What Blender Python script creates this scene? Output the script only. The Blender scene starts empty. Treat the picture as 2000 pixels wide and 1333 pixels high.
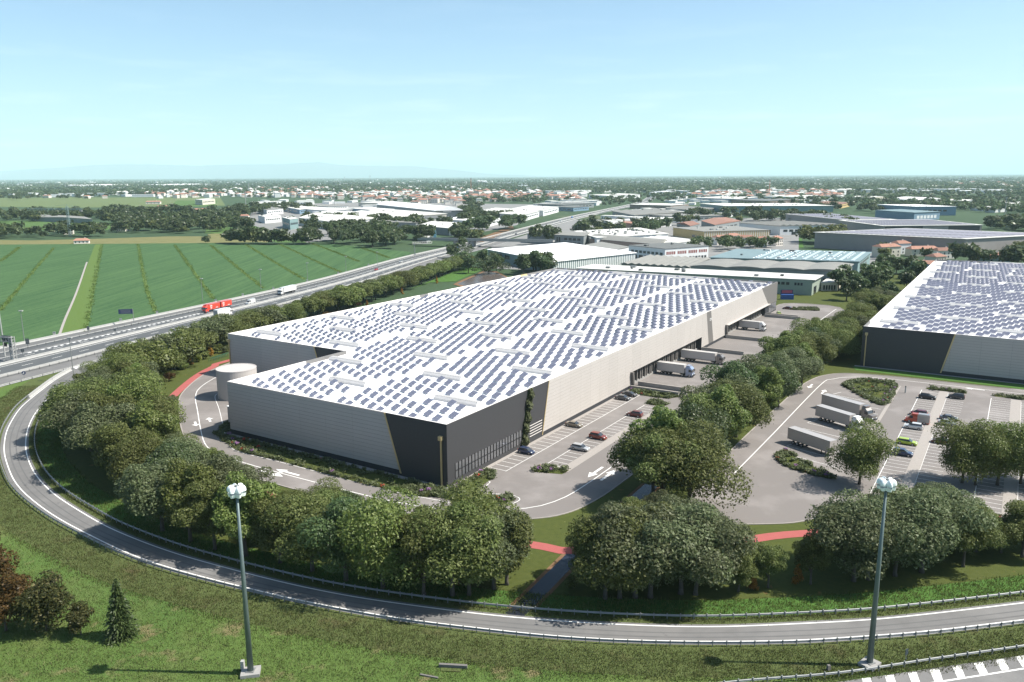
import bpy, bmesh, math, random
import numpy as np
from mathutils import Vector, Matrix

# ------------------------------------------------------------------ camera, sky, sun, exposure
S = bpy.context.scene
COL = S.collection
F, PITCH, ROLL, CAMZ = 1569.466, 0.203044, -0.004755, 66.0
fw = np.array([0, math.cos(PITCH), -math.sin(PITCH)])
up0 = np.array([0, math.sin(PITCH), math.cos(PITCH)])
rt0 = np.array([1.0, 0, 0])
rt = math.cos(ROLL) * rt0 + math.sin(ROLL) * up0
up = -math.sin(ROLL) * rt0 + math.cos(ROLL) * up0
cam = bpy.data.cameras.new('camera')
cam.sensor_width = 36.0
cam.lens = F / 2000 * 36.0
cam.clip_start = 1.0
cam.clip_end = 120000
co = bpy.data.objects.new('camera', cam)
COL.objects.link(co)
m = Matrix.Identity(4)
for i in range(3):
    m[i][0] = rt[i]; m[i][1] = up[i]; m[i][2] = -fw[i]
m[2][3] = CAMZ
co.matrix_world = m
S.camera = co

SUN_AZ, SUN_EL = math.radians(-3), math.radians(51)
W = bpy.data.worlds.new('World')
S.world = W
W.use_nodes = True
nt = W.node_tree
bg = nt.nodes['Background']
sky = nt.nodes.new('ShaderNodeTexSky')
sky.sky_type = 'NISHITA'
sky.sun_disc = False
sky.sun_elevation = SUN_EL
sky.sun_rotation = math.pi / 2 - SUN_AZ
sky.altitude = 60
sky.air_density = 0.75
sky.dust_density = 1.3
sky.ozone_density = 2.5
# thin low cloud near the horizon
geo = nt.nodes.new('ShaderNodeTexCoord')
sep = nt.nodes.new('ShaderNodeSeparateXYZ')
nt.links.new(geo.outputs['Generated'], sep.inputs[0])
mp = nt.nodes.new('ShaderNodeMapping')
mp.inputs['Scale'].default_value = (5, 5, 42)
nt.links.new(geo.outputs['Generated'], mp.inputs[0])
nz = nt.nodes.new('ShaderNodeTexNoise')
nz.inputs['Scale'].default_value = 1.6
nz.inputs['Detail'].default_value = 6
nt.links.new(mp.outputs[0], nz.inputs['Vector'])
cr = nt.nodes.new('ShaderNodeMapRange')
cr.inputs[1].default_value = 0.52; cr.inputs[2].default_value = 0.8
cr.inputs[3].default_value = 0; cr.inputs[4].default_value = 0.35
nt.links.new(nz.outputs[0], cr.inputs[0])
hz = nt.nodes.new('ShaderNodeMapRange')
hz.inputs[1].default_value = 0.02; hz.inputs[2].default_value = 0.16
hz.inputs[3].default_value = 1; hz.inputs[4].default_value = 0.12
nt.links.new(sep.outputs[2], hz.inputs[0])
mul = nt.nodes.new('ShaderNodeMath'); mul.operation = 'MULTIPLY'
nt.links.new(cr.outputs[0], mul.inputs[0]); nt.links.new(hz.outputs[0], mul.inputs[1])
mixc = nt.nodes.new('ShaderNodeMixRGB')
mixc.inputs[2].default_value = (8.0, 8.3, 8.6, 1)
nt.links.new(mul.outputs[0], mixc.inputs[0])
tint = nt.nodes.new('ShaderNodeMixRGB'); tint.blend_type = 'MULTIPLY'; tint.inputs[0].default_value = 1
tint.inputs[2].default_value = (0.97, 1.075, 1.04, 1)
nt.links.new(sky.outputs[0], tint.inputs[1]); nt.links.new(tint.outputs[0], mixc.inputs[1])
nt.links.new(mixc.outputs[0], bg.inputs[0])
bg.inputs[1].default_value = 0.104

sl = bpy.data.lights.new('sun', 'SUN')
sl.energy = 5.0
sl.angle = math.radians(0.53)
sl.color = (1.0, 0.945, 0.86)
so = bpy.data.objects.new('sun', sl)
COL.objects.link(so)
sd = Vector((math.cos(SUN_AZ) * math.cos(SUN_EL), math.sin(SUN_AZ) * math.cos(SUN_EL), math.sin(SUN_EL)))
so.rotation_euler = (-sd).to_track_quat('-Z', 'Y').to_euler()

S.view_settings.view_transform = 'Standard'
S.view_settings.look = 'None'
S.view_settings.exposure = 0.84
S.view_settings.gamma = 1
S.view_settings.use_curve_mapping = False
S.cycles.max_bounces = 6
S.cycles.transparent_max_bounces = 8
S.cycles.volume_bounces = 2
S.cycles.use_denoising = True

# ------------------------------------------------------------------ helpers
def G(x, y, z=0.0):
    """a point of the photograph's ground (or of the level z) in metres"""
    d = fw * F + rt * (x - 1000) - up * (y - 666.5)
    t = (z - CAMZ) / d[2]
    return np.array([d[0] * t, d[1] * t, z])

def P(X):
    d = np.array(X, float) - np.array([0, 0, CAMZ]); k = d @ fw
    return 1000 + F * (d @ rt) / k, 666.5 - F * (d @ up) / k

YAW = 1.00724625
U = np.array([math.cos(YAW), math.sin(YAW)]); V = np.array([-U[1], U[0]])
A0 = np.array([-14.068, 164.077])
BH = 14.1
def ST(s, t, z=0.0):
    p = A0 + s * U + t * V
    return np.array([p[0], p[1], z])
def toST(p):
    g = np.array(p[:2]) - A0
    return float(g @ U), float(g @ V)

ONES = 'zero first second third fourth fifth sixth seventh eighth ninth tenth eleventh twelfth thirteenth fourteenth fifteenth sixteenth seventeenth eighteenth nineteenth'.split()
TENS = ' ten twenty thirty forty fifty sixty seventy eighty ninety'.split(' ')
def ordw(n):
    if n < 20: return ONES[n]
    if n < 100:
        return TENS[n // 10] + '-' + ONES[n % 10] if n % 10 else TENS[n // 10][:-1] + 'ieth'
    h, r = divmod(n, 100)
    base = ['', 'one', 'two', 'three'][h] + '-hundred'
    return base + ('-and-' + ordw(r) if r else 'th')

def tag(o, label=None, cat=None, group=None, kind=None):
    if label: o['label'] = label
    if cat: o['category'] = cat
    if group: o['group'] = group
    if kind: o['kind'] = kind
    return o

def empty(name, loc, rz=0.0, label=None, cat=None, group=None, kind=None, sc=1.0):
    o = bpy.data.objects.new(name, None)
    o.location = tuple(loc); o.rotation_euler = (0, 0, rz); o.scale = (sc, sc, sc)
    o.empty_display_size = 0.5
    COL.objects.link(o)
    return tag(o, label, cat, group, kind)

def link(name, me, parent=None, loc=None):
    o = bpy.data.objects.new(name, me)
    if loc is not None: o.location = tuple(loc)
    COL.objects.link(o)
    if parent is not None: o.parent = parent
    return o

def copy_tree(src, name=None):
    """a thing with its parts and their sub-parts, sharing mesh data"""
    def rec(o, par):
        c = o.copy(); COL.objects.link(c)
        if par is not None: c.parent = par
        for ch in o.children: rec(ch, c)
        return c
    return rec(src, None)

class MB:
    """collects faces, builds ONE mesh"""
    def __init__(s): s.v = []; s.f = []; s.m = []
    def add(s, vs, fs, mi=0):
        o = len(s.v); s.v += [tuple(float(c) for c in p) for p in vs]
        for f in fs: s.f.append(tuple(i + o for i in f)); s.m.append(mi)
    def quad(s, a, b, c, d, mi=0): s.add([a, b, c, d], [(0, 1, 2, 3)], mi)
    def poly(s, pts, mi=0): s.add(pts, [tuple(range(len(pts)))], mi)
    def box(s, c, d, rz=0.0, mi=0, taper=1.0):
        hx, hy, hz = d[0] / 2, d[1] / 2, d[2] / 2
        ca, sa = math.cos(rz), math.sin(rz); vs = []
        for z in (-hz, hz):
            k = taper if z > 0 else 1
            for x, y in ((-hx, -hy), (hx, -hy), (hx, hy), (-hx, hy)):
                x *= k; y *= k
                vs.append((c[0] + x * ca - y * sa, c[1] + x * sa + y * ca, c[2] + z))
        s.add(vs, [(3, 2, 1, 0), (4, 5, 6, 7), (0, 1, 5, 4), (1, 2, 6, 5), (2, 3, 7, 6), (3, 0, 4, 7)], mi)
    def obox(s, o, ax, ay, az, mi=0):
        o, ax, ay, az = (np.array(k, float) for k in (o, ax, ay, az))
        vs = [o, o + ax, o + ax + ay, o + ay, o + az, o + ax + az, o + ax + ay + az, o + ay + az]
        s.add(vs, [(3, 2, 1, 0), (4, 5, 6, 7), (0, 1, 5, 4), (1, 2, 6, 5), (2, 3, 7, 6), (3, 0, 4, 7)], mi)
    def prism(s, poly, z0, z1, mi=0, mtop=None, cap=True):
        n = len(poly)
        vs = [(p[0], p[1], z0) for p in poly] + [(p[0], p[1], z1) for p in poly]
        s.add(vs, [(i, (i + 1) % n, n + (i + 1) % n, n + i) for i in range(n)], mi)
        if cap: s.add([(p[0], p[1], z1) for p in poly], [tuple(range(n))], mi if mtop is None else mtop)
    def tube(s, pts, rad, n=8, mi=0, cap=True):
        pts = [np.array(p, float) for p in pts]
        rings = []
        for i, p in enumerate(pts):
            d = pts[min(i + 1, len(pts) - 1)] - pts[max(i - 1, 0)]
            d /= np.linalg.norm(d) + 1e-9
            a = np.cross(d, (0, 0, 1.0) if abs(d[2]) < .9 else (1.0, 0, 0)); a /= np.linalg.norm(a)
            b = np.cross(d, a)
            r = rad[i] if hasattr(rad, '__len__') else rad
            rings.append([p + r * (math.cos(2 * math.pi * k / n) * a + math.sin(2 * math.pi * k / n) * b) for k in range(n)])
        vs = [q for r in rings for q in r]; fs = []
        for i in range(len(rings) - 1):
            for k in range(n):
                fs.append((i * n + k, i * n + (k + 1) % n, (i + 1) * n + (k + 1) % n, (i + 1) * n + k))
        if cap: fs += [tuple(range(n - 1, -1, -1)), tuple((len(rings) - 1) * n + k for k in range(n))]
        s.add(vs, fs, mi)
    def mesh(s, name, mats, smooth=False):
        me = bpy.data.meshes.new(name)
        me.from_pydata(s.v, [], s.f)
        for mt in (mats if isinstance(mats, (list, tuple)) else [mats]): me.materials.append(mt)
        me.polygons.foreach_set('material_index', s.m)
        if smooth: me.polygons.foreach_set('use_smooth', [True] * len(s.f))
        me.update()
        return me
    def build(s, name, mats, parent=None, loc=None, smooth=False):
        return link(name, s.mesh(name, mats, smooth), parent, loc)

def npmesh(name, verts, faces, mats, mi=None):
    me = bpy.data.meshes.new(name)
    nv, nf, k = len(verts), len(faces), faces.shape[1]
    me.vertices.add(nv); me.vertices.foreach_set('co', np.ascontiguousarray(verts, np.float32).ravel())
    me.loops.add(nf * k); me.loops.foreach_set('vertex_index', np.ascontiguousarray(faces, np.int32).ravel())
    me.polygons.add(nf)
    me.polygons.foreach_set('loop_start', np.arange(0, nf * k, k, dtype=np.int32))
    for mt in (mats if isinstance(mats, (list, tuple)) else [mats]): me.materials.append(mt)
    if mi is not None: me.polygons.foreach_set('material_index', np.asarray(mi, np.int32))
    me.update(calc_edges=True); me.validate()
    return me

def catmull(pts, n):
    pts = [np.array(p[:2], float) for p in pts]
    pts = [2 * pts[0] - pts[1]] + pts + [2 * pts[-1] - pts[-2]]
    out = []
    for i in range(1, len(pts) - 2):
        p0, p1, p2, p3 = pts[i - 1:i + 3]
        for k in range(12):
            t = k / 12
            out.append(.5 * (2 * p1 + (p2 - p0) * t + (2 * p0 - 5 * p1 + 4 * p2 - p3) * t * t + (3 * p1 - p0 - 3 * p2 + p3) * t ** 3))
    out.append(pts[-2])
    return resample(out, n)
def resample(pts, n):
    pts = np.array([p[:2] for p in pts], float)
    d = np.concatenate([[0], np.cumsum(np.linalg.norm(np.diff(pts, axis=0), axis=1))])
    q = np.linspace(0, d[-1], n)
    return np.stack([np.interp(q, d, pts[:, 0]), np.interp(q, d, pts[:, 1])], 1)
def plen(p): return float(np.linalg.norm(np.diff(p, axis=0), axis=1).sum())
def offset(p, o):
    t = np.gradient(p, axis=0); t /= np.linalg.norm(t, axis=1)[:, None]
    return p + o * np.stack([t[:, 1], -t[:, 0]], 1)        # + is to the right of travel
def smooth_line(p, k=5):
    q = p.copy()
    for _ in range(k): q[1:-1] = (q[:-2] + 2 * q[1:-1] + q[2:]) / 4
    return q
def ribbon(mb, a, b, z, mi=0):
    n = len(a)
    vs = [(x[0], x[1], z) for x in a] + [(x[0], x[1], z) for x in b]
    mb.add(vs, [(n + i, n + i + 1, i + 1, i) for i in range(n - 1)], mi)
def inside(p, poly):
    x, y = p[0], p[1]; c = False; j = len(poly) - 1
    for i in range(len(poly)):
        xi, yi = poly[i][0], poly[i][1]; xj, yj = poly[j][0], poly[j][1]
        if (yi > y) != (yj > y) and x < (xj - xi) * (y - yi) / (yj - yi) + xi: c = not c
        j = i
    return c
def fill_poly(name, pts, z, mat, parent=None, kind='structure', label=None):
    bm = bmesh.new()
    vs = [bm.verts.new((p[0], p[1], z)) for p in pts]
    f = bm.faces.new(vs); f.normal_update()
    if f.normal.z < 0: f.normal_flip()
    bmesh.ops.triangulate(bm, faces=[f])
    me = bpy.data.meshes.new(name); bm.to_mesh(me); bm.free()
    me.materials.append(mat)
    o = link(name, me, parent)
    if parent is None and kind: o['kind'] = kind
    return o
def scatter(poly, spacing, seed, tries=4000, cap=10 ** 6):
    r = random.Random(seed); out = []
    xs = [p[0] for p in poly]; ys = [p[1] for p in poly]
    for _ in range(tries):
        p = (r.uniform(min(xs), max(xs)), r.uniform(min(ys), max(ys)))
        if inside(p, poly) and all((p[0] - q[0]) ** 2 + (p[1] - q[1]) ** 2 > spacing ** 2 for q in out):
            out.append(p)
            if len(out) >= cap: break
    return out

# ------------------------------------------------------------------ materials
MATS = {}
def mat(name, col, rough=0.7, metal=0.0, spec=0.5, noise=None, bump=None, col2=None, noise2=None, coat=0.0, emit=None, objrand=0.0):
    """noise=(scale, amount) mixes col with col2; noise2=(scale, col3, lo, hi) adds larger patches; bump=(scale, strength, distance)"""
    mt = bpy.data.materials.new(name); mt.use_nodes = True
    n = mt.node_tree; b = n.nodes['Principled BSDF']
    b.inputs['Roughness'].default_value = rough
    b.inputs['Metallic'].default_value = metal
    b.inputs['Specular IOR Level'].default_value = spec
    b.inputs['Coat Weight'].default_value = coat
    b.inputs['Base Color'].default_value = (*col, 1)
    tc = n.nodes.new('ShaderNodeTexCoord')
    last = None
    def nse(scale, detail=5.0, rough=0.6):
        x = n.nodes.new('ShaderNodeTexNoise')
        x.inputs['Scale'].default_value = scale; x.inputs['Detail'].default_value = detail
        x.inputs['Roughness'].default_value = rough
        n.links.new(tc.outputs['Object'], x.inputs['Vector'])
        return x
    if noise:
        x = nse(noise[0])
        mr = n.nodes.new('ShaderNodeMapRange')
        mr.inputs[1].default_value = 0.5 - .5 * noise[1]; mr.inputs[2].default_value = 0.5 + .5 * noise[1]
        n.links.new(x.outputs[0], mr.inputs[0])
        mx = n.nodes.new('ShaderNodeMixRGB')
        mx.inputs[1].default_value = (*col, 1); mx.inputs[2].default_value = (*(col2 or tuple(c * .7 for c in col)), 1)
        n.links.new(mr.outputs[0], mx.inputs[0]); last = mx
    if noise2:
        for sc, c3, lo, hi in (noise2 if isinstance(noise2, list) else [noise2]):
            x = nse(sc, 4)
            mr = n.nodes.new('ShaderNodeMapRange')
            mr.inputs[1].default_value = lo; mr.inputs[2].default_value = hi
            n.links.new(x.outputs[0], mr.inputs[0])
            mx = n.nodes.new('ShaderNodeMixRGB')
            if last: n.links.new(last.outputs[0], mx.inputs[1])
            else: mx.inputs[1].default_value = (*col, 1)
            mx.inputs[2].default_value = (*c3, 1)
            n.links.new(mr.outputs[0], mx.inputs[0]); last = mx
    if objrand:
        oi = n.nodes.new('ShaderNodeObjectInfo')
        mr = n.nodes.new('ShaderNodeMapRange')
        mr.inputs[3].default_value = 1 - objrand; mr.inputs[4].default_value = 1 + objrand
        n.links.new(oi.outputs['Random'], mr.inputs[0])
        hs = n.nodes.new('ShaderNodeHueSaturation')
        n.links.new(mr.outputs[0], hs.inputs['Value'])
        if last: n.links.new(last.outputs[0], hs.inputs['Color'])
        else: hs.inputs['Color'].default_value = (*col, 1)
        last = hs
    if last: n.links.new(last.outputs[0], b.inputs['Base Color'])
    if bump:
        x = nse(bump[0], 4)
        bp = n.nodes.new('ShaderNodeBump')
        bp.inputs['Strength'].default_value = bump[1]; bp.inputs['Distance'].default_value = bump[2]
        n.links.new(x.outputs[0], bp.inputs['Height'])
        n.links.new(bp.outputs[0], b.inputs['Normal'])
    if emit:
        b.inputs['Emission Color'].default_value = (*emit[:3], 1); b.inputs['Emission Strength'].default_value = emit[3]
    MATS[name] = mt
    return mt

def leafmat(name, c1, c2, c3, rough=0.42, spec=0.5, trans=0.36):
    mt = bpy.data.materials.new(name); mt.use_nodes = True
    n = mt.node_tree; b = n.nodes['Principled BSDF']; out = n.nodes['Material Output']
    g = n.nodes.new('ShaderNodeNewGeometry')
    r = n.nodes.new('ShaderNodeValToRGB')
    r.color_ramp.elements[0].color = (*c1, 1); r.color_ramp.elements[1].color = (*c3, 1)
    e = r.color_ramp.elements.new(0.55); e.color = (*c2, 1)
    n.links.new(g.outputs['Random Per Island'], r.inputs[0])
    oi = n.nodes.new('ShaderNodeObjectInfo')
    mr = n.nodes.new('ShaderNodeMapRange'); mr.inputs[3].default_value = 0.78; mr.inputs[4].default_value = 1.25
    n.links.new(oi.outputs['Random'], mr.inputs[0])
    mr2 = n.nodes.new('ShaderNodeMapRange'); mr2.inputs[3].default_value = 0.485; mr2.inputs[4].default_value = 0.515
    n.links.new(oi.outputs['Random'], mr2.inputs[0])
    hs = n.nodes.new('ShaderNodeHueSaturation')
    n.links.new(mr.outputs[0], hs.inputs['Value']); n.links.new(mr2.outputs[0], hs.inputs['Hue'])
    n.links.new(r.outputs[0], hs.inputs['Color']); n.links.new(hs.outputs[0], b.inputs['Base Color'])
    b.inputs['Roughness'].default_value = rough; b.inputs['Specular IOR Level'].default_value = spec
    t = n.nodes.new('ShaderNodeBsdfTranslucent'); n.links.new(hs.outputs[0], t.inputs[0])
    mx = n.nodes.new('ShaderNodeMixShader'); mx.inputs[0].default_value = trans
    n.links.new(b.outputs[0], mx.inputs[1]); n.links.new(t.outputs[0], mx.inputs[2])
    n.links.new(mx.outputs[0], out.inputs['Surface'])
    MATS[name] = mt
    return mt

mat('plain', (0.052, 0.085, 0.04), 0.95, spec=.15, noise=(0.004, .5), col2=(0.038, 0.066, 0.033), noise2=[(.0011, (0.12, 0.125, 0.07), .58, .66)])
mat('grass', (0.105, 0.165, 0.040), 0.95, spec=.15, noise=(1.3, .55), col2=(0.078, 0.122, 0.03),
    noise2=[(0.045, (0.135, 0.15, 0.055), .5, .64), (0.02, (0.075, 0.135, 0.032), .5, .62), (0.16, (0.20, 0.165, 0.085), .585, .70)], bump=(6, .9, .25))
mat('bank', (0.112, 0.138, 0.045), 0.95, spec=.15, noise=(1.1, .6), col2=(0.075, 0.098, 0.033),
    noise2=[(0.16, (0.10, 0.085, 0.04), .56, .72)], bump=(4, 1, .4))
mat('lawn', (0.075, 0.088, 0.022), 0.95, spec=.15, noise=(.9, .5), col2=(0.05, 0.066, 0.016),
    noise2=[(0.25, (0.19, 0.11, 0.05), .66, .74)], bump=(5, .6, .12))
mat('green_lawn', (0.075, 0.15, 0.03), 0.95, spec=.15, noise=(.8, .5), col2=(0.045, 0.105, 0.022), bump=(5, .6, .12))
mat('strip_grass', (0.09, 0.152, 0.038), 0.95, spec=.15, noise=(.4, .6), col2=(0.09, 0.13, 0.03), bump=(1, .8, .5))
mat('dry_meadow', (0.19, 0.17, 0.08), 0.95, spec=.1, noise=(.08, .6), col2=(0.12, 0.13, 0.05))
mat('meadow', (0.085, 0.145, 0.045), 0.95, spec=.1, noise=(.06, .6), col2=(0.065, 0.115, 0.035))
mat('pale_meadow', (0.13, 0.16, 0.07), 0.95, spec=.1, noise=(.05, .6), col2=(0.10, 0.135, 0.055))
mat('soil', (0.2, 0.12, 0.07), 0.95, spec=.1, noise=(.7, .6), col2=(0.13, 0.08, 0.045))
mat('asphalt', (0.165, 0.162, 0.158), 0.9, spec=.3, noise=(.35, .5), col2=(0.13, 0.127, 0.123), noise2=[(.05, (0.19, 0.184, 0.177), .5, .7), (.22, (0.115, 0.112, 0.11), .64, .72)], bump=(30, .25, .02))
mat('asphalt_dark', (0.075, 0.08, 0.085), 0.85, spec=.3, noise=(.3, .5), col2=(0.095, 0.1, 0.1))
mat('asphalt_far', (0.145, 0.145, 0.14), 0.9, spec=.3, noise=(.2, .5), col2=(0.11, 0.11, 0.11))
mat('paving', (0.178, 0.161, 0.150), 0.9, spec=.3, noise=(.5, .5), col2=(0.175, 0.16, 0.15), noise2=[(.08, (0.238, 0.218, 0.206), .48, .7), (.5, (0.15, 0.138, 0.13), .66, .8)], bump=(25, .15, .02))
mat('pavement_pale', (0.33, 0.30, 0.275), 0.9, spec=.3, noise=(1.5, .6), col2=(0.27, 0.248, 0.225))
mat('concrete', (0.33, 0.32, 0.3), 0.9, spec=.3, noise=(.9, .6), col2=(0.25, 0.245, 0.235))
mat('concrete_white', (0.38, 0.38, 0.365), 0.85, spec=.3, noise=(.9, .6), col2=(0.28, 0.28, 0.27))
mat('paint_white', (0.78, 0.77, 0.74), 0.7, spec=.3, noise=(2.0, .7), col2=(0.68, 0.67, 0.64))
mat('tyre_mark', (0.10, 0.10, 0.10), 0.9, spec=.2, noise=(.4, .8), col2=(0.145, 0.142, 0.138))
mat('red_path', (0.36, 0.105, 0.095), 0.9, spec=.2, noise=(.6, .6), col2=(0.3, 0.085, 0.08))
mat('water', (0.018, 0.022, 0.034), 0.2, spec=.16, bump=(1.2, .25, .15))
mat('pond_water', (0.10, 0.08, 0.07), 0.25, spec=.4, bump=(.4, .1, .1))
mat('galvanised', (0.30, 0.31, 0.30), 0.55, metal=.45, noise=(1.2, .5), col2=(0.22, 0.225, 0.22))
mat('pole_steel', (0.14, 0.18, 0.18), 0.5, metal=.35, noise=(.8, .6), col2=(0.10, 0.135, 0.135))
mat('lamp_white', (0.8, 0.84, 0.82), 0.35)
mat('lamp_glass', (0.35, 0.45, 0.43), 0.15)
mat('roof_white', (0.85, 0.845, 0.84), 0.8, spec=.2, noise=(.1, .5), col2=(0.80, 0.795, 0.79))
mat('yard', (0.24, 0.235, 0.225), 0.9, spec=.3, noise=(.05, .7), col2=(0.16, 0.16, 0.155))
mat('panel_light', (0.445, 0.415, 0.385), 0.6, spec=.4, objrand=.03, noise=(.25, .5), col2=(0.42, 0.39, 0.36))
mat('panel_joint', (0.22, 0.20, 0.18), 0.8)
mat('panel_dark', (0.050, 0.050, 0.053), 0.55, spec=.4, noise=(1.5, .6), col2=(0.044, 0.044, 0.047))
mat('panel_mid', (0.15, 0.14, 0.13), 0.6, noise=(1.5, .6), col2=(0.135, 0.126, 0.117))
mat('shed_wall', (0.27, 0.25, 0.235), 0.7, noise=(.2, .5), col2=(0.235, 0.218, 0.205))
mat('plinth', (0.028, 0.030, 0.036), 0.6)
mat('gold', (0.55, 0.43, 0.22), 0.45, metal=.3)
mat('parapet', (0.68, 0.64, 0.6), 0.7)
mat('parapet_dark', (0.16, 0.155, 0.15), 0.7)
mat('solar', (0.155, 0.162, 0.215), 0.4, spec=.4, noise=(3, .4), col2=(0.175, 0.182, 0.235))
mat('solar_frame', (0.62, 0.62, 0.64), 0.45, metal=.3)
mat('skylight', (0.56, 0.54, 0.52), 0.55)
mat('skylight_top', (0.42, 0.41, 0.4), 0.5)
mat('glass', (0.04, 0.045, 0.05), 0.08, spec=.8)
mat('glass_office', (0.15, 0.15, 0.157), 0.12, spec=.8, noise=(.25, .9), col2=(0.09, 0.093, 0.10))
mat('black', (0.012, 0.012, 0.013), 0.6)
mat('dock_grey', (0.15, 0.14, 0.13), 0.7)
mat('tank', (0.45, 0.42, 0.395), 0.6, spec=.3)
mat('tyre', (0.02, 0.02, 0.02), 0.85)
mat('rim', (0.4, 0.4, 0.42), 0.35, metal=.7)
mat('chassis', (0.05, 0.05, 0.055), 0.7)
mat('bark', (0.10, 0.085, 0.068), 0.95, noise=(2, .6), col2=(0.055, 0.046, 0.037))
mat('teal_wall', (0.19, 0.28, 0.28), 0.7, noise=(.2, .5), col2=(0.16, 0.24, 0.24))
mat('grey_wall', (0.22, 0.24, 0.24), 0.75, noise=(.15, .6), col2=(0.17, 0.19, 0.19))
mat('white_wall', (0.66, 0.67, 0.66), 0.75, noise=(.15, .6), col2=(0.58, 0.59, 0.58))
mat('cream_wall', (0.58, 0.54, 0.44), 0.8, noise=(.15, .6), col2=(0.5, 0.46, 0.38))
mat('green_wall', (0.30, 0.35, 0.29), 0.75, noise=(.3, .6), col2=(0.24, 0.29, 0.24))
mat('yellow_wall', (0.52, 0.38, 0.17), 0.75, noise=(.2, .6), col2=(0.44, 0.32, 0.14))
mat('brown_wall', (0.27, 0.2, 0.165), 0.8, noise=(.2, .6), col2=(0.22, 0.165, 0.135))
mat('blue_wall', (0.16, 0.25, 0.33), 0.7, noise=(.2, .6), col2=(0.14, 0.22, 0.29))
mat('roof_grey', (0.24, 0.235, 0.215), 0.85, noise=(.12, .7), col2=(0.165, 0.165, 0.15))
mat('roof_dark', (0.13, 0.135, 0.13), 0.85, noise=(.12, .7), col2=(0.10, 0.105, 0.10))
mat('roof_pale', (0.62, 0.61, 0.57), 0.8, noise=(.1, .7), col2=(0.5, 0.49, 0.45))
mat('roof_teal', (0.17, 0.24, 0.255), 0.7, noise=(.12, .6), col2=(0.13, 0.19, 0.2))
mat('roof_blue', (0.38, 0.46, 0.5), 0.7, noise=(.12, .6), col2=(0.33, 0.4, 0.44))
mat('roof_lilac', (0.21, 0.205, 0.255), 0.6, noise=(.25, .7), col2=(0.27, 0.26, 0.29))
mat('roof_red', (0.31, 0.155, 0.105), 0.9, noise=(.5, .6), col2=(0.23, 0.12, 0.09), objrand=.3)
mat('house_wall', (0.66, 0.61, 0.54), 0.85, objrand=.25)
mat('window_dark', (0.03, 0.035, 0.04), 0.2, spec=.7)
mat('window_red', (0.22, 0.06, 0.05), 0.5)
mat('sign_dark', (0.035, 0.05, 0.06), 0.6)
mat('sign_blue', (0.025, 0.04, 0.10), 0.5)
mat('sign_panel_blue', (0.25, 0.52, 0.68), 0.5)
mat('container_blue', (0.025, 0.085, 0.28), 0.6)
mat('red_poster', (0.40, 0.07, 0.09), 0.6)
mat('rack_green', (0.03, 0.13, 0.09), 0.6)
mat('flower_red', (0.45, 0.04, 0.02), 0.7)
mat('flower_purple', (0.24, 0.11, 0.26), 0.7)
mat('hill', (0.10, 0.14, 0.13), 0.95)
mat('orange_pole', (0.45, 0.12, 0.05), 0.6)
leafmat('leaf_olive', (0.062, 0.08, 0.02), (0.118, 0.145, 0.04), (0.185, 0.205, 0.078), spec=.2, rough=.55)
leafmat('leaf_grey', (0.06, 0.077, 0.03), (0.112, 0.135, 0.058), (0.185, 0.203, 0.112), spec=.22, rough=.52)
leafmat('leaf_fresh', (0.068, 0.098, 0.02), (0.132, 0.172, 0.04), (0.20, 0.228, 0.075), spec=.3, rough=.5)
leafmat('leaf_dark', (0.04, 0.062, 0.025), (0.072, 0.105, 0.04), (0.11, 0.145, 0.06), spec=.3)
leafmat('leaf_bgreen', (0.044, 0.068, 0.024), (0.08, 0.116, 0.042), (0.12, 0.155, 0.062), spec=.3)
leafmat('leaf_brown', (0.05, 0.034, 0.012), (0.082, 0.052, 0.018), (0.125, 0.07, 0.026), spec=.15)
leafmat('leaf_bush', (0.022, 0.026, 0.009), (0.045, 0.048, 0.016), (0.085, 0.076, 0.028), spec=.12, trans=.2)
leafmat('leaf_gold', (0.20, 0.10, 0.015), (0.30, 0.16, 0.025), (0.38, 0.22, 0.04), spec=.25)
leafmat('leaf_lime', (0.10, 0.14, 0.016), (0.17, 0.22, 0.03), (0.24, 0.29, 0.05), spec=.3)
leafmat('leaf_conifer', (0.045, 0.075, 0.022), (0.075, 0.118, 0.038), (0.115, 0.16, 0.06), spec=.25)
leafmat('grass_blades', (0.075, 0.112, 0.026), (0.12, 0.172, 0.042), (0.17, 0.20, 0.075), spec=.15, rough=.8)
leafmat('weed_blades', (0.065, 0.086, 0.025), (0.11, 0.135, 0.044), (0.165, 0.165, 0.075), spec=.15, rough=.8)
leafmat('ornamental_grass', (0.07, 0.09, 0.025), (0.12, 0.14, 0.05), (0.19, 0.20, 0.09), spec=.2, rough=.7)
M = MATS

# ------------------------------------------------------------------ ground, fields, water, hills
o = MB(); o.quad((-52000, -600, -.2), (52000, -600, -.2), (52000, 61000, -.2), (-52000, 61000, -.2)); o.build('ground', M['plain'])['kind'] = 'structure'

def pxpoly(pts, z=0.0): return [G(x, y, z) for x, y in pts]
crop = bpy.data.materials.new('crop'); crop.use_nodes = True
n = crop.node_tree; b = n.nodes['Principled BSDF']
tc = n.nodes.new('ShaderNodeTexCoord')
mpn = n.nodes.new('ShaderNodeMapping'); mpn.inputs['Rotation'].default_value = (0, 0, math.radians(-24)); mpn.inputs['Scale'].default_value = (.35, .012, 1)
n.links.new(tc.outputs['Object'], mpn.inputs[0])
x1 = n.nodes.new('ShaderNodeTexNoise'); x1.inputs['Scale'].default_value = 1; x1.inputs['Detail'].default_value = 6
n.links.new(mpn.outputs[0], x1.inputs['Vector'])
x2 = n.nodes.new('ShaderNodeTexNoise'); x2.inputs['Scale'].default_value = .5; x2.inputs['Detail'].default_value = 8; x2.inputs['Roughness'].default_value = .75
n.links.new(tc.outputs['Object'], x2.inputs['Vector'])
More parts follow.
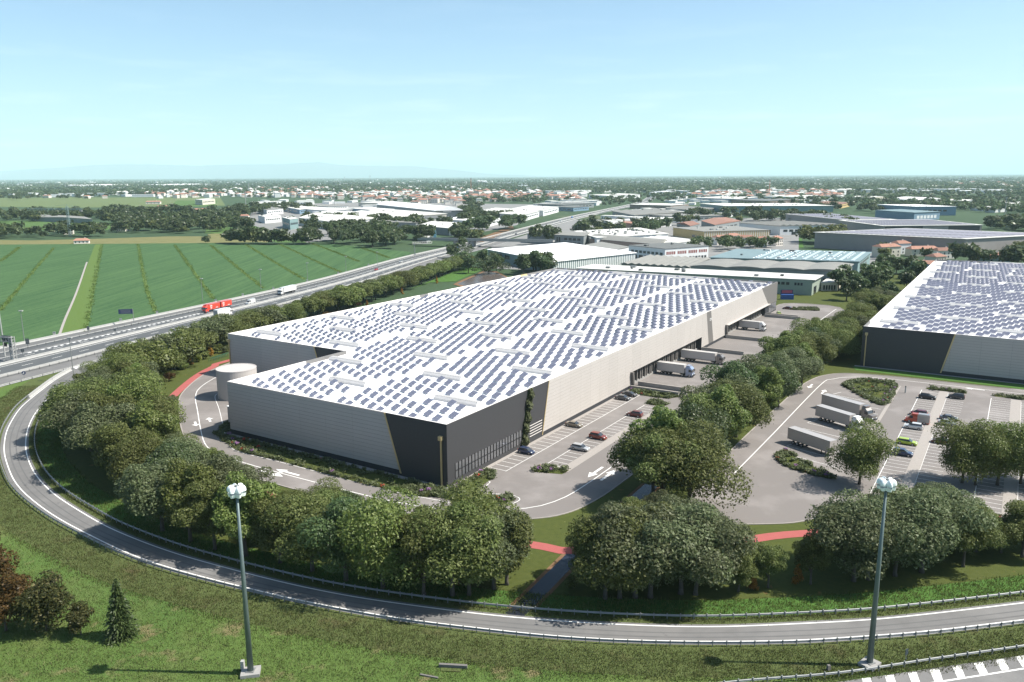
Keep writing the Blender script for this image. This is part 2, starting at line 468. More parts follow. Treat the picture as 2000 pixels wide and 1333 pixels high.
ad = n.nodes.new('ShaderNodeMath'); ad.operation = 'ADD'
n.links.new(x1.outputs[0], ad.inputs[0]); n.links.new(x2.outputs[0], ad.inputs[1])
rp = n.nodes.new('ShaderNodeValToRGB')
mr = n.nodes.new('ShaderNodeMapRange'); mr.inputs[1].default_value = .7; mr.inputs[2].default_value = 1.3
n.links.new(ad.outputs[0], mr.inputs[0]); n.links.new(mr.outputs[0], rp.inputs[0])
rp.color_ramp.elements[0].color = (0.026, 0.068, 0.026, 1); rp.color_ramp.elements[1].color = (0.078, 0.142, 0.052, 1)
n.links.new(rp.outputs[0], b.inputs['Base Color']); b.inputs['Roughness'].default_value = .95; b.inputs['Specular IOR Level'].default_value = .15
bp = n.nodes.new('ShaderNodeBump'); bp.inputs['Strength'].default_value = .8; bp.inputs['Distance'].default_value = .5
n.links.new(x2.outputs[0], bp.inputs['Height']); n.links.new(bp.outputs[0], b.inputs['Normal'])
fill_poly('crop_field', pxpoly([(-260, 700), (-200, 478), (0, 478), (400, 475), (640, 476), (800, 492), (806, 499), (576, 561), (305, 614), (30, 676)]), -.10, crop)
for k, (nm, pts, mt) in enumerate([
    ('grass_strip', [(185.5, 478), (199.5, 477), (165, 650), (115.5, 660)], 'strip_grass'),
    ('dry_strip', [(-200, 478), (0, 478), (400, 475), (520, 473), (470, 462), (330, 462), (180, 467), (60, 470), (-200, 466)], 'dry_meadow'),
    ('dry_meadow', [(420, 470), (520, 474), (540, 470), (500, 458), (440, 454), (405, 458)], 'dry_meadow'),
    ('meadow', [(540, 474), (600, 474), (560, 458), (480, 438), (405, 444), (400, 456), (500, 458)], 'meadow'),
    ('meadow', [(-150, 450), (210, 450), (230, 436), (100, 431), (-150, 433)], 'meadow'),
    ('pale_meadow', [(-250, 402), (150, 406), (440, 402), (430, 386), (150, 386), (-250, 388)], 'pale_meadow'),
    ('green_meadow', [(330, 404), (420, 404), (425, 392), (345, 392)], 'meadow'),
    ('dry_meadow', [(100, 364), (300, 366), (260, 359), (80, 359)], 'dry_meadow'),
    ('meadow', [(1520, 484), (1570, 484), (1566, 466), (1524, 466)], 'green_lawn'),
    ('lawn', [(1700, 590), (1790, 590), (1800, 530), (1700, 540)], 'lawn'),
    ('yard_ground', [(1560, 585), (1680, 600), (1750, 480), (1680, 480), (1640, 540)], 'yard'),
    ('yard_ground', [(960, 525), (1560, 545), (1560, 425), (1120, 430), (960, 480)], 'yard'),
    ('yard_ground', [(480, 436), (600, 474), (760, 455), (910, 460), (1010, 440), (1060, 400), (740, 395), (500, 400)], 'yard'),
]):
    fill_poly(nm, pxpoly(pts), -.06 + .003 * k, M[mt])
o = MB(); o.poly(pxpoly([(-60, 372.8), (92, 372.8), (96, 367), (-60, 365.5)], -.12)); o.build('lake', M['roof_pale'])['kind'] = 'structure'

# the slip road
PO = [(137, 723), (105, 741), (70, 767), (36, 795), (17, 821), (5, 845), (0.5, 868), (0, 886), (6, 910), (18, 940), (38, 965), (70, 992), (105, 1016), (147, 1039), (175, 1053), (210, 1071), (245, 1086.5), (280, 1100), (315, 1111), (350, 1121.5), (420, 1140), (490, 1157), (560, 1174), (630, 1188), (700, 1201), (790, 1216), (930, 1233), (1070, 1248), (1210, 1256.5), (1350, 1260), (1440, 1260), (1562, 1258), (1702, 1249), (1825, 1239), (2000, 1218), (2120, 1202), (2320, 1172), (2620, 1122)]
PI = [(152, 741), (118, 763), (88, 785), (67, 812), (56, 836), (51.5, 858), (52, 882), (61, 910), (77, 936), (105, 964), (140, 988), (175, 1009), (210, 1029), (280, 1058.5), (350, 1083), (420, 1103), (490, 1121.5), (560, 1139), (630, 1154), (700, 1167), (790, 1180), (930, 1198), (1070, 1211), (1210, 1219.5), (1350, 1224), (1440, 1223), (1545, 1218.5), (1702, 1210), (1825, 1197.5), (2000, 1177), (2120, 1161), (2320, 1132), (2620, 1084)]
N = 260
CO = smooth_line(catmull([G(*p) for p in PO], N), 10)      # travels from the motorway, anticlockwise round
CI = smooth_line(catmull([G(*p) for p in PI], N), 10)
CIe = offset(CI, -.5)        # asphalt edge inside the loop
GR_O = offset(CO, .45)       # outer guard rail
GR_I = offset(CI, -1.9)
o = MB(); ribbon(o, CO, CIe, .02); ramp = o.build('slip_road', M['asphalt']); ramp['kind'] = 'structure'
o = MB(); ribbon(o, CI, offset(CI, .24), .030); o.build('edge_line', M['paint_white'], ramp)
o = MB(); ribbon(o, offset(CO, -.75), offset(CO, -.98), .030); o.build('edge_line', M['paint_white'], ramp)
o = MB()
for fr, w in ((.36, .16), (.60, .13)):
    cc = CO * (1 - fr) + CI * fr
    ribbon(o, offset(cc, -w), offset(cc, w), .026)
o.build('tyre_wear', M['tyre_mark'], ramp)
# grassy verge inside the loop, bank and grass outside
o = MB(); ribbon(o, CIe, offset(CI, -2.4), .005); o.build('verge', M['bank'])['kind'] = 'structure'
loop_in = [p for p in offset(CI, -2.3)]
o = MB(); ribbon(o, offset(CO, 7.5), offset(CO, -.2), .0); o.build('roadside_bank', M['bank'])['kind'] = 'structure'
outp = [p for p in CO[6:]] + [np.array([190.0, 60]), np.array([190.0, -60]), np.array([-220.0, -60]), np.array([-230.0, 140]), G(-500, 900)[:2], G(-300, 790)[:2], G(0, 752)[:2], G(100, 727)[:2]]
fill_poly('grass_slope', outp, -.03, M['grass'])
inp = loop_in + [G(2300, 1050)[:2], ST(300, -190)[:2], ST(430, -40)[:2], ST(420, 170)[:2], ST(250, 172)[:2], ST(110, 160)[:2], G(350, 640)[:2], G(215, 690)[:2]]
fill_poly('site_lawn', inp, -.02, M['lawn'])
# green turf between trees and guard rail
o = MB(); ribbon(o, offset(CI, -2.4), offset(CI, -7.5), -.005); o.build('turf_strip', M['green_lawn'])['kind'] = 'structure'

# ------------------------------------------------------------------ motorway
dirm = G(574.6, 560) - G(30, 675)
FE = [G(30, 675) - dirm * 1.05] + [G(*p) for p in [(30, 675), (574.6, 560), (700, 527), (807, 498.5), (895, 479), (1087, 430), (1175, 411), (1227, 400.5), (1255, 392), (1266, 384)]]
MF = smooth_line(catmull(FE, 300), 30)
mlen = np.concatenate([[0], np.cumsum(np.linalg.norm(np.diff(MF, axis=0), axis=1))])
m0 = 1.05 * np.linalg.norm(dirm)
wid = np.interp(mlen - m0, [-200, -20, 60, 200, 450, 900, 2000], [47, 46, 42, 33, 28, 27, 27])
def moff(fr, d=0.0):
    t = np.gradient(MF, axis=0); t /= np.linalg.norm(t, axis=1)[:, None]
    nn = np.stack([t[:, 1], -t[:, 0]], 1)
    return MF + nn * (wid * fr + d)[:, None]
o = MB(); ribbon(o, moff(0), moff(1), .02); mway = o.build('motorway', M['asphalt_dark']); mway['kind'] = 'structure'
for a_, b_ in ((.0, .15), (.30, .345), (.56, .635), (.895, 1.0)):
    o = MB(); ribbon(o, moff(a_), moff(b_), .03); o.build('shoulder', M['asphalt_far'], mway)
for fr in (.155, .36, .545, .65, .885):
    o = MB(); ribbon(o, moff(fr), moff(fr, .35), .045); o.build('edge_line', M['paint_white'], mway)
def at_m(dist, fr, d=0.0):
    i = np.interp(dist + m0, mlen, np.arange(len(mlen))); L = moff(fr, d)
    return np.array([np.interp(i, np.arange(len(mlen)), L[:, 0]), np.interp(i, np.arange(len(mlen)), L[:, 1])])
def mdir(dist):
    a = at_m(dist + 3, .5) - at_m(dist - 3, .5); return a / np.linalg.norm(a)
for fr in (.46, .77):                                     # lane dashes
    for k in range(-6, 34):
        d0 = k * 12.5
        o = MB(); a, b2 = at_m(d0, fr), at_m(d0 + 4.5, fr); q = mdir(d0); nn = np.array([q[1], -q[0]]) * .14
        o.quad((*(a - nn), .05), (*(a + nn), .05), (*(b2 + nn), .05), (*(b2 - nn), .05)); o.build('lane_dash', M['paint_white'], mway)
for k in range(-3, 36):                                   # block markings of the merging lane
    d0 = k * 2.9
    o = MB(); a, b2 = at_m(d0, .395), at_m(d0 + 1.5, .395); q = mdir(d0); nn = np.array([q[1], -q[0]]) * .55
    o.quad((*(a - nn), .05), (*(a + nn), .05), (*(b2 + nn), .05), (*(b2 - nn), .05)); o.build('block_marking', M['paint_white'], mway)
# slip lane beside the carriageway and the gore
sl0 = [G(-200, 812), G(0, 757), G(120, 722), G(160, 707), G(200, 690), G(240, 674)]
a_ = catmull(sl0, 40); b_ = catmull([G(-200, 850), G(0, 757 + 6), G(135, 726), G(178, 714), G(215, 695), G(250, 676)], 40)
o = MB(); ribbon(o, moff(1.0)[:90], moff(1.0, 10)[:90], .015); sl_ = o.build('slip_lane', M['asphalt']); sl_['kind'] = 'structure'
o = MB(); ribbon(o, moff(1.0, 9.2)[:90], moff(1.0, 9.5)[:90], .03); o.build('edge_line', M['paint_white'], sl_)
fill_poly('gore', pxpoly([(120, 722), (172, 704), (215, 690), (225, 693), (180, 716), (150, 742), (136, 724)]), .018, M['asphalt'])
for k in range(6):
    f0 = k / 6
    p = np.array([(140 + 28 * f0, 717 - 10 * f0), (143 + 28 * f0, 716 - 10 * f0), (152 + 24 * f0, 719.5 - 10 * f0), (148 + 24 * f0, 720.5 - 10 * f0)])
    o = MB(); o.poly([G(x, y, .035) for x, y in p]); o.build('gore_chevron', M['paint_white'], sl_)

def rail(name, line, label, cat, group, mats, zt=.78, hgt=.33, post=2.0, single_posts=True, two=False, d=.07, step=2.0):
    """a crash barrier: W-shaped beam, each post a part"""
    L = plen(line); n = max(3, int(L / step) + 1); q = resample(line, n)
    t = np.gradient(q, axis=0); t /= np.linalg.norm(t, axis=1)[:, None]; nn = np.stack([t[:, 1], -t[:, 0]], 1)
    root = empty(name, (q[0][0], q[0][1], 0), 0, label, cat, group)
    off = np.array([q[0][0], q[0][1]])
    prof = [(0, 0), (d, .07), (0, .165), (d, .26), (0, .33)]
    for zz in ([zt, zt - .62] if two else [zt]):
        mb = MB(); k = len(prof)
        vs = []
        for i in range(n):
            for px_, pz in prof: vs.append((*(q[i] + nn[i] * px_ - off), zz - hgt + pz * hgt / .33))
            for px_, pz in reversed(prof): vs.append((*(q[i] + nn[i] * (px_ - .05) - off), zz - hgt + pz * hgt / .33))
        fs = []; kk = 2 * k
        for i in range(n - 1):
            for j in range(kk): fs.append((i * kk + j, i * kk + (j + 1) % kk, (i + 1) * kk + (j + 1) % kk, (i + 1) * kk + j))
        mb.add(vs, fs); mb.build('rail_beam', mats[0], root)
    np_ = int(L / post); pq = resample(line, np_ + 1); pt = np.gradient(pq, axis=0)
    if single_posts:
        pm = MB(); pm.box((0, 0, .44), (.13, .11, .88)); pm.box((.12, 0, .62), (.16, .1, .3)); pm.box((0, 0, .9), (.22, .16, .06)); pm = pm.mesh('post', mats[1])
        for i in range(np_ + 1):
            a = math.atan2(pt[i][1], pt[i][0])
            c = link('post', pm, root, (*(pq[i] - off), 0)); c.rotation_euler = (0, 0, a - math.pi / 2 + (math.pi if d < 0 else 0))
    else:
        mb = MB()
        for i in range(np_ + 1): mb.box((*(pq[i] - off), .42), (.14, .14, .84), math.atan2(pt[i][1], pt[i][0]))
        c = mb.build('posts', mats[1], root); c['kind'] = 'stuff'
    return root
GV = (M['galvanised'], M['galvanised'])
rail('guard_rail', GR_O, 'steel guard rail on the outer, grass-slope side of the curving slip road', 'guard rail', None, GV, d=-.07)
rail('guard_rail', GR_I, 'steel guard rail on the inner, tree side of the curving slip road', 'guard rail', None, GV, d=.07)

def wall_barrier(line, w, h, label, mt, cat='barrier', name='concrete_barrier'):
    q = line; t = np.gradient(q, axis=0); t /= np.linalg.norm(t, axis=1)[:, None]; nn = np.stack([t[:, 1], -t[:, 0]], 1)
    vs = []
    for i in range(len(q)):
        for a, z in ((-w, 0), (-w * .45, h * .4), (-w * .35, h), (w * .35, h), (w * .45, h * .4), (w, 0)): vs.append((*(q[i] + nn[i] * a), z))
    mb = MB(); mb.add(vs, [(i * 6 + j, i * 6 + j + 1, i * 6 + 7 + j, i * 6 + 6 + j) for i in range(len(q) - 1) for j in range(5)] + [(0, 1, 2, 3, 4, 5)[::-1], tuple(len(vs) - 6 + k for k in range(6))])
    return tag(mb.build(name, mt), label, cat)
wall_barrier(resample(CO[:26], 30), .55, .95, 'white concrete barrier on the outer side where the slip road leaves the motorway', M['concrete_white'])
wall_barrier(moff(0), .5, 1.0, 'pale concrete barrier between the crop field and the motorway', M['concrete_white'])
wall_barrier(moff(.595), .5, .95, 'long white concrete barrier down the middle of the motorway', M['concrete_white'])
wall_barrier(moff(.945)[:160], .5, .85, 'pale concrete barrier along the near carriageway of the motorway', M['concrete_white'])
rail('guard_rail', moff(.22)[:150], 'thin guard rail beside the far lane of the motorway', 'guard rail', None, (M['concrete_white'], M['chassis']), post=4, single_posts=False, step=8)
rail('guard_rail', moff(.99)[:110], 'guard rail between the motorway and the slip lane', 'guard rail', None, (M['concrete_white'], M['chassis']), post=4, single_posts=False, step=8)
rail('guard_rail', moff(1.0, 10.2)[:66], 'guard rail along the grass beside the slip lane', 'guard rail', None, (M['concrete_white'], M['chassis']), post=4, single_posts=False, step=6)

# road at the lower right corner
EB = [(1560, 1343), (1683, 1326), (1820, 1306), (2000, 1280), (2150, 1257), (2400, 1216), (2700, 1167)]
e1 = catmull([G(*p) for p in EB], 60)
o = MB(); ribbon(o, e1, offset(e1, 9), .02); rb = o.build('lower_road', M['asphalt']); rb['kind'] = 'structure'
wl = catmull([G(*p) for p in [(1640, 1358), (1820, 1333), (2000, 1305), (2150, 1281), (2400, 1241), (2700, 1190)]], 50)
o = MB(); ribbon(o, wl, offset(wl, .28), .032); o.build('edge_line', M['paint_white'], rb)
for q in [((240, 807), (332, 800), (352, 870), (262, 878)), ((490, 778), (585, 768), (612, 860), (520, 872)), ((740, 750), (832, 738), (872, 850), (785, 862)), ((975, 715), (1080, 700), (1118, 825), (1030, 840)), ((1220, 680), (1310, 667), (1362, 790), (1282, 802)), ((1455, 645), (1548, 631), (1607, 748), (1522, 762)), ((1690, 607), (1783, 594), (1840, 708), (1757, 722)), ((1910, 572), (2003, 558), (2070, 668), (1985, 685)), ((2130, 537), (2223, 523), (2290, 630), (2205, 645))]:
    o = MB(); o.poly([G(1640 + x / 5.556, 1180 + y / 5.556, .032) for x, y in q]); o.build('hatch_stripe', M['paint_white'], rb)
r2 = catmull([G(x, y + 7) for x, y in [(1330, 1346), (1450, 1331), (1640, 1315), (1820, 1288), (2000, 1262), (2150, 1238), (2400, 1198), (2700, 1150)]], 90)
rail('guard_rail', r2, 'bright steel guard rail beside the hatched road at the lower corner', 'guard rail', None, GV, d=.07)

# ------------------------------------------------------------------ site paving, paths, beds
pav = [(-18.4, 50), (-18.4, 20), (-17, 5), (-14.7, -4), (-10, -17), (-3, -26.2), (3, -29.4), (12.5, -30.8), (21, -31), (150, -31), (225, -31), (300, -31), (300, 3), (272, 3), (272, 137), (150, 138), (62, 140.5), (46.2, 136.5), (33, 129), (16.4, 115.4), (6.6, 101.7), (-5.5, 84), (-15.5, 65)]
def chaikin(pts, k=2):
    pts = [np.array(p, float) for p in pts]
    for _ in range(k):
        q = []
        for i in range(len(pts)):
            a, b2 = pts[i], pts[(i + 1) % len(pts)]; q += [a * .78 + b2 * .22, a * .22 + b2 * .78]
        pts = q
    return pts
def kerb(pts, w, parent, mt='pavement_pale', h=.11):
    q = np.array([ST(*p)[:2] for p in list(pts)]); q = np.concatenate([q, q[:1]]); a, b2 = offset(q, -w / 2), offset(q, w / 2)
    mb = MB(); ribbon(mb, a, b2, h); n = len(a)
    for e in (a, b2): mb.add([(x[0], x[1], -.02) for x in e] + [(x[0], x[1], h) for x in e], [(i, i + 1, n + i + 1, n + i) for i in range(n - 1)])
    return mb.build('kerb', M[mt], parent)
pav = chaikin(pav)
site = fill_poly('site_road', [ST(*p) for p in pav], .0, M['paving'])
kerb(pav, .28, site)
def patch(name, pts, z, mt, parent=None, st=True):
    return fill_poly(name, [ST(*p) if st else G(*p) for p in pts], z, M[mt], parent)
rp_o = [(280, 147), (150, 146), (58.9, 143.5), (46.2, 139.5), (33, 132.1), (13.2, 116.5), (4.7, 106.9), (-5.3, 94), (-16, 78), (-24, 60), (-25, 30), (-23, 0), (-19, -18), (-15.5, -30)]
rl = catmull([ST(*p) for p in rp_o] + [G(1066, 1076), G(1115, 1083), G(1300, 1078), G(1465, 1061), G(1541, 1051), G(1700, 1040), G(2050, 1010)], 160)
o = MB(); ribbon(o, rl, offset(rl, -2.7), .025); o.build('cycle_path', M['red_path'])['kind'] = 'structure'
# road lines
def line(pts, w, z=.012, st=True, name='lane_line'):
    q = np.array([(ST(*p) if st else G(*p))[:2] for p in pts])
    if len(q) > 2: q = catmull(q, 8 * len(q))
    o = MB(); ribbon(o, offset(q, -w / 2), offset(q, w / 2), z); return o.build(name, M['paint_white'], site)
line([(130, 133), (58, 131), (40, 126), (26, 118), (17.9, 109.4), (9.7, 97.6), (-7.8, 71.6), (-11.5, 62), (-13, 50), (-13.1, 30), (-12.5, 8), (-10, -6), (-5, -15), (0.3, -21.2), (7.1, -24), (16, -24.8), (36, -24.9), (94, -24.9), (220, -24.9), (290, -24.9)], .22)
line([(26, 108), (21.4, 104.8), (13, 92.1), (-1.6, 71), (-7, 62.5), (-8.6, 56), (-8.2, 45), (-8.2, 20), (-7.9, 6), (-7.2, 0)], .14)
line([(7.5, -5.6), (7.0, -6.3), (3, -7.2), (1.5, -9), (3.5, -14), (2, -17), (-3, -15), (-6, -8), (-7.2, 0)], .16)
# parking bays beside the long facade
for a, b2 in (((14.5, -5.6), (92, -5.6)), ((22.5, -11.2), (81, -11.2))): line([a, b2], .14, name='bay_line')
for k in range(32): line([(14.8 + 2.45 * k, -1.2), (14.8 + 2.45 * k, -5.6)], .12, name='bay_line')
for k in range(24): line([(23.6 + 2.45 * k, -11.2), (23.6 + 2.45 * k, -15.4)], .12, name='bay_line')
patch('footway', [(21.5, -15.5), (82, -15.5), (82, -17.9), (21.5, -17.9)], .03, 'pavement_pale')
patch('footway', [(-1.6, -.2), (-1.6, -1.3), (13, -1.3), (92, -1.2), (94.5, -.2)], .03, 'pavement_pale')
patch('footway', [(-1.5, -1.0), (-.2, -1.0), (-.2, 72.2), (-1.5, 72.2)], .028, 'concrete')
def arrow(c, ang, L=6.2, w=.55, st=True, z=.014, parent=None):
    c = ST(*c) if st else G(*c)
    a = ang + (YAW if st else 0); d = np.array([math.cos(a), math.sin(a), 0]); nn = np.array([-d[1], d[0], 0])
    pts = [(-.5 * L, w / 2), (-.5 * L, -w / 2), (.12 * L, -w / 2), (.12 * L, -w * 1.75), (.5 * L, 0), (.12 * L, w * 1.75), (.12 * L, w / 2)]
    q = [c + d * x + nn * y + np.array([0, 0, z]) for x, y in pts]
    return fill_poly('arrow_marking', [p[:2] for p in q], z, M['paint_white'], parent or site)
arrow((24.8, -23.2), math.pi, 7.5, .62); arrow((24.6, -26.5), 0, 7.5, .62)
arrow((-12.0, 36.5), math.pi / 2, 7.5, .62); arrow((-14.4, 39.0), -math.pi / 2, 7.5, .62)
arrow((0.5, 86.0), math.radians(238), 4.2, .6); arrow((5.0, 86.0), math.radians(58), 4.2, .6)
# canal and its banks, pond
can = [(-36.5, -38.2), (-34, -38.2), (-12, -36.7), (0, -36.2), (24, -35.6)]
cq = catmull([ST(*p) for p in can], 60)
o = MB(); ribbon(o, offset(cq, -.7), offset(cq, 3.6), .004); o.build('canal_bank', M['soil'])['kind'] = 'structure'
o = MB(); ribbon(o, offset(cq, 0), offset(cq, 2.9), .010); o.build('canal_water', M['water'])['kind'] = 'structure'
fill_poly('pond_bank', pxpoly([(885, 556), (898, 549), (948, 528), (972, 531), (1000, 546), (1010, 560), (920, 566)]), .006, M['soil'])
fill_poly('pond_water', pxpoly([(893, 555), (948, 530.5), (970, 533), (996, 546), (1006, 560), (925, 563)]), .012, M['pond_water'])
fill_poly('green_bank', pxpoly([(800, 566), (850, 545), (912, 520), (945, 526), (890, 550), (840, 552)]), .003, M['green_lawn'])
# yard by the second warehouse
pav2 = [(10, -52), (15.1, -61), (20.8, -69), (30, -73.5), (36, -75), (40, -95), (40, -190), (158.2, -190), (158.2, -110), (156.7, -95), (156, -72), (154.3, -59), (150.4, -51.2), (142.7, -47), (130.2, -45), (111, -44.8), (60.3, -44.6), (20, -46)]
pav2 = chaikin(pav2)
yard = fill_poly('truck_yard', [ST(*p) for p in pav2], .002, M['paving'])
kerb(pav2, .28, yard)
def line2(pts, w, name='lane_line', z=.014):
    q = np.array([ST(*p)[:2] for p in pts])
    if len(q) > 2: q = catmull(q, 8 * len(q))
    o = MB(); ribbon(o, offset(q, -w / 2), offset(q, w / 2), z); return o.build(name, M['paint_white'], yard)
line2([(40.6, -50.2), (72, -50.2), (132, -50.0), (141.4, -51.8), (147, -56), (151, -66), (152, -90), (152.5, -130)], .22)
line2([(156.5, -75), (157.3, -105), (157.6, -150)], .16)
for k in range(12): line2([(60 + 5.6 * k, -55.6), (53.5 + 5.6 * k + 2.5, -70.5)], .13, 'bay_line')
for k in range(6): line2([(66 + 11.2 * k, -55.6), (70 + 11.2 * k, -57.3)], .13, 'bay_line')
arrow((128.5, -47.6), math.pi, 5.5, .55, parent=yard); arrow((123.5, -52.6), 0, 5.5, .55, parent=yard)
arrow((151.2, -92), math.pi / 2, 5.5, .5, parent=yard)
for t0, t1, w_ in ((-78.1, -82.9, 0), (-85.4, -90.1, 0), (-96.8, -101.8, 0), (-104.4, -109.2, 0)):
    line2([(44, t0), (142, t0)], .14, 'bay_line'); line2([(142, t0), (142, t1)], .14, 'bay_line')
    for k in range(40):
        s_ = 142 - 2.45 * k
        if s_ > 44: line2([(s_, t0), (s_, t1)], .11, 'bay_line')
patch('footway', [(42, -82.9), (143, -82.9), (143, -85.4), (42, -85.4)], .03, 'pavement_pale')
patch('footway', [(42, -101.8), (143.5, -101.8), (143.5, -104.4), (42, -104.4)], .03, 'pavement_pale')
patch('kerb_strip', [(62, -71.2), (143, -71.2), (143, -72.1), (62, -72.1)], .10, 'pavement_pale')
patch('footway', [(164.6, -54.5), (166.2, -54.5), (169, -200), (167.4, -200)], .028, 'concrete')

BEDS = []
def bed(pts, st=True, name='planting_bed', mt='lawn', z=.06):
    q = [(ST(*p) if st else G(*p)) for p in pts]
    if len(q) > 5:
        q = [np.array([*p, 0]) for p in catmull(q + [q[0]], 6 * len(q))[:-1]]
    BEDS.append(q); n_bed = len(BEDS)
    o = MB(); o.prism([p[:2] for p in q], -.01, z, 0); 
    ob = o.build(name, M[mt]); ob['kind'] = 'structure'
    return ob
bed([(-7.6, 45), (-8.2, 20), (-7.7, 6), (-6.6, 0), (-1.9, -1.4), (-1.7, 20), (-1.7, 72), (-3.5, 71), (-7.5, 60), (-8.2, 55)])
bed([(-5.6, -1), (-5.2, -8), (-2.5, -13.8), (1.4, -16), (2.6, -13.6), (.8, -9.2), (2.6, -6.6), (6.6, -5.7), (10.5, -5.3), (13, -1.8), (6, -1.6), (-1.5, -1.7)])
bed([(17.5, -11.2), (20.2, -10.8), (22.6, -11.6), (22.6, -17.6), (19.6, -17.4)])
bed([(82.4, -11), (86.5, -11), (86.5, -17), (82.4, -16.5)])
bed([(91.5, -3.5), (94.3, -.5), (95.5, -17.5), (91, -14), (90.5, -8)])
bed([(134.1, -56.2), (139.8, -56.4), (146, -60.3), (146.3, -66), (143.9, -70.6), (117.5, -70.9), (122.2, -64.6), (129, -60)])
bed([(143.5, -79), (146.2, -80), (146, -90), (143.6, -90.3)])
bed([(144.5, -97), (147.2, -98), (147, -114), (144.6, -114)])
bed([(62, -56), (60.6, -57.6), (56, -62), (50, -69.5), (48.2, -68), (50.5, -60), (54.5, -56.2), (58, -55.2)])
bed([(-1, 74), (-6, 80), (-3, 85), (8, 100), (9.5, 98.5), (1, 86), (2, 76)][:0] or [(-7.5, 86.5), (4.2, 101.5), (14, 113.5), (12.5, 115.5), (3.2, 105), (-7, 92)])
bed([(-.5, 73.2), (8, 72.4), (13, 72.6), (12, 78), (6, 79.5), (1, 76.5)])
bed([(22, 97), (27, 103), (27.5, 97.5)])
bed([(276, -6), (282, -6), (288, -16), (280, -19)])
patch('grass_band', [(158.6, -56), (158.6, -200), (167.4, -200), (164.4, -54)], .02, 'green_lawn')
bed([(44, -84), (47.5, -84), (47.5, -92), (44, -92)])

# ------------------------------------------------------------------ the two big warehouses
PANEL_MESH = {}
def solar_mesh():
    mb = MB(); L, dz, w = 1.62, .8, 2.35; th = .07
    ax = np.array([L, 0, dz]); an = np.array([-dz, 0, L]) / math.hypot(L, dz) * th
    for k in range(2):                                     # two modules with a pale gap between
        o = np.array([k * (L + .04) / 2 - .83, -w / 2, .30 + k * (dz + .06) / 2])
        mb.obox(o, ax * .485, (0, w, 0), an, 0)
        mb.obox(o - an * .6, ax * .488, (0, w, 0), an * .5, 1)
    for sx, hgt in ((-.6, .34), (.66, 1.0)):
        for sy in (-.8, .8): mb.box((sx, sy, hgt / 2), (.07, .07, hgt), 0, 1)
        mb.box((sx, 0, .05), (.16, 2.0, .1), 0, 1)
    return mb
SOL = solar_mesh(); SOLM = SOL.mesh('solar_panel', [M['solar'], M['solar_frame']])
def sky_mesh():
    mb = MB(); Lh, w, hgt = 6.3, 1.15, 1.0
    vs = []
    for y in (-Lh, Lh):
        for x, z in ((-w, 0), (-w * .95, hgt * .55), (-w * .55, hgt), (w * .55, hgt), (w * .95, hgt * .55), (w, 0)): vs.append((x, y, z))
    mb.add(vs, [(i, i + 1, i + 7, i + 6) for i in range(5)], 0); mb.add(vs, [(0, 1, 2, 3, 4, 5), (11, 10, 9, 8, 7, 6)], 0)
    return mb.mesh('skylight', M['skylight'])
SKYM = sky_mesh()
mb = MB()
for k in range(24): mb.box((0, -6.0 + .52 * k, 1.06), (1.2, .34, .1), 0, 0)
LOUVM = mb.mesh('louvre', M['skylight_top'])

def panel_col(root, o, d, nrm, xb0, xb1, xt0, xt1, z0, z1, mats=('panel_light', 'panel_joint'), row=.9, proud=.09, name='wall_panel'):
    """one column of horizontal cladding cassettes with recessed joints; d is the direction along the wall"""
    o, d, nrm = np.array(o, float), np.array(d, float), np.array(nrm, float)
    n = max(1, round((z1 - z0) / row)); mb = MB(); g = .012
    def pt(a, z, pr):
        k = (z - z0) / (z1 - z0); x = (xb0 + (xt0 - xb0) * k + g) if a == 0 else (xb1 + (xt1 - xb1) * k - g)
        q = o + d * x + nrm * pr; return (q[0], q[1], z)
    flip = np.cross(np.append(d, 0), (0, 0, 1))[:2] @ nrm < 0
    def quad(a, b, c, e, mi): mb.quad(*((a, b, c, e) if not flip else (e, c, b, a)), mi)
    for i in range(n):
        a, b = z0 + (z1 - z0) * i / n, z0 + (z1 - z0) * (i + 1) / n - .06
        quad(pt(0, a, proud), pt(1, a, proud), pt(1, b, proud), pt(0, b, proud), 0)
        if i < n - 1: quad(pt(0, b, proud - .04), pt(1, b, proud - .04), pt(1, b + .06, proud - .04), pt(0, b + .06, proud - .04), 1)
        quad(pt(0, b, proud), pt(1, b, proud), pt(1, b, .0), pt(0, b, .0), 0)
        quad(pt(0, a, .0), pt(1, a, .0), pt(1, a, proud), pt(0, a, proud), 0)
        quad(pt(0, a, .0), pt(0, a, proud), pt(0, b, proud), pt(0, b, .0), 0)
        quad(pt(1, a, proud), pt(1, a, .0), pt(1, b, .0), pt(1, b, proud), 0)
    return mb.build(name, [M[k] for k in mats], root)
def slab_on(root, name, o, d, nrm, pts, mt, proud=.10):
    """a flat cladding field given by its corners (x along the wall, z)"""
    o, d, nrm = np.array(o, float), np.array(d, float), np.array(nrm, float)
    f = [(*(o + d * x + nrm * proud), z) for x, z in pts]; bk = [(*(o + d * x), z) for x, z in pts]; n = len(pts)
    mb = MB(); mb.add(f, [tuple(range(n))]); mb.add(f + bk, [(i, n + i, n + (i + 1) % n, (i + 1) % n) for i in range(n)])
    return mb.build(name, M[mt], root)
def bar_on(root, name, o, d, nrm, x0, z0, x1, z1, w, mt, proud=.22):
    return slab_on(root, name, o, d, nrm, [(x0 - w / 2, z0), (x0 + w / 2, z0), (x1 + w / 2, z1), (x1 - w / 2, z1)], mt, proud)
def downpipe(root, x, y, nx, ny, top):
    mb = MB(); mb.box((x + nx * .35, y + ny * .35, top / 2), (.32, .32, top)); mb.box((x + nx * .45, y + ny * .45, top + .35), (.85, .85, .9))
    return mb.build('downpipe', M['gold'], root)
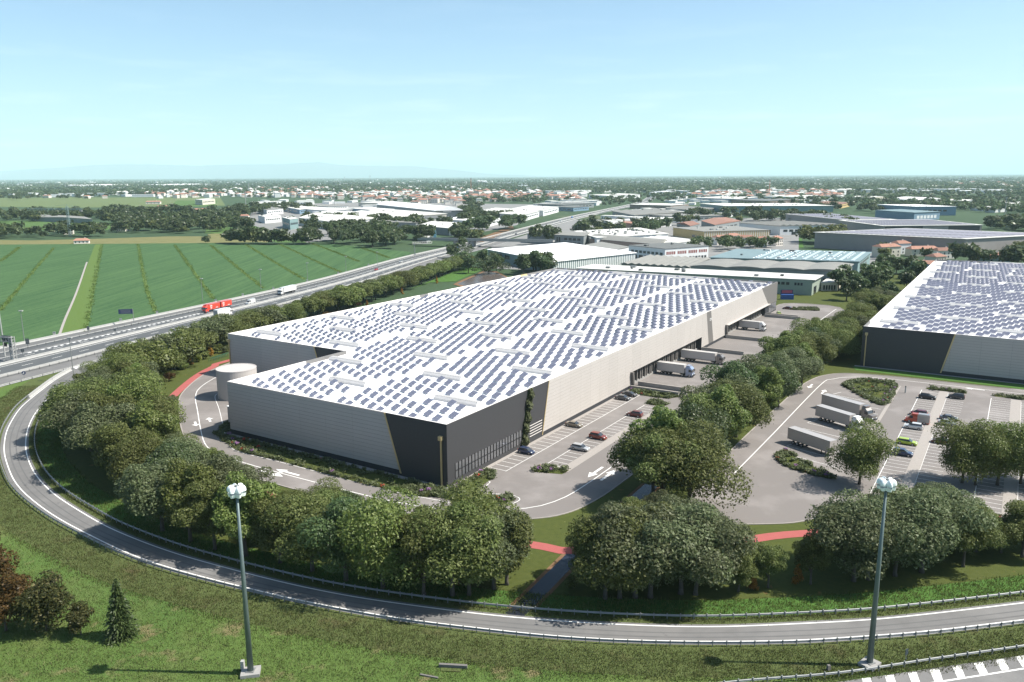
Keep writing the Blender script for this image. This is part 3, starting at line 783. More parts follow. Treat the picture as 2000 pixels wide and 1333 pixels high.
def roof_kit(root, poly, zr, skip, sky, seed, lim=300, vis=None):
    r = random.Random(seed); out = []
    for i in range(-140, 141):
        for j in range(-140, 141):
            s = 3.8 + 1.88 * i + 3.75 * j; t = 5.3 + 3.9 * i - 1.72 * j
            if not inside((s, t), poly) or skip(s, t): continue
            if any(abs(s - a) < 2.9 and abs(t - b) < 7.6 for a, b in sky): continue
            if r.random() < .012: continue
            out.append((s, t))
    rot = -math.radians(24.6)
    out.sort(key=lambda p: np.linalg.norm(ST(*p) - np.array([0, 0, CAMZ])) + (1e5 if vis and not vis(p) else 0))
    for s, t in out[:lim]:
        c = link('solar_panel', SOLM, root, (s, t, zr)); c.rotation_euler = (0, 0, rot)
    rest = out[lim:]
    bv = np.array(SOL.v); ca, sa = math.cos(rot), math.sin(rot)
    bv = np.stack([bv[:, 0] * ca - bv[:, 1] * sa, bv[:, 0] * sa + bv[:, 1] * ca, bv[:, 2]], 1)
    bf = np.array(SOL.f); vs = np.concatenate([bv + np.array([s, t, zr]) for s, t in rest]); fs = np.concatenate([bf + len(bv) * k for k in range(len(rest))])
    c = link('solar_panels', npmesh('solar_panels', vs, fs, [M['solar'], M['solar_frame']], np.tile(SOL.m, len(rest))), root); c['kind'] = 'stuff'
    for a, b in sky:
        c = link('skylight', SKYM, root, (a, b, zr)); link('louvre', LOUVM, c)

W1 = empty('warehouse', (A0[0], A0[1], 0), YAW, 'huge L-shaped pale warehouse with dark corners and a white roof of solar panels', 'warehouse')
OUT1 = [(0, 0), (271.6, 0), (271.6, 124.3), (43.1, 124.3), (43.1, 70.7), (0, 70.7)]
ZR = BH - 1.0
mb = MB()
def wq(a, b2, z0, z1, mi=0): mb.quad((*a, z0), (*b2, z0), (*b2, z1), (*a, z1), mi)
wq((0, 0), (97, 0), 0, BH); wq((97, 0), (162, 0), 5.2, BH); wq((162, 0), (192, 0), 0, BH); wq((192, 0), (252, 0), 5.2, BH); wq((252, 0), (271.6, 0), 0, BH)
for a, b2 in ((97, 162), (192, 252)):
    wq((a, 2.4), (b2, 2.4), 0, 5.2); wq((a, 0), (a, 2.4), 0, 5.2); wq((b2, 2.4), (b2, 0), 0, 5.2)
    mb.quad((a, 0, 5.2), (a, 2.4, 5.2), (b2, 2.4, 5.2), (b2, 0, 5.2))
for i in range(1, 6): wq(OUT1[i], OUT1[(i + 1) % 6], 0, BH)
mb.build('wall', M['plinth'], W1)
o = MB(); o.poly([(*p, ZR) for p in OUT1]); o.build('roof', M['roof_white'], W1)
def parapet(root, a, b2, mt, zr=ZR, h=BH, th=.4, inward=(0, 1), name='parapet'):
    a, b2, q = np.array(a, float), np.array(b2, float), np.array(inward, float) * th
    mb = MB(); mb.obox((*a, zr - .02), (*(b2 - a), 0), (*q, 0), (0, 0, h + .05 - zr + .02)); return mb.build(name, M[mt], root)
parapet(W1, (0, 0), (243.5, 0), 'parapet'); parapet(W1, (243.5, 0), (271.6, 0), 'parapet_dark')
parapet(W1, (271.6, .4), (271.6, 30), 'parapet_dark', inward=(-1, 0)); parapet(W1, (271.6, 30), (271.6, 92), 'parapet', inward=(-1, 0)); parapet(W1, (271.6, 92), (271.6, 124.3), 'parapet_dark', inward=(-1, 0))
parapet(W1, (271.2, 124.3), (238, 124.3), 'parapet_dark', inward=(0, -1)); parapet(W1, (238, 124.3), (231, 124.3), 'gold', inward=(0, -1)); parapet(W1, (231, 124.3), (152, 124.3), 'parapet', inward=(0, -1)); parapet(W1, (152, 124.3), (146, 124.3), 'parapet_dark', inward=(0, -1)); parapet(W1, (146, 124.3), (43.1, 124.3), 'parapet', inward=(0, -1))
parapet(W1, (43.1, 123.9), (43.1, 70.7), 'parapet', inward=(1, 0)); parapet(W1, (43.5, 70.7), (27, 70.7), 'parapet_dark', inward=(0, -1)); parapet(W1, (27, 70.7), (0, 70.7), 'parapet', inward=(0, -1)); parapet(W1, (0, 70.3), (0, .4), 'parapet', inward=(1, 0))
# long facade (t = 0)
o_, d_, n_ = (0, 0), (1, 0), (0, -1)
xs = lambda z: 40.5 + 3.4 * z / BH
slab_on(W1, 'dark_cladding', o_, d_, n_, [(-.12, .0), (2.6, 0), (2.6, BH), (-.12, BH)], 'panel_dark')
slab_on(W1, 'dark_cladding', o_, d_, n_, [(2.6, 4.6), (30.6, 4.6), (30.6, BH), (2.6, BH)], 'panel_dark')
slab_on(W1, 'dark_cladding', o_, d_, n_, [(2.6, 0), (30.6, 0), (30.6, 1.0), (2.6, 1.0)], 'panel_dark')
slab_on(W1, 'dark_cladding', o_, d_, n_, [(30.6, 0), (xs(0), 0), (xs(BH), BH), (30.6, BH)], 'panel_dark')
for k in range(22):
    x0 = 2.7 + 27.8 * k / 22
    slab_on(W1, 'window_pane', o_, d_, n_, [(x0 + .1, 1.05), (x0 + 1.16, 1.05), (x0 + 1.16, 4.55), (x0 + .1, 4.55)], 'glass_office', .03)
    slab_on(W1, 'mullion', o_, d_, n_, [(x0 - .02, 1.0), (x0 + .12, 1.0), (x0 + .12, 4.6), (x0 - .02, 4.6)], 'black', .15)
slab_on(W1, 'transom', o_, d_, n_, [(2.6, 2.75), (30.6, 2.75), (30.6, 2.87), (2.6, 2.87)], 'black', .12)
for k in range(5): slab_on(W1, 'louvre_bar', o_, d_, n_, [(34.2, 1.6 + .7 * k), (40.3, 1.6 + .7 * k), (40.4, 1.72 + .7 * k), (34.2, 1.72 + .7 * k)], 'parapet', .2)
bar_on(W1, 'trim', o_, d_, n_, xs(0) + .05, .4, xs(BH) + .05, BH, .3, 'gold')
cols = [(xs(1.1) + .25, 50, xs(BH) + .25, 50, 1.1)] + [(a, a + 6, a, a + 6, 1.1) for a in (50, 56, 62, 68, 74, 80, 86)] + [(92, 97, 92, 97, 1.1)]
cols += [(97 + 6.5 * k, 103.5 + 6.5 * k, 97 + 6.5 * k, 103.5 + 6.5 * k, 5.2) for k in range(10)]
cols += [(162, 170.4, 162, 166.4, 1.1), (176, 184, 171.6, 184, 1.1), (184, 192, 184, 192, 1.1)]
cols += [(192 + 5.75 * k, 197.75 + 5.75 * k, 192 + 5.75 * k, 197.75 + 5.75 * k, 5.2) for k in range(8)]
cols += [(238, 256, 238, 243.7, 5.2)]
for a, b2, c, d2, z0 in cols: panel_col(W1, o_, d_, n_, a, b2, c, d2, z0, BH)
slab_on(W1, 'grey_stripe', o_, d_, n_, [(170.4, 1.1), (176, 1.1), (171.6, BH), (166.4, BH)], 'panel_mid', .085)
mb = MB()                                                      # small pale emblem on the grey stripe
for dx, dz, w, hh in ((0, .75, .9, .22), (0, 0, .9, .22), (-.34, .37, .22, .6), (.9, .37, .22, .95), (1.3, .37, .6, .18), (1.75, .37, .22, .95)):
    mb.box((171 + dx, -.115, 10.3 + dz), (w, .05, hh))
mb.build('emblem', M['paint_white'], W1)
slab_on(W1, 'grey_cladding', o_, d_, n_, [(256.2, 4.6), (271.7, 4.6), (271.7, BH), (244, BH), (256.2, 5.1)], 'panel_mid', .09)
for a, b2 in ((258, 262.3), (262.6, 267), (267.2, 271)): slab_on(W1, 'shop_window', o_, d_, n_, [(a, .6), (b2, .6), (b2, 4.5), (a, 4.5)], 'glass_office', .06)
mb = MB(); mb.box((224.5, -.5, 5.1), (65, 1.2, .22)); mb.build('dock_canopy', M['panel_light'], W1)
mb = MB(); mb.obox((96.6, .02, 0), (.8, 0, 0), (0, -1.1, 0), (-1.0, 0, 5.4)); mb.build('slanted_cheek', M['panel_mid'], W1)
mb = MB(); mb.obox((191.4, .02, 0), (.8, 0, 0), (0, -1.1, 0), (-1.0, 0, 5.4)); mb.build('slanted_cheek', M['panel_mid'], W1)
mb = MB(); w, hh, dp = 3.1, 3.5, 1.1
mb.box((-w / 2 + .3, 0, hh / 2), (.6, dp, hh)); mb.box((w / 2 - .3, 0, hh / 2), (.6, dp, hh)); mb.box((0, 0, hh + .3), (w, dp, .6))
SHEL = mb.mesh('dock_shelter', M['dock_grey'])
mb = MB(); mb.box((0, .25, hh / 2 - .0), (w - 1.25, .3, hh - .05), 0, 0); DOOR = mb.mesh('dock_door', M['black'])
for a in [105.5 + 4.0 * k for k in range(14)] + [195.5 + 4.0 * k for k in range(14)]:
    c = link('dock_shelter', SHEL, W1, (a, 1.75, .75)); link('dock_door', DOOR, c)
mb = MB(); mb.obox((97.2, 2.3, 0), (64.6, 0, 0), (0, -.9, 0), (0, 0, .75)); mb.build('dock_sill', M['concrete'], W1)
mb = MB(); mb.obox((192.2, 2.3, 0), (59.6, 0, 0), (0, -.9, 0), (0, 0, .75)); mb.build('dock_sill', M['concrete'], W1)
# short front facade (s = 0) and the notch
o_, d_, n_ = (0, 0), (0, 1), (-1, 0)
xf = lambda z: 12.6 + 4.4 * z / BH
slab_on(W1, 'dark_cladding', o_, d_, n_, [(-.12, 0), (xf(0), 0), (xf(BH), BH), (-.12, BH)], 'panel_dark')
bar_on(W1, 'trim', o_, d_, n_, xf(.6) + .2, .6, xf(BH) + .2, BH, .42, 'gold')
js = [xf(1.3) + .45, 27.1, 35.8, 44.5, 53.2, 62.0, 70.75]
for k in range(6): panel_col(W1, o_, d_, n_, js[k], js[k + 1], xf(BH) + .45 if k == 0 else js[k], js[k + 1], 1.3, BH)
downpipe(W1, 0, 1.3, -1, 0, 10.6)
o_ = (43.1, 0)
xn = lambda z: 79 + 4.4 * z / BH
slab_on(W1, 'dark_cladding', o_, d_, n_, [(70.7, 0), (xn(0), 0), (xn(BH), BH), (70.7, BH)], 'panel_dark')
bar_on(W1, 'trim', o_, d_, n_, xn(.6) + .2, .6, xn(BH) + .2, BH, .42, 'gold')
js = [xn(1.3) + .45, 91, 99.5, 108, 116, 124.35]
for k in range(5): panel_col(W1, o_, d_, n_, js[k], js[k + 1], xn(BH) + .45 if k == 0 else js[k], js[k + 1], 1.3, BH)
downpipe(W1, 43.1, 123.7, -1, 0, 11.5)
o_, d_, n_ = (0, 124.3), (1, 0), (0, 1)
for k in range(28): panel_col(W1, o_, d_, n_, 43.1 + 8.16 * k, 51.26 + 8.16 * k, 43.1 + 8.16 * k, 51.26 + 8.16 * k, 1.3, BH)
o_ = (0, 70.7)
for k in range(5): panel_col(W1, o_, d_, n_, 8.6 * k, 8.6 * k + 8.6, 8.6 * k, 8.6 * k + 8.6, 1.3, BH)
sky1 = [(18 + 17.6 * j, 10.2 + 17.45 * k) for k in range(7) for j in range(15) if (j + k) % 2 == 0 and (k < 4 or 18 + 17.6 * j > 50)]
sky1 = [q for q in sky1 if q[0] < 267]
POLY1 = [(1.6, 2.2), (268.5, 2.2), (268.5, 121), (46, 121), (46, 67.5), (1.6, 67.5)]
roof_kit(W1, POLY1, ZR, lambda s, t: abs(t - 74.8) < 3.0 or abs(t - 37) < 2.0 or abs(t - 111.5) < 1.6, sky1, 5)

W2 = empty('warehouse', (A0[0], A0[1], 0), YAW, 'second big warehouse beyond the tree row, dark left end, roof densely covered in solar panels', 'warehouse')
T0, T1, S0, S1 = -56.2, -205, 166.6, 429
OUT2 = [(S0, T0), (S0, T1), (S1, T1), (S1, T0)]
mb = MB()
for i in range(4): wq(OUT2[i], OUT2[(i + 1) % 4], 0, BH)
mb.build('wall', M['plinth'], W2)
o = MB(); o.poly([(*p, ZR) for p in OUT2]); o.build('roof', M['roof_white'], W2)
parapet(W2, (S0, T0), (S0, T1), 'parapet', inward=(1, 0)); parapet(W2, (S0 + .4, T0), (S0 + 12, T0), 'parapet_dark', inward=(0, -1)); parapet(W2, (S0 + 12, T0), (S1 - 14, T0), 'parapet', inward=(0, -1)); parapet(W2, (S1 - 14, T0), (S1, T0), 'parapet_dark', inward=(0, -1))
parapet(W2, (S1, T0 - .4), (S1, -85), 'parapet_dark', inward=(-1, 0)); parapet(W2, (S1, -85), (S1, T1), 'parapet', inward=(-1, 0))
o_, d_, n_ = (S0, 0), (0, 1), (-1, 0)
gt, gb = toST(G(1865.5, 651, BH))[1], toST(G(1836, 725, .8))[1]
xw = lambda z: gb + (gt - gb) * z / BH
slab_on(W2, 'dark_cladding', o_, d_, n_, [(xw(0), 0), (T0 + .1, 0), (T0 + .1, BH), (xw(BH), BH)], 'panel_dark')
bar_on(W2, 'trim', o_, d_, n_, xw(.6) - .2, .6, xw(BH) - .2, BH, .45, 'gold')
js = [xw(1.3) - .45] + [-83.5 - 8.6 * k for k in range(14)]
for k in range(14): panel_col(W2, o_, d_, n_, js[k + 1], js[k], js[k + 1], xw(BH) - .45 if k == 0 else js[k], 1.3, BH)
downpipe(W2, S0, T0 - 1.2, -1, 0, 11.2)
o_, d_, n_ = (0, T0), (1, 0), (0, 1)
for k in range(30): panel_col(W2, o_, d_, n_, S0 + 8.746 * k, S0 + 8.746 * (k + 1), S0 + 8.746 * k, S0 + 8.746 * (k + 1), 1.3, BH)
sky2 = [(184.3 + 17.6 * j + (1.5 if k % 2 else 0), -65.3 - 18 * k) for k in range(8) for j in range(14) if (j + k) % 2 == 0]
sky2 = [q for q in sky2 if q[0] < 424]
roof_kit(W2, [(S0 + 2.5, T0 - 6), (S0 + 2.5, T1 + 3), (S1 - 4, T1 + 3), (S1 - 4, T0 - 6)], ZR, lambda s, t: False, sky2, 9, vis=lambda p: P(ST(*p, BH))[0] < 2010)

# tank and shed in the notch
tc_ = G(465.5, 774); tc_[2] = 0
mb = MB(); nseg = 48; R_ = 5.9; TH = 9.0
cir = [(R_ * math.cos(2 * math.pi * k / nseg), R_ * math.sin(2 * math.pi * k / nseg)) for k in range(nseg)]
tk = empty('storage_tank', tc_, 0, 'round pale concrete tank standing in the notch of the L-shaped warehouse', 'tank')
mb.prism(cir, 0, TH, 0, cap=False); mb.build('shell', M['tank'], tk)
mb = MB(); mb.prism([(x * .985, y * .985) for x, y in cir], TH - .3, TH - .06); mb.build('lid', M['tank'], tk)
mb = MB(); mb.prism([(x * 1.006, y * 1.006) for x, y in cir], TH - .32, TH, cap=False); mb.add([(x * 1.006, y * 1.006, TH) for x, y in cir] + [(x * .95, y * .95, TH) for x, y in cir], [(k, (k + 1) % nseg, nseg + (k + 1) % nseg, nseg + k) for k in range(nseg)]); mb.build('rim_band', M['tank'], tk)
sh = empty('pump_house', ST(8.0, 73.2), YAW, 'small white box shed against the warehouse corner beside the round tank', 'shed')
mb = MB(); mb.box((0, 2.6, 2.5), (6.0, 4.4, 5.0)); mb.build('wall', M['tank'], sh)
mb = MB(); mb.box((0, 2.6, 5.08), (6.3, 4.7, .16)); mb.build('roof', M['roof_white'], sh)
mb = MB(); mb.box((-3.03, 3.4, 1.1), (.08, 1.1, 2.2)); mb.build('door', M['dock_grey'], sh)

# low walls beside the loading yard
for s_, t1_, lab in ((95.2, -15.9, 'low concrete wall behind the flower bed at the near end of the loading yard'), (101.3, -15.8, 'low concrete wall beside the first loading door of the nearer dock'), (162.2, -16, 'low concrete wall ending the nearer dock, behind the longest lorry'), (190.8, -16, 'low concrete wall at the near end of the farther dock'), (249.6, -16.6, 'low concrete wall at the far end of the farther dock'), (253.2, -14.5, 'last low concrete wall, beside the green car at the warehouse end')):
    w_ = empty('yard_wall', ST(s_, -.3), YAW, lab, 'wall')
    mb = MB(); mb.obox((-.22, t1_, -.02), (.44, 0, 0), (0, -t1_ - .1, 0), (0, 0, 1.25)); mb.build('wall_body', M['concrete'], w_)
    mb = MB(); mb.obox((-.27, t1_ - .04, 1.24), (.54, 0, 0), (0, -t1_ - .1, 0), (0, 0, .08)); mb.build('coping', M['pavement_pale'], w_)

# ------------------------------------------------------------------ other buildings
def bld(name, label, cat, C, L, R, h, wall, roof, rtype='flat', wins=(), ridge=0.8, n=1, group=None, lip=.35, strips=None, vents=0, seed=0, rname='roof'):
    """a building from three corners of its roof edge at height h: C the near corner, L and R its neighbours"""
    c, l, r = (G(*q, h) for q in (C, L, R))
    root = empty(name, (c[0], c[1], 0), 0, label, cat, group)
    a, b2 = (r - c)[:2], (l - c)[:2]
    if a[0] * b2[1] - a[1] * b2[0] < 0: pass
    pt = lambda p, q, z: (a[0] * p + b2[0] * q, a[1] * p + b2[1] * q, z)
    mb = MB(); mb.prism([pt(0, 0, 0)[:2], pt(1, 0, 0)[:2], pt(1, 1, 0)[:2], pt(0, 1, 0)[:2]], -.1, h - .02, 0); mb.build('wall', M[wall], root)
    mb = MB(); e = .01
    steps = {'flat': 1, 'gable': 2, 'arch': 10, 'waves': 6 * n, 'sheds': 2 * n}[rtype.split('_')[0]]
    ax = 'q' if rtype.endswith('_q') else 'p'; base = rtype.split('_')[0]
    def f(k):
        x = k / steps
        if base == 'flat': return 0
        if base == 'gable': return ridge * (1 - abs(2 * x - 1))
        if base == 'arch': return ridge * math.sin(math.pi * x)
        if base == 'waves': return ridge * abs(math.sin(math.pi * n * x)) ** .8
        if base == 'sheds': return ridge * (k % 2)
    pp = lambda x, y, z: pt(-e + (1 + 2 * e) * x, -e + (1 + 2 * e) * y, z) if ax == 'p' else pt(-e + (1 + 2 * e) * y, -e + (1 + 2 * e) * x, z)
    top = [(k / steps, h + lip + f(k)) for k in range(steps + 1)]
    v0 = [pp(x, 0, z) for x, z in top]; v1 = [pp(x, 1, z) for x, z in top]
    mb.add(v0 + v1, [(i, i + 1, steps + 2 + i, steps + 1 + i) for i in range(steps)])
    for y in (0, 1): mb.poly([pp(0, y, h - .01)] + [pp(x, y, z) for x, z in top] + [pp(1, y, h - .01)])
    for x in (0, 1): mb.quad(pp(x, 0, h - .01), pp(x, 1, h - .01), pp(x, 1, h + lip), pp(x, 0, h + lip))
    ro = mb.build(rname, M[roof], root)
    rr = random.Random(seed)
    for k in range(vents):
        x, y = rr.uniform(.08, .92), rr.uniform(.12, .88); q = pt(x, y, 0)
        mb = MB(); sz = rr.uniform(1.2, 2.6); mb.box((q[0], q[1], h + lip + (ridge if base != 'flat' else 0) + .5), (sz, sz * rr.uniform(.6, 1.6), 1.2), math.atan2(a[1], a[0])); mb.build('roof_vent', M[rr.choice(['roof_pale', 'galvanised', 'roof_dark'])], ro)
    for face, x0, x1, z0, z1, cnt, mt in wins:
        dv = a if face == 'R' else b2; ln = np.linalg.norm(dv); du = dv / ln
        nn = np.array([du[1], -du[0]]); other = b2 if face == 'R' else a
        if nn @ other > 0: nn = -nn
        for k in range(cnt):
            w = (x1 - x0) / cnt; p0 = du * ln * (x0 + w * k + w * .08 * (cnt > 1)); p1 = du * ln * (x0 + w * (k + 1) - w * .22 * (cnt > 1))
            mb = MB(); mb.obox((*p0, z0 * h), (*(p1 - p0), 0), (*(nn * .08), 0), (0, 0, (z1 - z0) * h)); mb.build('window', M[mt], root)
    if strips:
        for face, cnt, z0, z1, mt in strips:
            dv = a if face == 'R' else b2; ln = np.linalg.norm(dv); du = dv / ln; nn = np.array([du[1], -du[0]]); other = b2 if face == 'R' else a
            if nn @ other > 0: nn = -nn
            mb = MB(); w = ln / cnt; mb.obox((0, 0, 0), (*(du * w * .5), 0), (*(nn * .25), 0), (0, 0, (z1 - z0) * h)); me = mb.mesh('cladding_strip', M[mt])
            for k in range(cnt): link('cladding_strip', me, root, (*(du * w * (k + .25)), z0 * h))
    return root
wd, wr = 'window_dark', 'window_red'
B = bld
q = B('factory', 'long low cream-roofed factory with pale green end wall just behind the big warehouse', 'factory', (1587, 548), (1128, 525), (1604, 538.5), 8.5, 'green_wall', 'roof_pale', 'flat', [('L', .085, .14, .62, .8, 3, wd), ('L', .005 + .03, .07, .62, .8, 3, wd), ('R', .2, .5, .0, .5, 1, wd)], vents=9, seed=3)
q = B('factory', 'grey wavy-roofed factory with white gable end behind the cream-roofed one', 'factory', (1645, 531), (1350, 521), (1665, 517), 9, 'grey_wall', 'roof_grey', 'waves_q', [('R', .12, .9, .55, .78, 5, wd), ('R', .2, .45, 0, .45, 1, wd), ('R', .6, .85, 0, .45, 1, wd), ('L', .01, .12, .3, .5, 6, wd)], ridge=.9, n=4)
b3 = B('factory', 'teal-grey factory with light-blue roof strips and white end wall', 'factory', (1676, 512), (1388, 504), (1700, 493.5), 9, 'teal_wall', 'roof_teal', 'flat', [('R', .15, .9, .6, .78, 7, wd), ('R', .18, .28, .05, .5, 1, wd), ('R', .6, .7, .05, .5, 1, wd)], ridge=1.6, n=5, vents=10, seed=4)
B('loading_porch', 'small white canopy porch against the wavy-roofed factory', 'porch', (1636, 553), (1604, 553), (1645, 546), 4.5, 'cream_wall', 'roof_pale', 'flat', [('L', .1, .9, .1, .7, 5, wd)])
B('office_block', 'white two-storey office block with red window bands and a red box on its roof', 'office', (1299, 487), (1228, 480), (1384, 481), 10, 'white_wall', 'roof_dark', 'flat', [('R', .03, .24, .55, .78, 5, wr), ('R', .28, .49, .55, .78, 5, wr), ('R', .53, .74, .55, .78, 5, wr), ('R', .77, .97, .55, .78, 5, wr), ('R', .05, .5, .06, .3, 6, wd), ('R', .55, .97, .06, .3, 6, wd), ('L', .05, .95, .5, .7, 8, wd), ('L', .1, .9, .05, .35, 5, wd)], vents=3, seed=2)
B('factory', 'wide white-roofed factory with striped fence facade, nearest the pond', 'factory', (1080, 512), (953, 488), (1241, 494.5), 8, 'teal_wall', 'roof_white', 'flat', [('L', .62, .98, .45, .8, 3, wd), ('L', .1, .55, .3, .6, 4, wd)], strips=[('R', 44, .05, 1.0, 'white_wall')], ridge=.6)
B('factory', 'grey two-storey workshop with dark windows behind the big round tree', 'workshop', (1140, 462), (1030, 457), (1152, 455), 9, 'grey_wall', 'roof_grey', 'flat', [('L', .05, .35, .5, .75, 4, wd), ('L', .4, .48, .3, .8, 2, wd), ('L', .05, .35, .1, .3, 4, wd)])
B('factory', 'low white factory whose roof is crowded with vents and domes', 'factory', (1166, 465), (1121, 452), (1305, 457), 8, 'white_wall', 'roof_pale', 'flat', [('R', .05, .95, .35, .6, 12, wd)], vents=46, seed=8)
B('factory', 'brown barrel-vaulted hall with two arched ends', 'hall', (1287, 478.5), (1152, 467), (1303, 472), 6, 'brown_wall', 'roof_grey', 'arch', [('L', .05, .2, .1, .7, 2, wd)], ridge=3)
B('factory', 'white low workshop with sloping roof beside the arched hall', 'workshop', (1310, 477), (1240, 468), (1360, 470), 6, 'white_wall', 'roof_pale', 'sheds', [('R', .1, .9, .3, .6, 6, wd)], ridge=1, n=4)
B('factory', 'flat grey-roofed shed with a row of small windows behind the white factory roof', 'shed', (1197, 489.5), (1143, 479), (1229, 483), 6, 'white_wall', 'roof_grey', 'flat', [('L', .1, .9, .3, .65, 5, wd), ('R', .1, .9, .1, .35, 2, wd)])
B('factory', 'grey ribbed-roof sheds squeezed between the office block and the cream roof', 'shed', (1345, 523), (1214, 516), (1386, 506), 5.5, 'grey_wall', 'roof_grey', 'sheds_q', [], ridge=.9, n=9)
B('factory', 'yellow striped factory with grey roof', 'factory', (1375, 453), (1315, 445), (1503, 450), 9, 'yellow_wall', 'roof_grey', 'flat', [('L', .1, .4, .2, .5, 2, wd)], strips=[('R', 30, .05, .95, 'cream_wall')], vents=8, seed=5)
B('factory', 'factory with brown end wall and white side under a notched roof', 'factory', (1524, 442), (1444, 436), (1637, 440), 10, 'white_wall', 'roof_grey', 'sheds', [('R', .05, .95, .35, .6, 9, wd), ('R', .2, .27, .02, .35, 1, wd), ('L', .2, .8, .1, .5, 3, wd)], ridge=1.4, n=9)
B('house', 'grey house with low orange roof beside the dark trees', 'house', (1348, 442), (1322, 437), (1366, 438), 7, 'grey_wall', 'roof_red', 'gable_q', [('R', .1, .9, .4, .7, 5, wd)], ridge=2.2)
B('workshop', 'pale grey workshop with long red-brown roof', 'workshop', (1396, 440), (1370, 432), (1446, 432), 8, 'grey_wall', 'roof_red', 'gable', [('R', .1, .9, .4, .6, 5, wd)], ridge=1.6)
B('distribution_hall', 'very long teal distribution hall in the right distance', 'hall', (1420, 403), (1368, 398), (1628, 402.5), 14, 'teal_wall', 'roof_pale', 'flat', [('R', .02, .98, .1, .3, 24, 'paint_white')], vents=14, seed=6)
B('distribution_hall', 'blue-white hall with a row of dark windows far right', 'hall', (1787, 404), (1714, 400), (1868, 404), 14, 'blue_wall', 'roof_white', 'flat', [('R', .2, .8, .45, .65, 5, wd), ('L', .1, .9, .3, .5, 9, wd)], vents=5, seed=7)
B('distribution_hall', 'lower blue-grey hall in front of the blue-white one', 'hall', (1786, 416), (1710, 411), (1836, 414), 11, 'blue_wall', 'roof_teal', 'flat', [('R', .1, .9, .2, .6, 6, 'white_wall')])
B('distribution_hall', 'mauve solar-roofed warehouse in front of the red roofed houses on the right', 'warehouse', (1885, 467.5), (1592, 454.5), (2065, 458), 14, 'shed_wall', 'roof_pale', 'flat', [])
B('distribution_hall', 'mauve solar-roofed warehouse with dark end sections, behind the first mauve one', 'warehouse', (1725, 442), (1640, 431), (1918, 440), 13, 'shed_wall', 'roof_pale', 'flat', [('R', .02, .4, .05, .95, 1, 'panel_dark'), ('R', .66, .98, .05, .95, 1, 'panel_dark')])
B('distribution_hall', 'farthest low mauve solar-roofed warehouse on the right', 'warehouse', (1646, 430), (1535, 418.5), (1750, 429.5), 13, 'shed_wall', 'roof_pale', 'flat', [])
def on_roof(root, C, L, R, h, rows, cols, fp, fq, mt, name, z, skew=0.0, seed=0, p0=.03, p1=.97, q0=.04, q1=.96, drop=0.0):
    c, l, r = (G(*q, h) for q in (C, L, R)); a, b2 = (r - c)[:2], (l - c)[:2]; rr = random.Random(seed)
    for i in range(rows):
        for j in range(cols):
            if rr.random() < drop: continue
            x = p0 + (p1 - p0) * i / rows; y = q0 + (q1 - q0) * j / cols; dx = (p1 - p0) / rows * fp; dy = (q1 - q0) / cols * fq
            mb = MB(); o = a * x + b2 * y; e1_ = a * dx + b2 * dy * skew; e2_ = b2 * dy
            mb.obox((o[0], o[1], z), (*e1_, 0), (*e2_, 0), (0, 0, .25)); mb.build(name, M[mt], root)
mw = [o for o in COL.objects if o.name.startswith('distribution_hall')]
on_roof(mw[3], (1885, 467.5), (1592, 454.5), (2065, 458), 14, 3, 26, .86, .72, 'roof_lilac', 'solar_array', 14.5)
on_roof(mw[4], (1725, 442), (1640, 431), (1918, 440), 13, 34, 4, .55, .8, 'roof_lilac', 'solar_array', 13.5)
on_roof(mw[5], (1646, 430), (1535, 418.5), (1750, 429.5), 13, 5, 18, .8, .8, 'roof_lilac', 'solar_array', 13.5)
on_roof(b3, (1676, 512), (1388, 504), (1700, 493.5), 9, 1, 9, 1, .3, 'roof_blue', 'roof_light', 9.4, q0=.03, q1=.75)
on_roof(b3, (1676, 512), (1388, 504), (1700, 493.5), 9, 9, 9, .5, .08, 'roof_white', 'roof_light', 9.4, q0=.09, q1=.78, drop=.25, seed=4)
B('hangar', 'long white arched-roof hangar in the industrial estate', 'hangar', (849, 412), (736, 400), (903, 411), 12, 'grey_wall', 'roof_white', 'arch', [('R', .3, .6, .75, .9, 1, 'paint_white')], ridge=6, vents=3, seed=3)
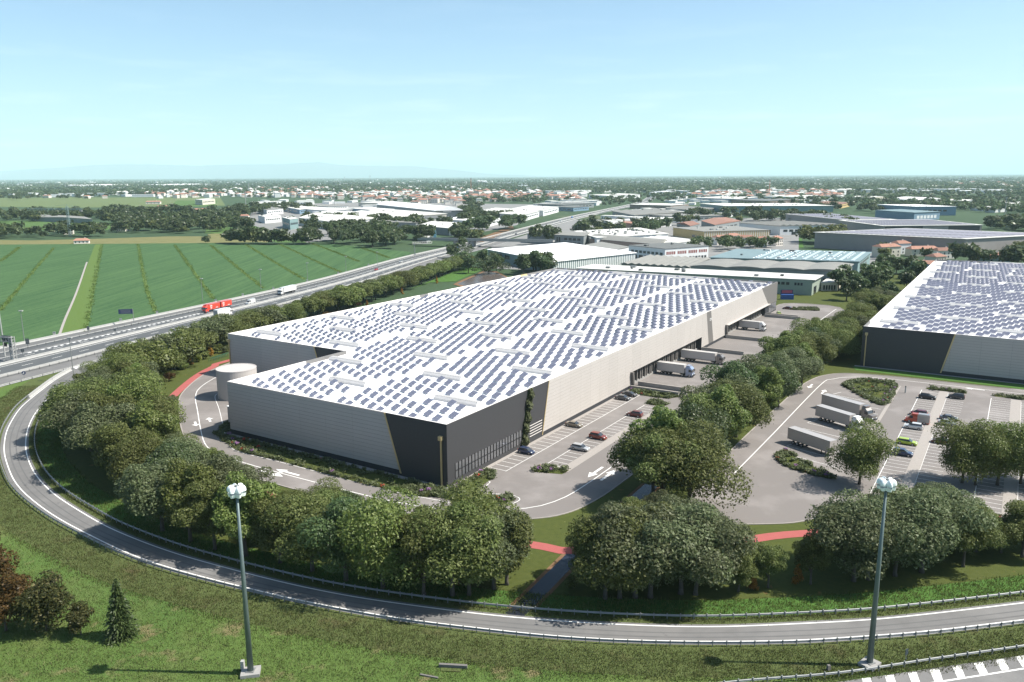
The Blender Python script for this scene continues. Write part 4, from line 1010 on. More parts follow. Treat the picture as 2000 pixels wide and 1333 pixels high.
for k, (C, L, R, h, wl_, rf, rt_, lab) in enumerate([
    ((521, 411), (504, 407), (553, 408), 9, 'white_wall', 'roof_grey', 'flat', 'white office building with window row, leftmost of the industrial estate'),
    ((585, 410), (541, 402), (622, 405), 8, 'blue_wall', 'roof_pale', 'flat', 'pale blue office behind the leftmost white one'),
    ((517, 424.5), (504, 421), (549, 422), 9, 'white_wall', 'roof_pale', 'flat', 'white low office in front of the estate road'),
    ((566, 429), (551, 425), (582, 427), 13, 'teal_wall', 'roof_pale', 'flat', 'dark teal glass office block beside the field road'),
    ((674, 437), (584, 426), (736, 426), 10, 'white_wall', 'roof_pale', 'arch', 'white hall with curved roof edge above the dark wood'),
    ((738, 427), (640, 417), (872, 418), 9, 'cream_wall', 'roof_pale', 'sheds', 'long cream hall with many small windows in front of the hangar'),
    ((812, 436), (726, 433), (866, 430), 8, 'grey_wall', 'roof_grey', 'flat', 'grey flat factory behind the dark wood'),
    ((820, 428), (776, 425), (884, 424), 8, 'grey_wall', 'roof_dark', 'flat', 'dark roofed factory with pale ribbed walls'),
    ((884, 447), (815, 441), (910, 437), 8, 'grey_wall', 'roof_pale', 'flat', 'pale roofed workshop nearest the road bridge'),
    ((950, 434), (870, 429), (978, 427), 7, 'white_wall', 'roof_white', 'flat', 'bright white roofed store right of the workshop'),
    ((833, 466), (812, 458), (846, 458), 5, 'grey_wall', 'roof_pale', 'flat', 'small shed with light blue panel beside the bridge'),
    ((1021, 421), (933, 414), (1053, 413), 9, 'white_wall', 'roof_pale', 'sheds', 'white ridged hall left of the motorway'),
    ((1061, 412), (1000, 408), (1091, 405), 9, 'white_wall', 'roof_pale', 'flat', 'second white hall behind the ridged one'),
    ((1010, 421.5), (975, 417), (1022, 421), 6, 'blue_wall', 'roof_teal', 'flat', 'dark glazed front wing on the ridged hall'),
    ((1187, 432), (1173, 430), (1217, 430), 11, 'white_wall', 'roof_pale', 'flat', 'white tall block right of the motorway'),
    ((1220, 431), (1214, 429), (1280, 428), 8, 'white_wall', 'roof_pale', 'flat', 'white long block beside the tall white one'),
    ((1276, 431), (1260, 427), (1312, 428), 9, 'white_wall', 'roof_pale', 'flat', 'white block right of the dark round trees'),
    ((1240, 421), (1196, 413), (1335, 415), 8, 'grey_wall', 'roof_grey', 'sheds', 'grey hall with ribbed roof right of the motorway'),
    ((1310, 402), (1230, 400), (1345, 399), 8, 'brown_wall', 'roof_pale', 'flat', 'brick red works in the haze right of the motorway'),
    ((1100, 401), (1050, 399), (1160, 398), 8, 'grey_wall', 'roof_dark', 'flat', 'dark roofed depot left of the motorway'),
    ((1190, 383), (1150, 381), (1250, 380), 10, 'white_wall', 'roof_pale', 'flat', 'white works beside the motorway bend'),
    ((395, 391), (381, 390), (420, 389), 12, 'cream_wall', 'roof_pale', 'flat', 'cream apartment block at the edge of the meadow'),
    ((180, 429), (70, 425), (165, 424), 6, 'grey_wall', 'roof_grey', 'gable_q', 'long open barn behind the lattice crane'),
    ((1440, 389), (1360, 387), (1480, 386), 9, 'blue_wall', 'roof_pale', 'flat', 'pale hall in the far right estate'),
    ((1500, 393), (1428, 391), (1560, 390), 9, 'brown_wall', 'roof_dark', 'flat', 'red-brown hall in the far right estate'),
    ((1560, 385), (1490, 384), (1600, 382), 9, 'white_wall', 'roof_pale', 'flat', 'white hall behind the red-brown one'),
    ((1640, 400), (1590, 397), (1660, 396), 8, 'yellow_wall', 'roof_red', 'flat', 'yellow and red store behind the long teal hall'),
    ((1790, 391), (1742, 389), (1838, 388.5), 8, 'white_wall', 'roof_white', 'arch', 'white vaulted hall among trees far right'),
    ((1890, 393), (1845, 391.5), (1900, 390.5), 8, 'grey_wall', 'roof_pale', 'flat', 'grey hall among trees far right'),
    ((1985, 400), (1960, 396), (2030, 398), 8, 'blue_wall', 'roof_pale', 'flat', 'blue-grey hall at the right edge'),
    ((640, 412), (560, 407), (690, 409), 7, 'white_wall', 'roof_pale', 'flat', 'low white hall behind the curved white one'),
    ((700, 421), (610, 415), (745, 418), 8, 'white_wall', 'roof_white', 'flat', 'white flat hall between the offices and the hangar'),
    ((745, 412), (690, 408), (770, 409), 8, 'blue_wall', 'roof_pale', 'flat', 'small pale blue hall left of the hangar'),
    ((640, 404), (560, 401), (680, 402), 7, 'white_wall', 'roof_grey', 'flat', 'long white shed at the back of the estate'),
    ((770, 398), (700, 396), (800, 396), 8, 'cream_wall', 'roof_pale', 'flat', 'cream shed behind the hangar roof'),
    ((1120, 406), (1075, 404), (1150, 404), 7, 'blue_wall', 'roof_dark', 'flat', 'dark blue low depot beside the white hall'),
    ((1250, 440), (1200, 437), (1262, 436), 6, 'brown_wall', 'roof_red', 'gable_q', 'red roofed shed below the tall white block'),
    ((1360, 412), (1300, 407), (1395, 408), 8, 'grey_wall', 'roof_grey', 'sheds', 'grey ridged works left of the teal hall'),
    ((1330, 424), (1262, 420), (1420, 421), 7, 'grey_wall', 'roof_grey', 'flat', 'long grey shed below the ridged works'),
    ((1410, 381), (1370, 380), (1450, 379), 9, 'white_wall', 'roof_pale', 'flat', 'white hall in the hazy right estate'),
    ((1590, 378), (1530, 377), (1640, 376), 9, 'white_wall', 'roof_pale', 'flat', 'long white hall in the hazy right estate'),
    ((1700, 386), (1650, 385), (1725, 384), 9, 'cream_wall', 'roof_pale', 'flat', 'cream block among trees right of the estate'),
    ((150, 363), (126, 362), (240, 361), 12, 'white_wall', 'roof_white', 'flat', 'far white shed line at the left'),
    ((330, 362), (285, 361), (415, 360), 12, 'white_wall', 'roof_white', 'flat', 'far white shed line above the meadow'),
    ((950, 355), (930, 354), (955, 354), 12, 'white_wall', 'roof_white', 'flat', 'far white shed in the plain'),
]):
    B('factory_hall', lab, 'hall', C, L, R, h, wl_, rf, rt_, [('R', .06, .94, .45, .65, 8, wd)] + ([('L', .1, .9, .4, .6, 4, wd)] if k % 2 else []) if k < 42 else [], ridge=1.5 if rt_ != 'arch' else 3.5, n=5, vents=(3 if k < 20 else 0), seed=k)

# ------------------------------------------------------------------ trees
def crown_arrays(seed, n, leaf, rx, rz, zc, lobes=16, lobe_r=.42, inner=.25, droop=0.0, shape='round'):
    """leaf-sized faces spread over many uneven clumps"""
    r = np.random.default_rng(seed)
    L = []
    for k in range(lobes):
        if shape == 'cone':
            h = r.uniform(0, 1) ** .8; a = r.uniform(0, 2 * np.pi); rad = (1 - h) * rx * .8 * r.uniform(.5, 1)
            L.append((rad * np.cos(a), rad * np.sin(a), zc - rz + 2 * rz * h, lobe_r * rx * (1.1 - h)))
        else:
            d = r.normal(size=3); d /= np.linalg.norm(d); d[2] = d[2] * .8 + .14
            q = r.uniform(.4, .88)
            L.append((d[0] * rx * q, d[1] * rx * q, zc + d[2] * rz * q, lobe_r * rx * r.uniform(.7, 1.2)))
    if shape != 'cone': L.append((0, 0, zc, rx * .62)); L.append((rx * .15, -rx * .1, zc + rz * .35, rx * .5))
    L = np.array(L)
    w = L[:, 3] ** 2; idx = r.choice(len(L), n, p=w / w.sum())
    d = r.normal(size=(n, 3)); d /= np.linalg.norm(d, axis=1)[:, None]
    low = d[:, 2] < -.6; d[low, 2] *= -.6; d /= np.linalg.norm(d, axis=1)[:, None]
    rr = np.where(r.random(n) < inner, r.uniform(.3, .85, n), r.uniform(.86, 1.1, n) + (r.random(n) < .07) * r.uniform(0, .25, n))
    c = L[idx, :3] + d * (L[idx, 3] * rr)[:, None] * np.array([1, 1, .82])
    nrm = d * .75 + r.normal(size=(n, 3)) * .55 + np.array([0, 0, .35]); nrm /= np.linalg.norm(nrm, axis=1)[:, None]
    t = np.cross(nrm, r.normal(size=(n, 3))); t /= np.linalg.norm(t, axis=1)[:, None] + 1e-9
    b = np.cross(nrm, t); s = leaf * r.uniform(.6, 1.35, n)[:, None]
    k = r.uniform(.45, .75, n)[:, None]
    v = np.stack([c - t * s * .6, c - b * s * k * .5 + t * s * .05 - nrm * s * .06, c + t * s * .62, c + b * s * k * .5 - nrm * s * .06], 1).reshape(-1, 3)
    f = np.arange(4 * n).reshape(n, 4)
    return v, f
def trunk_mesh(name, seed, h, zc, rx, r0, fork=True):
    r = random.Random(seed); mb = MB()
    mb.tube([(0, 0, -.2), (.05, 0, .6), (r.uniform(-.15, .15), r.uniform(-.15, .15), h * .25), (r.uniform(-.3, .3), r.uniform(-.3, .3), zc)], [r0 * 1.35, r0, r0 * .78, r0 * .4], 8)
    for k in range(6 if fork else 0):
        a = r.uniform(0, 6.28); z0 = h * r.uniform(.16, .36); q = rx * r.uniform(.45, .8)
        mb.tube([(0, 0, z0), (math.cos(a) * q * .35, math.sin(a) * q * .35, z0 + (zc - z0) * .55), (math.cos(a) * q, math.sin(a) * q, zc + r.uniform(-.5, 1.8))], [r0 * .55, r0 * .4, r0 * .12], 6)
    return mb.mesh(name, M['bark'], True)
def tree_proto(kind, seed, n, leaf, rx, rz, zc, h, lm, r0=.26, lobes=16, lobe_r=.42, shape='round', fork=True, inner=.25):
    v, f = crown_arrays(seed, n, leaf, rx, rz, zc, lobes, lobe_r, inner, shape=shape)
    return dict(crown=npmesh(kind + '_crown', v, f, M[lm]), trunk=trunk_mesh(kind + '_trunk', seed, h, zc, rx, r0, fork), h=zc + rz)
NEAR = [tree_proto('broadleaf', 10 + k, 19000, .31, rx, rz, zc, zc + rz, lm, lobes=[14, 22, 12, 18, 26, 15, 30, 10, 19][k], lobe_r=[.45, .36, .5, .4, .33, .44, .3, .52, .38][k]) for k, (rx, rz, zc, lm) in enumerate([
    (5.3, 5.6, 6.0, 'leaf_olive'), (4.8, 5.8, 6.2, 'leaf_olive'), (5.9, 5.2, 5.8, 'leaf_fresh'), (5.2, 5.6, 6.1, 'leaf_grey'), (4.6, 5.9, 6.3, 'leaf_olive'), (5.6, 5.5, 6.0, 'leaf_grey'), (4.2, 6.4, 6.8, 'leaf_fresh'), (6.2, 4.8, 5.4, 'leaf_olive'), (5.0, 5.8, 6.2, 'leaf_bgreen')])]
MID = [tree_proto('broadleaf_mid', 30 + k, 4500, .62, rx, rz, zc, zc + rz, lm) for k, (rx, rz, zc, lm) in enumerate([
    (5.2, 5.2, 6.2, 'leaf_olive'), (4.8, 5.4, 6.4, 'leaf_olive'), (5.6, 5.0, 6.0, 'leaf_fresh'), (5.2, 5.2, 6.2, 'leaf_grey')])]
FAR = [tree_proto('broadleaf_far', 50 + k, 1300, 1.05, rx, rz, zc, zc + rz, lm, lobes=11) for k, (rx, rz, zc, lm) in enumerate([
    (4.6, 5.2, 5.2, 'leaf_dark'), (4.0, 5.6, 5.8, 'leaf_dark'), (5.2, 4.6, 4.6, 'leaf_bgreen'), (4.2, 5.0, 5.0, 'leaf_bgreen'), (4.8, 4.4, 4.4, 'leaf_olive'), (4.6, 4.8, 4.8, 'leaf_grey')])]
POPLAR = [tree_proto('poplar', 70 + k, 700, 1.3, 1.9, 7.6, 8.6, 16, 'leaf_dark', lobes=14, lobe_r=.7) for k in range(2)]
SHRUBM = [tree_proto('shrub', 80 + k, 1500, .32, 1.7, 1.5, 1.5, 2.6, lm, r0=.07, lobes=9) for k, lm in enumerate(['leaf_fresh', 'leaf_olive', 'leaf_grey', 'leaf_lime', 'leaf_brown'])]
GOLDC = [tree_proto('golden_conifer', 90, 1300, .30, 1.35, 2.6, 2.7, 5, 'leaf_gold', r0=.09, lobes=26, lobe_r=.5, shape='cone', fork=False)]

def plant(proto, x, y, sc, rz, name, label, cat, group, z=0.0, sxy=1.0):
    root = empty(name, (x, y, z), rz, label, cat, group); root.scale = (sc * sxy, sc * sxy, sc)
    link('trunk', proto['trunk'], root); link('crown', proto['crown'], root)
    return root
rg = random.Random(77)
def belt(pts, name, labf, cat, group, protos, smin, smax, sortkey, seed, sxy=(1, 1)):
    r = random.Random(seed); pts = sorted(pts, key=sortkey)
    for i, p in enumerate(pts):
        plant(r.choice(protos), p[0], p[1], r.uniform(smin, smax) * (np.interp(sortkey(p), [20, 120, 200], [1.0, .92, .74]) if name == 'broadleaf_tree' and 'yards' in (group or '') else 1), r.uniform(0, 6.28), name, labf(ordw(i + 1)), cat, group, 0, r.uniform(*sxy))
def belt2(pts, name, labf, cat, group, protos, smin, smax, sortkey, seed, sxy, skyl, floor=.6):
    """like belt, but no crown rises above the tree line seen in the photograph"""
    r = random.Random(seed); out = []
    xs_, ys_ = [q[0] for q in skyl], [q[1] for q in skyl]
    for p in pts:
        pr = r.choice(protos); s = r.uniform(smin, smax); x = P((p[0], p[1], 0))[0]
        while s > floor and P((p[0], p[1], pr['h'] * s * 1.1))[1] < np.interp(x, xs_, ys_): s -= .04
        if s > floor: out.append((p, pr, s))
    out.sort(key=lambda q: sortkey(q[0]))
    for i, (p, pr, s) in enumerate(out): plant(pr, p[0], p[1], s, r.uniform(0, 6.28), name, labf(ordw(i + 1)), cat, group, 0, r.uniform(*sxy))
    return len(out)
SKYA = [(95, 830), (105, 800), (130, 758), (165, 722), (190, 702), (230, 690), (280, 690), (300, 720), (310, 770), (330, 835), (400, 862), (470, 880), (490, 905), (510, 950), (560, 945), (620, 932), (680, 945), (740, 960), (770, 985), (830, 975), (870, 962), (950, 955), (1000, 980), (1060, 1010), (1070, 1030)]
SKYB = [(190, 700), (215, 692), (250, 655), (300, 663), (350, 640), (420, 612), (470, 608), (520, 592), (560, 594), (600, 574), (650, 560), (700, 548), (760, 535), (820, 520), (870, 503), (915, 495)]
SKYD = [(1110, 1040), (1180, 985), (1240, 958), (1300, 952), (1380, 985), (1420, 1040), (1435, 1100), (1590, 1100), (1610, 1010), (1650, 958), (1750, 945), (1820, 925), (1900, 965), (1960, 1000), (2000, 960), (2100, 960)]
def gp(lst): return [tuple(G(*p)[:2]) for p in lst]
# belt A: inside the loop of the slip road (handed positions along the guard rail, then filled behind)
frontA = gp([(318, 1037), (372, 1058), (420, 1074), (480, 1086), (548, 1100), (610, 1116), (676, 1134), (748, 1149), (828, 1163), (884, 1163), (916, 1163), (965, 1151), (990, 1142)])
polyA = gp([(180, 775), (170, 815), (165, 865), (188, 905), (226, 948), (280, 992), (340, 1022), (430, 1060), (560, 1104), (748, 1140), (900, 1152), (1004, 1130), (1024, 1092), (1000, 1052), (900, 1036), (818, 1030), (700, 1018), (600, 1000), (545, 985), (500, 1000), (460, 968), (400, 925), (330, 880), (292, 845), (270, 800), (292, 758), (335, 732), (300, 700), (215, 705), (165, 752)])
ptsA = list(frontA)
for p in scatter(polyA, 6.2, 3, 6000):
    if all((p[0] - q[0]) ** 2 + (p[1] - q[1]) ** 2 > 6.0 ** 2 for q in ptsA): ptsA.append(p)
ptsA = ptsA[:150]
cen = ST(30, 40)
angA = lambda p: -math.atan2(p[1] - cen[1], p[0] - cen[0]) % (2 * math.pi)
belt2(ptsA, 'broadleaf_tree', lambda w: f'{w} olive-green tree of the slip road belt, counting from the canal', 'tree', 'tree belt inside the slip road', NEAR, 1.15, 1.5, angA, 4, (.95, 1.15), SKYA)
baseB = catmull([G(*p) for p in [(262, 738), (305, 746), (347, 722), (400, 694), (455, 674), (560, 638), (692, 601), (783, 567), (846, 547), (918, 522)]], 200)
if True:
    rB = random.Random(12); ptsB = []; L_ = plen(baseB)
    for off_, sp_ in ((0, 8.8), (-8.5, 9.6), (-16, 11)):
        q = offset(resample(baseB, int(L_ / sp_) + 1), off_)
        ptsB += [(p[0] + rB.uniform(-2.4, 2.4), p[1] + rB.uniform(-2.4, 2.4)) for p in q]
polyB = gp([(305, 746), (400, 690), (560, 632), (692, 596), (846, 543), (905, 520), (880, 512), (740, 552), (600, 590), (420, 650), (300, 715)])
belt2(ptsB, 'broadleaf_tree', lambda w: f'{w} olive tree of the motorway row, counting from the slip road', 'tree', 'tree row beside the motorway', MID + NEAR[7:8], 1.05, 1.5, lambda p: p[1], 5, (1.1, 1.35), SKYB, .62)
# belt C: between the two warehouses' yards
polyC = [tuple(ST(*p)[:2]) for p in [(19, -38), (19, -45.5), (60, -45.5), (110, -45), (150, -47), (172, -48), (210, -50), (300, -51), (300, -38), (200, -38), (140, -37), (100, -36.5), (50, -37)]]
ptsC = scatter(polyC, 6.7, 21, 5000)[:56]
ptsC += gp([(1292, 992), (1345, 988), (1275, 965)]); belt(ptsC, 'broadleaf_tree', lambda w: f'{w} leafy tree of the row between both warehouse yards, counting from the front', 'tree', 'tree row between the yards', NEAR, 1.25, 1.55, lambda p: toST(p)[0], 6, (1.0, 1.15))
# belt D: front right
frontD = gp([(1182, 1170), (1210, 1169), (1241, 1167), (1270, 1167), (1329, 1160), (1358, 1162), (1160, 1142), (1205, 1122), (1262, 1130), (1330, 1120), (1390, 1130), (1250, 1090), (1310, 1080), (1370, 1095), (1200, 1085), (1400, 1092), (1667, 1135), (1695, 1132), (1748, 1125), (1800, 1118), (1881, 1107), (1650, 1105), (1715, 1098), (1775, 1092), (1840, 1085), (1905, 1078), (1700, 1070), (1765, 1062), (1830, 1055), (1895, 1050), (1955, 1080), (1996, 1088), (1960, 1045), (2030, 1070), (2040, 1030), (1740, 1035), (1810, 1025), (1235, 1035), (1290, 1030), (1345, 1022), (1185, 1052), (1260, 1012), (1318, 1002), (1390, 1050)])
belt2(frontD, 'broadleaf_tree', lambda w: f'{w} tree of the dark clumps right of the canal, counting along the guard rail', 'tree', 'tree clumps inside the slip road near the tall lamp', [NEAR[3], NEAR[5], NEAR[0], NEAR[1]], 1.2, 1.5, lambda p: p[0], 7, (.95, 1.15), SKYD, .5)
for (x, y), sc, lab in [((1442, 1155), .62, 'slim young tree with bare lower trunk right of the dark clump'), ((1500, 1148), .58, 'small round young tree alone on the shaded lawn'), ((1583, 1141), .66, 'slender tree at the edge of the right clump beside a gold conifer'), ((1678, 946), 1.0, 'spreading tree in front of the parked trailer'), ((1879, 943), 1.02, 'spreading tree over the car park, left of a pair'), ((1905, 948), .9, 'spreading tree over the car park between two others'), ((1948, 948), 1.05, 'tall tree over the car park near the picture edge'), ((1993, 945), 1.0, 'tree cut by the right edge beside the car park'), ((2040, 950), 1.0, 'tree just beyond the car park edge')]:
    p = G(x, y); plant(NEAR[2] if sc > .8 else NEAR[4], p[0], p[1], sc * 1.12, rg.uniform(0, 6), 'broadleaf_tree', lab, 'tree', None)
# shrubs and golden conifers on the lawn edges
for i, (x, y, k, sc) in enumerate([(358, 722, 0, 1.1), (372, 712, 2, .9), (389, 707, 3, 1.0), (402, 702, 0, .9), (425, 690, 0, 1.2), (438, 690, 2, .9), (446, 687, 2, .8), (330, 745, 4, 1.1), (316, 752, 1, 1.0), (1120, 1150, 1, .8), (700, 600, 4, 1.0), (640, 622, 4, 1.2)]):
    p = G(x, y); plant(SHRUBM[k], p[0], p[1], sc, i, 'shrub', f'{ordw(i + 1)} garden shrub of the lawn border, counting from the red path bend', 'shrub', 'lawn border shrubs')
for i, (x, y, sc, lab) in enumerate([(369, 713, 1.0, 'golden conifer on the lawn border nearest the red path bend'), (412, 696, 1.05, 'golden conifer on the lawn border near the bicycle rack'), (307, 748, .8, 'small golden conifer at the foot of the tree belt'), (717, 602, .9, 'golden conifer between trees behind the warehouse parapet'), (853, 553, .9, 'golden conifer at the far end of the motorway trees'), (785, 574, .8, 'golden conifer peeping over the far warehouse parapet'), (1470, 1153, .7, 'brownish gold conifer beside the slim young tree'), (1557, 1140, .85, 'brownish gold conifer on the shaded lawn between young trees')]):
    p = G(x, y); plant(GOLDC[0], p[0], p[1], sc, i, 'golden_conifer', lab, 'conifer', None)
# bushes on the grass slope at the lower left
BUSH = [tree_proto('bush', 100, 9500, .34, 3.9, 4.5, 4.0, 8, 'leaf_bush', r0=.16, lobes=26), tree_proto('bush', 101, 4200, .30, 2.2, 2.6, 2.3, 4, 'leaf_bush', r0=.10, lobes=14), tree_proto('red_bush', 102, 11000, .34, 4.0, 5.2, 4.8, 9, 'leaf_brown', r0=.18, lobes=26)]
for (x, y), k, sc, lab in [((92, 1232), 0, 1.0, 'big round dark-green bush on the grass slope'), ((158, 1240), 1, .95, 'smaller dark bush between the round bush and the conifer'), ((12, 1232), 2, 1.05, 'red-brown tall bush cut by the left edge'), ((-30, 1180), 2, 1.2, 'rusty bush beyond the left edge')]:
    p = G(x, y); plant(BUSH[k], p[0], p[1], sc, x, 'bush', lab, 'bush', None)
def conifer_arrays(seed, h, r0, n=3200):
    r = np.random.default_rng(seed); V_, F_ = [], []
    tiers = 30
    for i in range(n):
        q = r.random() ** 1.3; z = .25 + q * (h - .3); tier = math.floor(q * tiers) / tiers
        rad = r0 * (1 - q) ** .85 * r.uniform(.2, 1.0) * (.7 + .45 * math.sin(tier * 61) ** 2); a = r.choice(np.arange(7)) * .898 + tier * 97 + r.normal() * .22
        c = np.array([rad * math.cos(a), rad * math.sin(a), z - rad * .28]); out = np.array([math.cos(a), math.sin(a), -.42]); sd_ = np.array([-math.sin(a), math.cos(a), 0.0])
        s = r.uniform(.22, .42); tl = r.normal() * .35
        V_ += [c - out * s * .5, c + sd_ * s * .3 + np.array([0, 0, tl * s]), c + out * s * .8, c - sd_ * s * .3 - np.array([0, 0, tl * s])]
    return np.array(V_), np.arange(4 * n).reshape(n, 4)
v, f = conifer_arrays(5, 9.2, 2.7, 4200); p = G(238, 1244)
plant(dict(crown=npmesh('conifer_crown', v, f, M['leaf_conifer']), trunk=trunk_mesh('conifer_trunk', 3, 8, 8.0, 1, .13, False)), p[0], p[1], 1, .4, 'conifer', 'young pointed conifer on the grass slope beside the dark bushes', 'conifer', None)

# low growth under the belts
ug = scatter(polyA, 3.4, 61, 5000)[:230] + scatter(gp([(1150, 1168), (1360, 1160), (1420, 1130), (1380, 1080), (1200, 1080), (1130, 1120)]), 3.2, 62, 1500)[:45] + scatter(gp([(1620, 1135), (1760, 1124), (1900, 1104), (2040, 1080), (2040, 1030), (1900, 1040), (1700, 1060), (1620, 1100)]), 3.4, 63, 2500)[:75] + scatter(polyB, 6, 64, 2500)[:90] + scatter(polyC, 6.5, 65, 1500)[:40]
mass_later = ug
# individual trees farther off
ftrees = []
def far_group(pxp, spacing, cap, seed, protos, smin, smax, labf, group, name='broadleaf_tree', cat='tree', sxy=(.95, 1.2)):
    pts = scatter(gp(pxp), spacing, seed, 3000, cap)
    belt(pts, name, labf, cat, group, protos, smin, smax, lambda p: P((p[0], p[1], 0))[0], seed, sxy)
    return len(pts)
far_group([(592, 474), (640, 480), (800, 491), (850, 472), (800, 460), (700, 450), (610, 456)], 12, 20, 31, FAR[:4], 1.4, 1.9, lambda w: f'{w} tall dark tree from the left in the wood above the crop field', 'dark wood above the crop field')
far_group([(860, 515), (905, 535), (960, 540), (1010, 535), (990, 515), (940, 512), (915, 480), (880, 495)], 11, 8, 32, FAR[:4], .9, 1.3, lambda w: f'{w} dark bushy tree from the left around the pond', 'trees round the pond')
far_group([(1000, 540), (1075, 536), (1060, 528), (1010, 528)], 7, 5, 33, [FAR[0], FAR[4]], 1.3, 1.6, lambda w: f'{w} tall yellowish tree from the left before the striped white factory', 'trees before the striped factory')
far_group([(1600, 590), (1660, 600), (1690, 570), (1660, 550), (1625, 562)], 9, 6, 34, FAR[:2], 1.0, 1.4, lambda w: f'{w} dark tree from the left beside the cream factory yard', 'trees beside the factory yard')
far_group([(1675, 600), (1720, 610), (1790, 560), (1790, 530), (1720, 525), (1690, 550)], 10, 12, 35, FAR[:2] + [FAR[3]], 1.1, 1.5, lambda w: f'{w} dark blue-green tree from the left in the grove behind the second warehouse', 'grove behind the second warehouse')
# woods, hedges and scattered trees nobody could count: real crowns joined into masses
rs = np.random.default_rng(5)
def mass(name, pts, leafn, leaf, lm, smin, smax, seed, kinds=4, rx=4.6, rz=4.4, zc=5.4):
    r = np.random.default_rng(seed); tmpl = [crown_arrays(seed * 7 + k, leafn, leaf, rx, rz, zc, lobes=9) for k in range(kinds)]
    VV, FF, o_ = [], [], 0
    for p in pts:
        v, f = tmpl[r.integers(kinds)]; a = r.uniform(0, 6.28); s = r.uniform(smin, smax); ca, sa = math.cos(a), math.sin(a); sw = r.uniform(.9, 1.5)
        q = np.stack([(v[:, 0] * ca - v[:, 1] * sa) * sw, (v[:, 0] * sa + v[:, 1] * ca) * sw, v[:, 2]], 1) * s + np.array([p[0], p[1], 0])
        VV.append(q); FF.append(f + o_); o_ += len(v)
    ob = link(name, npmesh(name, np.concatenate(VV), np.concatenate(FF), M[lm])); ob['kind'] = 'stuff'
    return ob
def pxs(poly, n, seed):
    """points spread evenly over a ground region whose outline is given in the photograph"""
    r = np.random.default_rng(seed); xs = [p[0] for p in poly]; ys = [p[1] for p in poly]; out = []
    while len(out) < n:
        x, y = r.uniform(min(xs), max(xs)), r.uniform(min(ys), max(ys))
        if inside((x, y), poly): g = G(x, y); out.append((g[0], g[1]))
    return out
near_w = []
for k, (poly, cnt) in enumerate([
    ([(-200, 466), (60, 468), (190, 464), (330, 458), (450, 452), (500, 455), (480, 440), (420, 436), (330, 444), (180, 452), (60, 456), (-200, 458)], 150),
    ([(240, 446), (420, 440), (470, 432), (500, 420), (470, 412), (380, 424), (280, 430), (200, 436)], 120),
    ([(-200, 436), (60, 434), (230, 428), (380, 422), (380, 412), (200, 416), (30, 420), (-200, 424)], 150),
    ([(-200, 392), (140, 392), (220, 388), (130, 378), (-200, 380)], 110),
    ([(230, 386), (330, 384), (320, 376), (240, 378)], 40),
    ([(380, 476), (520, 478), (610, 480), (600, 477), (480, 475)], 30),
    ([(430, 425), (560, 418), (620, 412), (560, 405), (470, 410)], 70),
    ([(560, 442), (700, 445), (870, 450), (880, 444), (700, 432), (600, 432)], 45),
    ([(880, 440), (1000, 432), (1000, 426), (900, 430)], 26),
    ([(900, 428), (935, 428), (940, 405), (905, 398), (900, 410)], 40),
    ([(1100, 458), (1240, 470), (1290, 448), (1180, 440)], 22),
    ([(1500, 432), (1660, 452), (1720, 450), (1540, 424)], 70),
    ([(1930, 452), (2060, 458), (2060, 444), (1930, 440)], 40),
    ([(1300, 446), (1500, 434), (1500, 420), (1360, 418)], 40),
    ([(1350, 410), (1420, 414), (1650, 414), (1730, 420), (1700, 408), (1640, 404)], 50),
    ([(1660, 503), (1830, 517), (1990, 522), (1990, 514), (1840, 510), (1700, 498)], 12),
    ([(880, 470), (930, 478), (940, 470), (900, 462)], 10)]):
    near_w += pxs(poly, int(cnt * (1.05 if k < 6 else 1.0)), 60 + k)
random.Random(1).shuffle(near_w); h_ = len(near_w) // 2; mass('hedge_trees', near_w[::5], 230, 2.0, 'leaf_olive', .7, 1.5, 2)
mass('hedge_trees', near_w[:h_], 230, 2.0, 'leaf_dark', .85, 1.9, 3); mass('hedge_trees', near_w[h_:], 230, 2.0, 'leaf_bgreen', .85, 1.8, 4)
mass('tree_clump', scatter(gp([(1562, 478), (1650, 478), (1640, 472), (1568, 472)]), 9.5, 36, 3000, 9), 420, 1.6, 'leaf_olive', 1.4, 1.7, 36, rx=4.6, rz=4.6, zc=5.8)
mass('tree_clump', scatter(gp([(1716, 492), (1920, 502), (1925, 492), (1720, 484)]), 9.5, 37, 3000, 15), 420, 1.6, 'leaf_olive', .75, 1.05, 37, rx=4.6, rz=4.6, zc=5.8)
mass('tree_clump', scatter(gp([(1930, 500), (2010, 503), (2010, 492), (1935, 490)]), 9.5, 38, 3000, 5), 420, 1.6, 'leaf_olive', .9, 1.2, 38, rx=4.6, rz=4.6, zc=5.8)
mass('roadside_trees', scatter(gp([(1350, 492), (1520, 492), (1510, 482), (1352, 482)]), 9.5, 39, 3000, 14), 420, 1.6, 'leaf_bgreen', .9, 1.25, 39, rx=4.6, rz=4.6, zc=5.8)
mass('tree_clump', scatter(gp([(1040, 482), (1075, 482), (1075, 474), (1045, 472)]), 9.5, 40, 3000, 4), 420, 1.6, 'leaf_dark', 1.5, 1.9, 40, rx=4.6, rz=4.6, zc=5.8)
mass('tree_clump', scatter(gp([(1240, 458), (1300, 460), (1310, 452), (1250, 448)]), 9.5, 41, 3000, 6), 420, 1.6, 'leaf_dark',  1.3, 1.7, 41, rx=4.6, rz=4.6, zc=5.8)
mass('tree_clump', scatter(gp([(905, 462), (1035, 448), (1030, 440), (960, 444), (905, 452)]), 9.5, 42, 3000, 14), 420, 1.6, 'leaf_dark', 1.5, 1.9, 42, rx=4.6, rz=4.6, zc=5.8)
mass('undergrowth', mass_later[::2], 130, .5, 'leaf_dark', .28, .62, 66, 4); mass('undergrowth', mass_later[1::2], 130, .5, 'leaf_olive', .25, .6, 67, 4)
